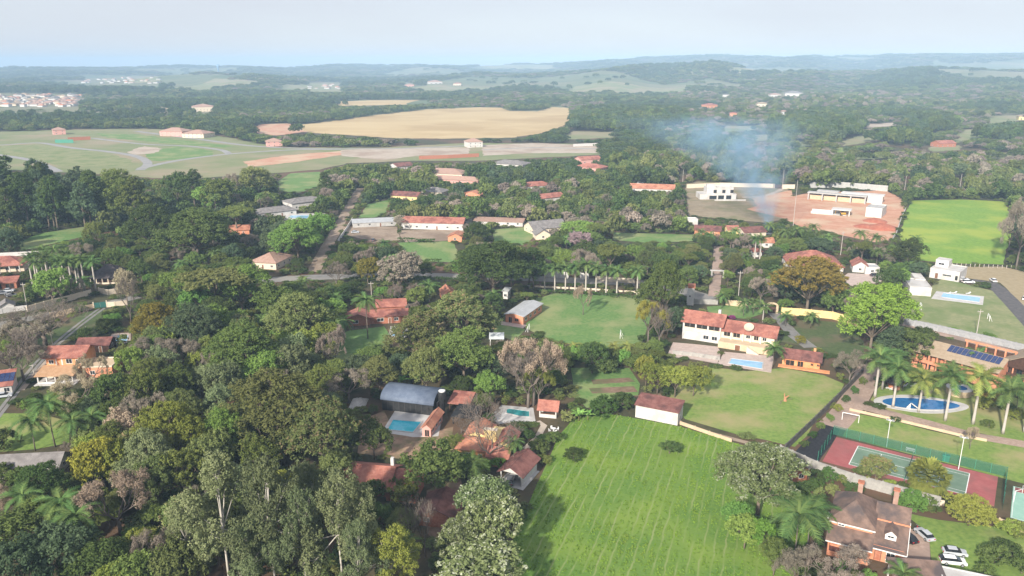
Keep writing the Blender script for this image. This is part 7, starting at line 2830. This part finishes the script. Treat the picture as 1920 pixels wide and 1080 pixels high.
def scatter(seed=11):
    rng = np.random.default_rng(seed)
    count = {}
    ex = np.array([(t[0], t[1], t[2]) for t in TREES])
    placed = []
    cells = {}
    def near(x, y, r, tight=.80):
        ci, cj = int(x // 12), int(y // 12)
        for i in range(ci - 1, ci + 2):
            for j in range(cj - 1, cj + 2):
                for q in cells.get((i, j), ()):
                    if (q[0] - x) ** 2 + (q[1] - y) ** 2 < (tight * (q[2] + r)) ** 2:
                        return True
        return False
    for q in ex:
        cells.setdefault((int(q[0] // 12), int(q[1] // 12)), []).append((q[0], q[1], min(q[2], 6)))
    cand = []
    for _ in range(26000):
        # even over the ground within the view
        yy = math.sqrt(rng.uniform(95 ** 2, 760 ** 2))
        xx = rng.uniform(-.70, .70) * yy
        cand.append((xx, yy))
    cand.sort(key=lambda q: q[1] + 0.0)
    CAP = {'broadleaf_tree': 290, 'shade_tree': 290, 'pine_tree': 60, 'dry_tree': 130, 'shrub': 90, 'umbrella_tree': 60, 'palm_tree': 50, 'mango_tree': 40, 'eucalyptus_tree': 40, 'leafless_tree': 10}
    for xx, yy in cand:
        px, py = proj(xx, yy, 0)
        if not (-60 < px < 1980) or py > 1150:
            continue
        ix, iy = int(min(max(px / 2, 0), MW - 1)), int(min(max(py / 2, 0), MH - 1))
        if CLEAR[iy, ix]:
            continue
        wood = (px < 640 and py > 640)
        far = yy > 560
        sizes = [(14, 5.4), (11, 4.6), (8, 3.8), (5.5, 2.9), (3.0, 1.7)] if wood else [(14, 6.6), (11, 5.4), (8.5, 4.4), (5.5, 3.0), (2.6, 1.5)]
        k0 = rng.integers(0, 3)
        ok = None
        for h, r in sizes[k0:]:
            h *= rng.uniform(.88, 1.15)
            r *= rng.uniform(.88, 1.15)
            if far and h < 5:
                break
            if near(xx, yy, r, .60 if wood else .78):
                continue
            bad = False
            for zz in (.35, .6, .85, 1.0):
                for du in (-.85, -.4, 0, .4, .85):
                    q = proj(xx + du * r * (1.05 - .35 * (zz > .9)), yy, zz * h)
                    jx, jy = int(q[0] / 2), int(q[1] / 2)
                    if 0 <= jx < MW and 0 <= jy < MH and KEEP[jy, jx]:
                        bad = True
                        break
                if bad:
                    break
            if not bad:
                ok = (h, r)
                break
        if not ok:
            continue
        h, r = ok
        u = rng.random()
        if h < 4.2:
            key, lf = 'shrub', ['dark', 'mid', 'hedge', 'olive', 'bright'][int(u * 5)]
        elif px < 330 and py < 450:
            key, lf = ('pine', 'dark') if u < .55 else ('broad', ['dark', 'mid', 'teal'][int(rng.random() * 3)])
        elif px > 1270 and py < 400:
            key, lf = ('broad', ['greybrown', 'olive', 'dark', 'mid', 'mid'][int(u * 5)]) if rng.random() < .75 else ('dry', 'greybrown')
        elif wood:
            key, lf = [('big', 'olive'), ('big', 'mid'), ('broad', 'mango'), ('broad', 'mid'), ('broad', 'yellowgreen'), ('broad', 'olive'), ('broad', 'dark'), ('dry', 'greybrown'), ('broad', 'bright'), ('broad', 'euc')][int(u * 10)]
        else:
            key, lf = [('broad', 'dark'), ('broad', 'mid'), ('big', 'mid'), ('broad', 'dark'), ('big', 'olive'), ('broad', 'bright'), ('dry', 'greybrown'), ('flat', 'mid'), ('big', 'dark'), ('broad', 'teal')][int(u * 10)]
            if rng.random() < .07 and 4 < h < 9:
                key = 'palm'
        nm = {'palm': 'palm_tree'}.get(key) or _NAME[key]
        if lf == 'mango':
            nm = 'mango_tree'
        if nm == 'broadleaf_tree' and lf in ('mid', 'bright', 'teal'):
            nm = 'shade_tree'
        if count.get(nm, 0) >= CAP[nm]:
            if h > 4.2:
                EXTRA.append((xx, yy, h, r))
                cells.setdefault((int(xx // 12), int(yy // 12)), []).append((xx, yy, r))
            continue
        count[nm] = count.get(nm, 0) + 1
        cells.setdefault((int(xx // 12), int(yy // 12)), []).append((xx, yy, r))
        placed.append((xx, yy, r))
        if key == 'palm':
            p_ = proj(xx, yy, h)
            palm('queen', px, p_[1], py, None, 3.2, parts=False)
            continue
        n = sum(1 for k in SHAPES if k.rstrip('0123456789') == key)
        tree(nm, key + str(int(rng.integers(n))), lf, xx, yy, h, r)
    print('scattered', count, len(EXTRA))
GROUPS['shade_tree'] = 'mid green trees of the settlement'
scatter()
for ph, px, py in (('the pine stand', 90, 420), ('the palm row', 1100, 550), ('the wooded slope', 1600, 320), ('the heart of the wood', 480, 850), ('the wheel track lane', 105, 645), ('the dirt road', 626, 440), ('the cobbled driveway', 1343, 510), ('the bottom corner of the wood', 100, 1040), ('the white blossom row', 920, 1000), ('the eucalyptus group', 520, 1060), ('the smoke', 1400, 400), ('the wooded valley edge', 1850, 330), ('the yellow flowering tree', 300, 640), ('the hazy wood margin', 1150, 320)):
    landmark(ph, *G(px, py))
name_pending()

# ------------------------------------------------------------------ undergrowth and distant woods: uncountable, one object each
def proto(name, key_seed, n, per, L, cl_r, leaf):
    lo = dome_lobes(key_seed, 5, .42, .40, .66, .26, .85)
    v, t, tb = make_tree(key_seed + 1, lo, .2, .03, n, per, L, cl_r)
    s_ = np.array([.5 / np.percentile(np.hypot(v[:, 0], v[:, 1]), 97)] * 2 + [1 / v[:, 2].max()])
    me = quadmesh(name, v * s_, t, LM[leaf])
    return bpy.data.objects.new(name, me)

def instancer(name, label, pts, scl, hgts, protos, idx=None):
    """points carrying leafy clumps (uncountable mass)"""
    me = bpy.data.meshes.new(name)
    me.vertices.add(len(pts))
    me.vertices.foreach_set('co', np.asarray(pts, np.float32).ravel())
    a = me.attributes.new('sc', 'FLOAT_VECTOR', 'POINT')
    a.data.foreach_set('vector', np.stack([scl, scl, hgts], 1).astype(np.float32).ravel())
    if idx is None:
        idx = RNG.integers(0, len(protos), len(pts))
    a = me.attributes.new('idx', 'INT', 'POINT')
    a.data.foreach_set('value', np.asarray(idx, np.int32))
    o = link(name, me)
    tag(o, label, kind='stuff')
    col = bpy.data.collections.new(name + '_clumps')
    for p in protos:
        col.objects.link(p)
    ng = bpy.data.node_groups.new(name, 'GeometryNodeTree')
    ng.interface.new_socket('Geometry', in_out='INPUT', socket_type='NodeSocketGeometry')
    ng.interface.new_socket('Geometry', in_out='OUTPUT', socket_type='NodeSocketGeometry')
    N, L = ng.nodes.new, ng.links.new
    gi, go = N('NodeGroupInput'), N('NodeGroupOutput')
    ci = N('GeometryNodeCollectionInfo')
    ci.inputs['Collection'].default_value = col
    ci.inputs['Separate Children'].default_value = True
    ci.inputs['Reset Children'].default_value = True
    ip = N('GeometryNodeInstanceOnPoints')
    ip.inputs['Pick Instance'].default_value = True
    rv = N('FunctionNodeRandomValue')
    rv.data_type = 'FLOAT_VECTOR'
    rv.inputs[0].default_value = (0, 0, 0)
    rv.inputs[1].default_value = (0, 0, 6.283)
    ri = N('GeometryNodeInputNamedAttribute')
    ri.data_type = 'INT'
    ri.inputs['Name'].default_value = 'idx'
    na = N('GeometryNodeInputNamedAttribute')
    na.data_type = 'FLOAT_VECTOR'
    na.inputs['Name'].default_value = 'sc'
    L(gi.outputs[0], ip.inputs['Points'])
    L(ci.outputs[0], ip.inputs['Instance'])
    L(rv.outputs[0], ip.inputs['Rotation'])
    L(ri.outputs[0], ip.inputs['Instance Index'])
    L(na.outputs[0], ip.inputs['Scale'])
    L(ip.outputs[0], go.inputs[0])
    o.modifiers.new('clumps', 'NODES').node_group = ng
    return o

def undergrowth():
    rng = np.random.default_rng(31)
    P, S, H = [], [], []
    n = 0
    while n < 14000:
        n += 1
        yy = math.sqrt(rng.uniform(95 ** 2, 620 ** 2))
        xx = rng.uniform(-.70, .70) * yy
        px, py = proj(xx, yy, 0)
        if not (-40 < px < 1960) or py > 1130:
            continue
        ix, iy = int(min(max(px / 2, 0), MW - 1)), int(min(max(py / 2, 0), MH - 1))
        if CLEAR[iy, ix] or KEEP[iy, ix]:
            continue
        h = rng.uniform(1.0, 3.0) * (1.6 if px < 640 and py > 640 else 1)
        q = proj(xx, yy, h)
        jx, jy = int(min(max(q[0] / 2, 0), MW - 1)), int(min(max(q[1] / 2, 0), MH - 1))
        if KEEP[jy, jx]:
            h *= .4
        P.append((xx, yy, -.1))
        S.append(rng.uniform(2.5, 5.0))
        H.append(h)
    instancer('undergrowth', 'low dark undergrowth between the trees', P, np.array(S), np.array(H), [proto('clump_a', 400, 46, 16, .13, .13, 'dark'), proto('clump_b', 410, 46, 16, .13, .13, 'mid'), proto('clump_c', 420, 46, 16, .13, .13, 'olive')])
undergrowth()

def far_woods():
    rng = np.random.default_rng(41)
    P, S, H, I = [], [], [], []
    def patch(x, y, q=0.0):
        return np.sin(x * .0043 + 1 + q) * np.cos(y * .0031 - 2 + q) + .6 * np.sin(x * .011 - y * .007 + 2 * q) + .5 * np.sin(y * .013 + x * .004 + 1 - q)
    def kind(q, px, py, y):
        u = rng.random()
        if px > 1250 and py < 370 and py > 175:      # dry woods of the slope
            return int(rng.choice([5, 6, 6, 4, 1, 0, 3])) if u < .8 else 5
        if q > .35:
            return int(rng.choice([0, 2, 3, 7]))
        if q < -.5:
            return int(rng.choice([5, 6, 4, 1]))
        return int(rng.choice([0, 1, 2, 4, 4, 5, 7]))
    # stands of tall dark trees among the lower dry woods
    TALL = [(1530, 240, 90, 20), (1580, 262, 55, 10), (1745, 238, 50, 14), (1870, 258, 50, 12), (1180, 228, 110, 22), (1090, 240, 50, 8), (1330, 285, 60, 10), (1690, 268, 50, 9), (1640, 215, 130, 9), (1240, 200, 120, 8), (1880, 205, 80, 8), (1010, 196, 60, 5)]
    r = 600.0
    while r < 8600:
        s_ = max(9.5, r * .0060)
        dr = s_ * (1.15 if r < 1600 else 1.9)
        na = int(1.30 * r / s_)
        az = np.linspace(-.66, .66, na) + rng.uniform(-.5, .5, na) * 1.3 / na
        rr = r + rng.uniform(-.6, .6, na) * dr
        x, y = np.sin(az) * rr, np.cos(az) * rr
        z = hills(x, y)
        pt, p2 = patch(x, y), patch(x * 1.9, y * 1.4, 2.0)
        p3 = np.sin(x * .0038 + y * .0011 + .7) + np.sin(y * .0029 + x * .0007 + 2.2) + .35 * np.sin(x * .013 + 1.1)
        for a, b, c, q, q2, q3 in zip(x, y, z, pt, p2, p3):
            if b < 745 and math.hypot(a, b) < 770:
                continue
            px, py = proj(a, b, c)
            if not (-20 < px < 1940):
                continue
            ix, iy = int(min(max(px / 2, 0), MW - 1)), int(min(max(py / 2, 0), MH - 1))
            if CLEAR[iy, ix]:
                continue
            k = rng.uniform(.6, 1.35)
            tall = any(((px - t[0]) / t[2]) ** 2 + ((py - t[1]) / t[3]) ** 2 < 1 for t in TALL)
            h = max(4.0, (9.5 + 3.2 * q) * k * (1 + .25 * (r > 2500)))
            if r < 1500 and px > 900:
                h = rng.uniform(14, 20) if tall else min(h, 9) * rng.uniform(.55, 1.05)
            top = proj(a, b, c + h * .85)
            jx, jy = int(min(max(top[0] / 2, 0), MW - 1)), int(min(max(top[1] / 2, 0), MH - 1))
            if KEEP[jy, jx]:
                continue
            if (r < 1500 and q2 < -.95 and rng.random() < .8) or (r > 1500 and q3 < -.95 and rng.random() < .96):
                continue
            P.append((a, b, c - .5))
            S.append(s_ * rng.uniform(1.0, 1.9))
            H.append(h)
            I.append(int(rng.choice([0, 2, 3, 7, 1])) if tall else kind(q, px, py, b))
        r += dr
    for a, b, h, q in EXTRA:
        px, py = proj(a, b, 0)
        P.append((a, b, -.2))
        S.append(2 * q)
        H.append(h)
        I.append(kind(float(patch(a * 4, b * 4)), px, py, b))
    print('far clumps', len(P))
    leafs = ['dark', 'mid', 'dark', 'teal', 'mid', 'olive', 'greybrown', 'dark']
    instancer('forest', 'blue-hazed woods covering the valley and far hills', P, np.array(S), np.array(H), [proto('far_clump_%s' % 'abcdefgh'[i], 500 + 10 * i, 80, 12, .14, .12, l) for i, l in enumerate(leafs)], I)
far_woods()

# grass of the striped field and meadow edges
def field_grass():
    rng = np.random.default_rng(51)
    a, c = Vector(G(1020, 1015)), Vector(G(1125, 820))
    d = (c - a).normalized()
    n = Vector((d.y, -d.x))
    ob = bpy.data.objects['crop_field']
    poly = [(v.co.x, v.co.y) for v in ob.data.vertices]
    PX = np.array(poly)
    C = rng.uniform(PX.min(0), PX.max(0), (34000, 2))
    ins = np.zeros(len(C), bool)
    m = len(poly)
    for i in range(m):
        ax, ay = poly[i]
        bx, by = poly[(i + 1) % m]
        if ay == by:
            continue
        ins ^= ((ay > C[:, 1]) != (by > C[:, 1])) & (C[:, 0] < (bx - ax) * (C[:, 1] - ay) / (by - ay) + ax)
    C = C[ins]
    nz = np.sin(C[:, 0] * .21) * np.cos(C[:, 1] * .17) + .6 * np.sin(C[:, 0] * .53 + C[:, 1] * .4)
    C = C[rng.random(len(C)) < .55 + .35 * nz]
    nz = np.sin(C[:, 0] * .21) * np.cos(C[:, 1] * .17) + .6 * np.sin(C[:, 0] * .53 + C[:, 1] * .4)
    rz = math.atan2(d.x, d.y)
    xr = C[:, 0] * math.cos(rz) - C[:, 1] * math.sin(rz)
    off = np.abs(xr % 2.0 - 1.0)
    k_ = (off > .35) & (rng.random(len(C)) < .7)
    C, nz = C[k_], nz[k_]
    cc = np.column_stack([C, np.full(len(C), .12)])
    v, t = clump_leaves(cc, rng.uniform(.15, .38, len(cc)), np.clip(.45 + .3 * nz, 0, 1), 5, .34, rng, .6, .2)
    me = quadmesh('grass', v, t, LM['field'])
    o = link('grass', me)
    tag(o, 'tufts of tall grass growing over the striped field', kind='stuff')
field_grass()
# ------------------------------------------------------------------ smoke of the garden fire
def smoke():
    """plume: axis drifts off to one side with height, density thins towards its skirt"""
    x0, y0 = G(1441, 438)
    TOP = 62.0
    ax = lambda z: -.10 * z - .0075 * z * z
    ay = lambda z: .15 * z
    rad = lambda z: 1.6 + .24 * z + .013 * z * z
    V, F = [], []
    k, n = 18, 16
    for i in range(n + 1):
        z = TOP * i / n
        for j in range(k):
            t = 2 * math.pi * j / k
            V.append((ax(z) + rad(z) * math.cos(t), ay(z) + rad(z) * math.sin(t), z))
    for i in range(n):
        for j in range(k):
            F.append((i * k + j, i * k + (j + 1) % k, (i + 1) * k + (j + 1) % k, (i + 1) * k + j))
    F += [tuple(range(k - 1, -1, -1)), tuple(n * k + j for j in range(k))]
    m, t = _nt('smoke')
    N, L = t.nodes.new, t.links.new
    def M(op, a, b=None, c=None):
        q = N('ShaderNodeMath')
        q.operation = op
        for i, v in enumerate((a, b, c)):
            if v is None:
                continue
            if isinstance(v, (int, float)):
                q.inputs[i].default_value = v
            else:
                L(v, q.inputs[i])
        return q.outputs[0]
    out = N('ShaderNodeOutputMaterial')
    vo = N('ShaderNodeVolumePrincipled')
    vo.inputs['Color'].default_value = (.42, .70, 1.0, 1)
    vo.inputs['Anisotropy'].default_value = -.1
    tc = N('ShaderNodeTexCoord')
    sx = N('ShaderNodeSeparateXYZ')
    L(tc.outputs['Object'], sx.inputs[0])
    X, Y, Z = sx.outputs
    z2 = M('MULTIPLY', Z, Z)
    dx = M('ADD', M('MULTIPLY_ADD', Z, .10, X), M('MULTIPLY', z2, .0075))
    dy = M('MULTIPLY_ADD', Z, -.15, Y)
    d = M('SQRT', M('ADD', M('MULTIPLY', dx, dx), M('MULTIPLY', dy, dy)))
    rr = M('ADD', M('MULTIPLY_ADD', Z, .24, 1.6), M('MULTIPLY', z2, .013))
    q = M('MAXIMUM', M('SUBTRACT', 1.0, M('DIVIDE', d, rr)), 0.0)
    edge = M('POWER', q, 1.2)
    nz = N('ShaderNodeTexNoise')
    nz.inputs['Scale'].default_value = .075
    nz.inputs['Detail'].default_value = 5
    nz.inputs['Roughness'].default_value = .62
    nz.inputs['Distortion'].default_value = .6
    L(tc.outputs['Object'], nz.inputs['Vector'])
    mr = N('ShaderNodeMapRange')
    mr.inputs[1].default_value, mr.inputs[2].default_value = .40, .66
    L(nz.outputs['Fac'], mr.inputs[0])
    h = M('MAXIMUM', M('SUBTRACT', 1.0, M('DIVIDE', Z, TOP)), 0.0)
    up = M('MULTIPLY_ADD', M('POWER', h, 4.0), .6, M('MULTIPLY', M('POWER', h, .6), .13))
    L(M('MULTIPLY', M('MULTIPLY', up, edge), mr.outputs[0]), vo.inputs['Density'])
    L(vo.outputs[0], out.inputs['Volume'])
    o = link('smoke_plume', mesh('smoke_plume', V, F, m))
    o.location = (x0, y0, 0)
    tag(o, 'blue-white smoke rising from the garden fire and drifting over the woods', kind='stuff')
smoke()

# ------------------------------------------------------------------ haze
def haze():
    zt = 165.0
    v, f = boxvf(-11500, -300, -12, 11500, 13000, zt)
    m, t = _nt('haze')
    N, L = t.nodes.new, t.links.new
    out = N('ShaderNodeOutputMaterial')
    vo = N('ShaderNodeVolumePrincipled')
    vo.inputs['Color'].default_value = (.52, .75, 1.0, 1)
    vo.inputs['Density'].default_value = HAZE
    vo.inputs['Anisotropy'].default_value = -.2
    L(vo.outputs[0], out.inputs['Volume'])
    o = link('haze', mesh('haze', v, f, m))
    tag(o, 'pale blue haze filling the valley air', kind='stuff')
HAZE = 1.65e-4
haze()
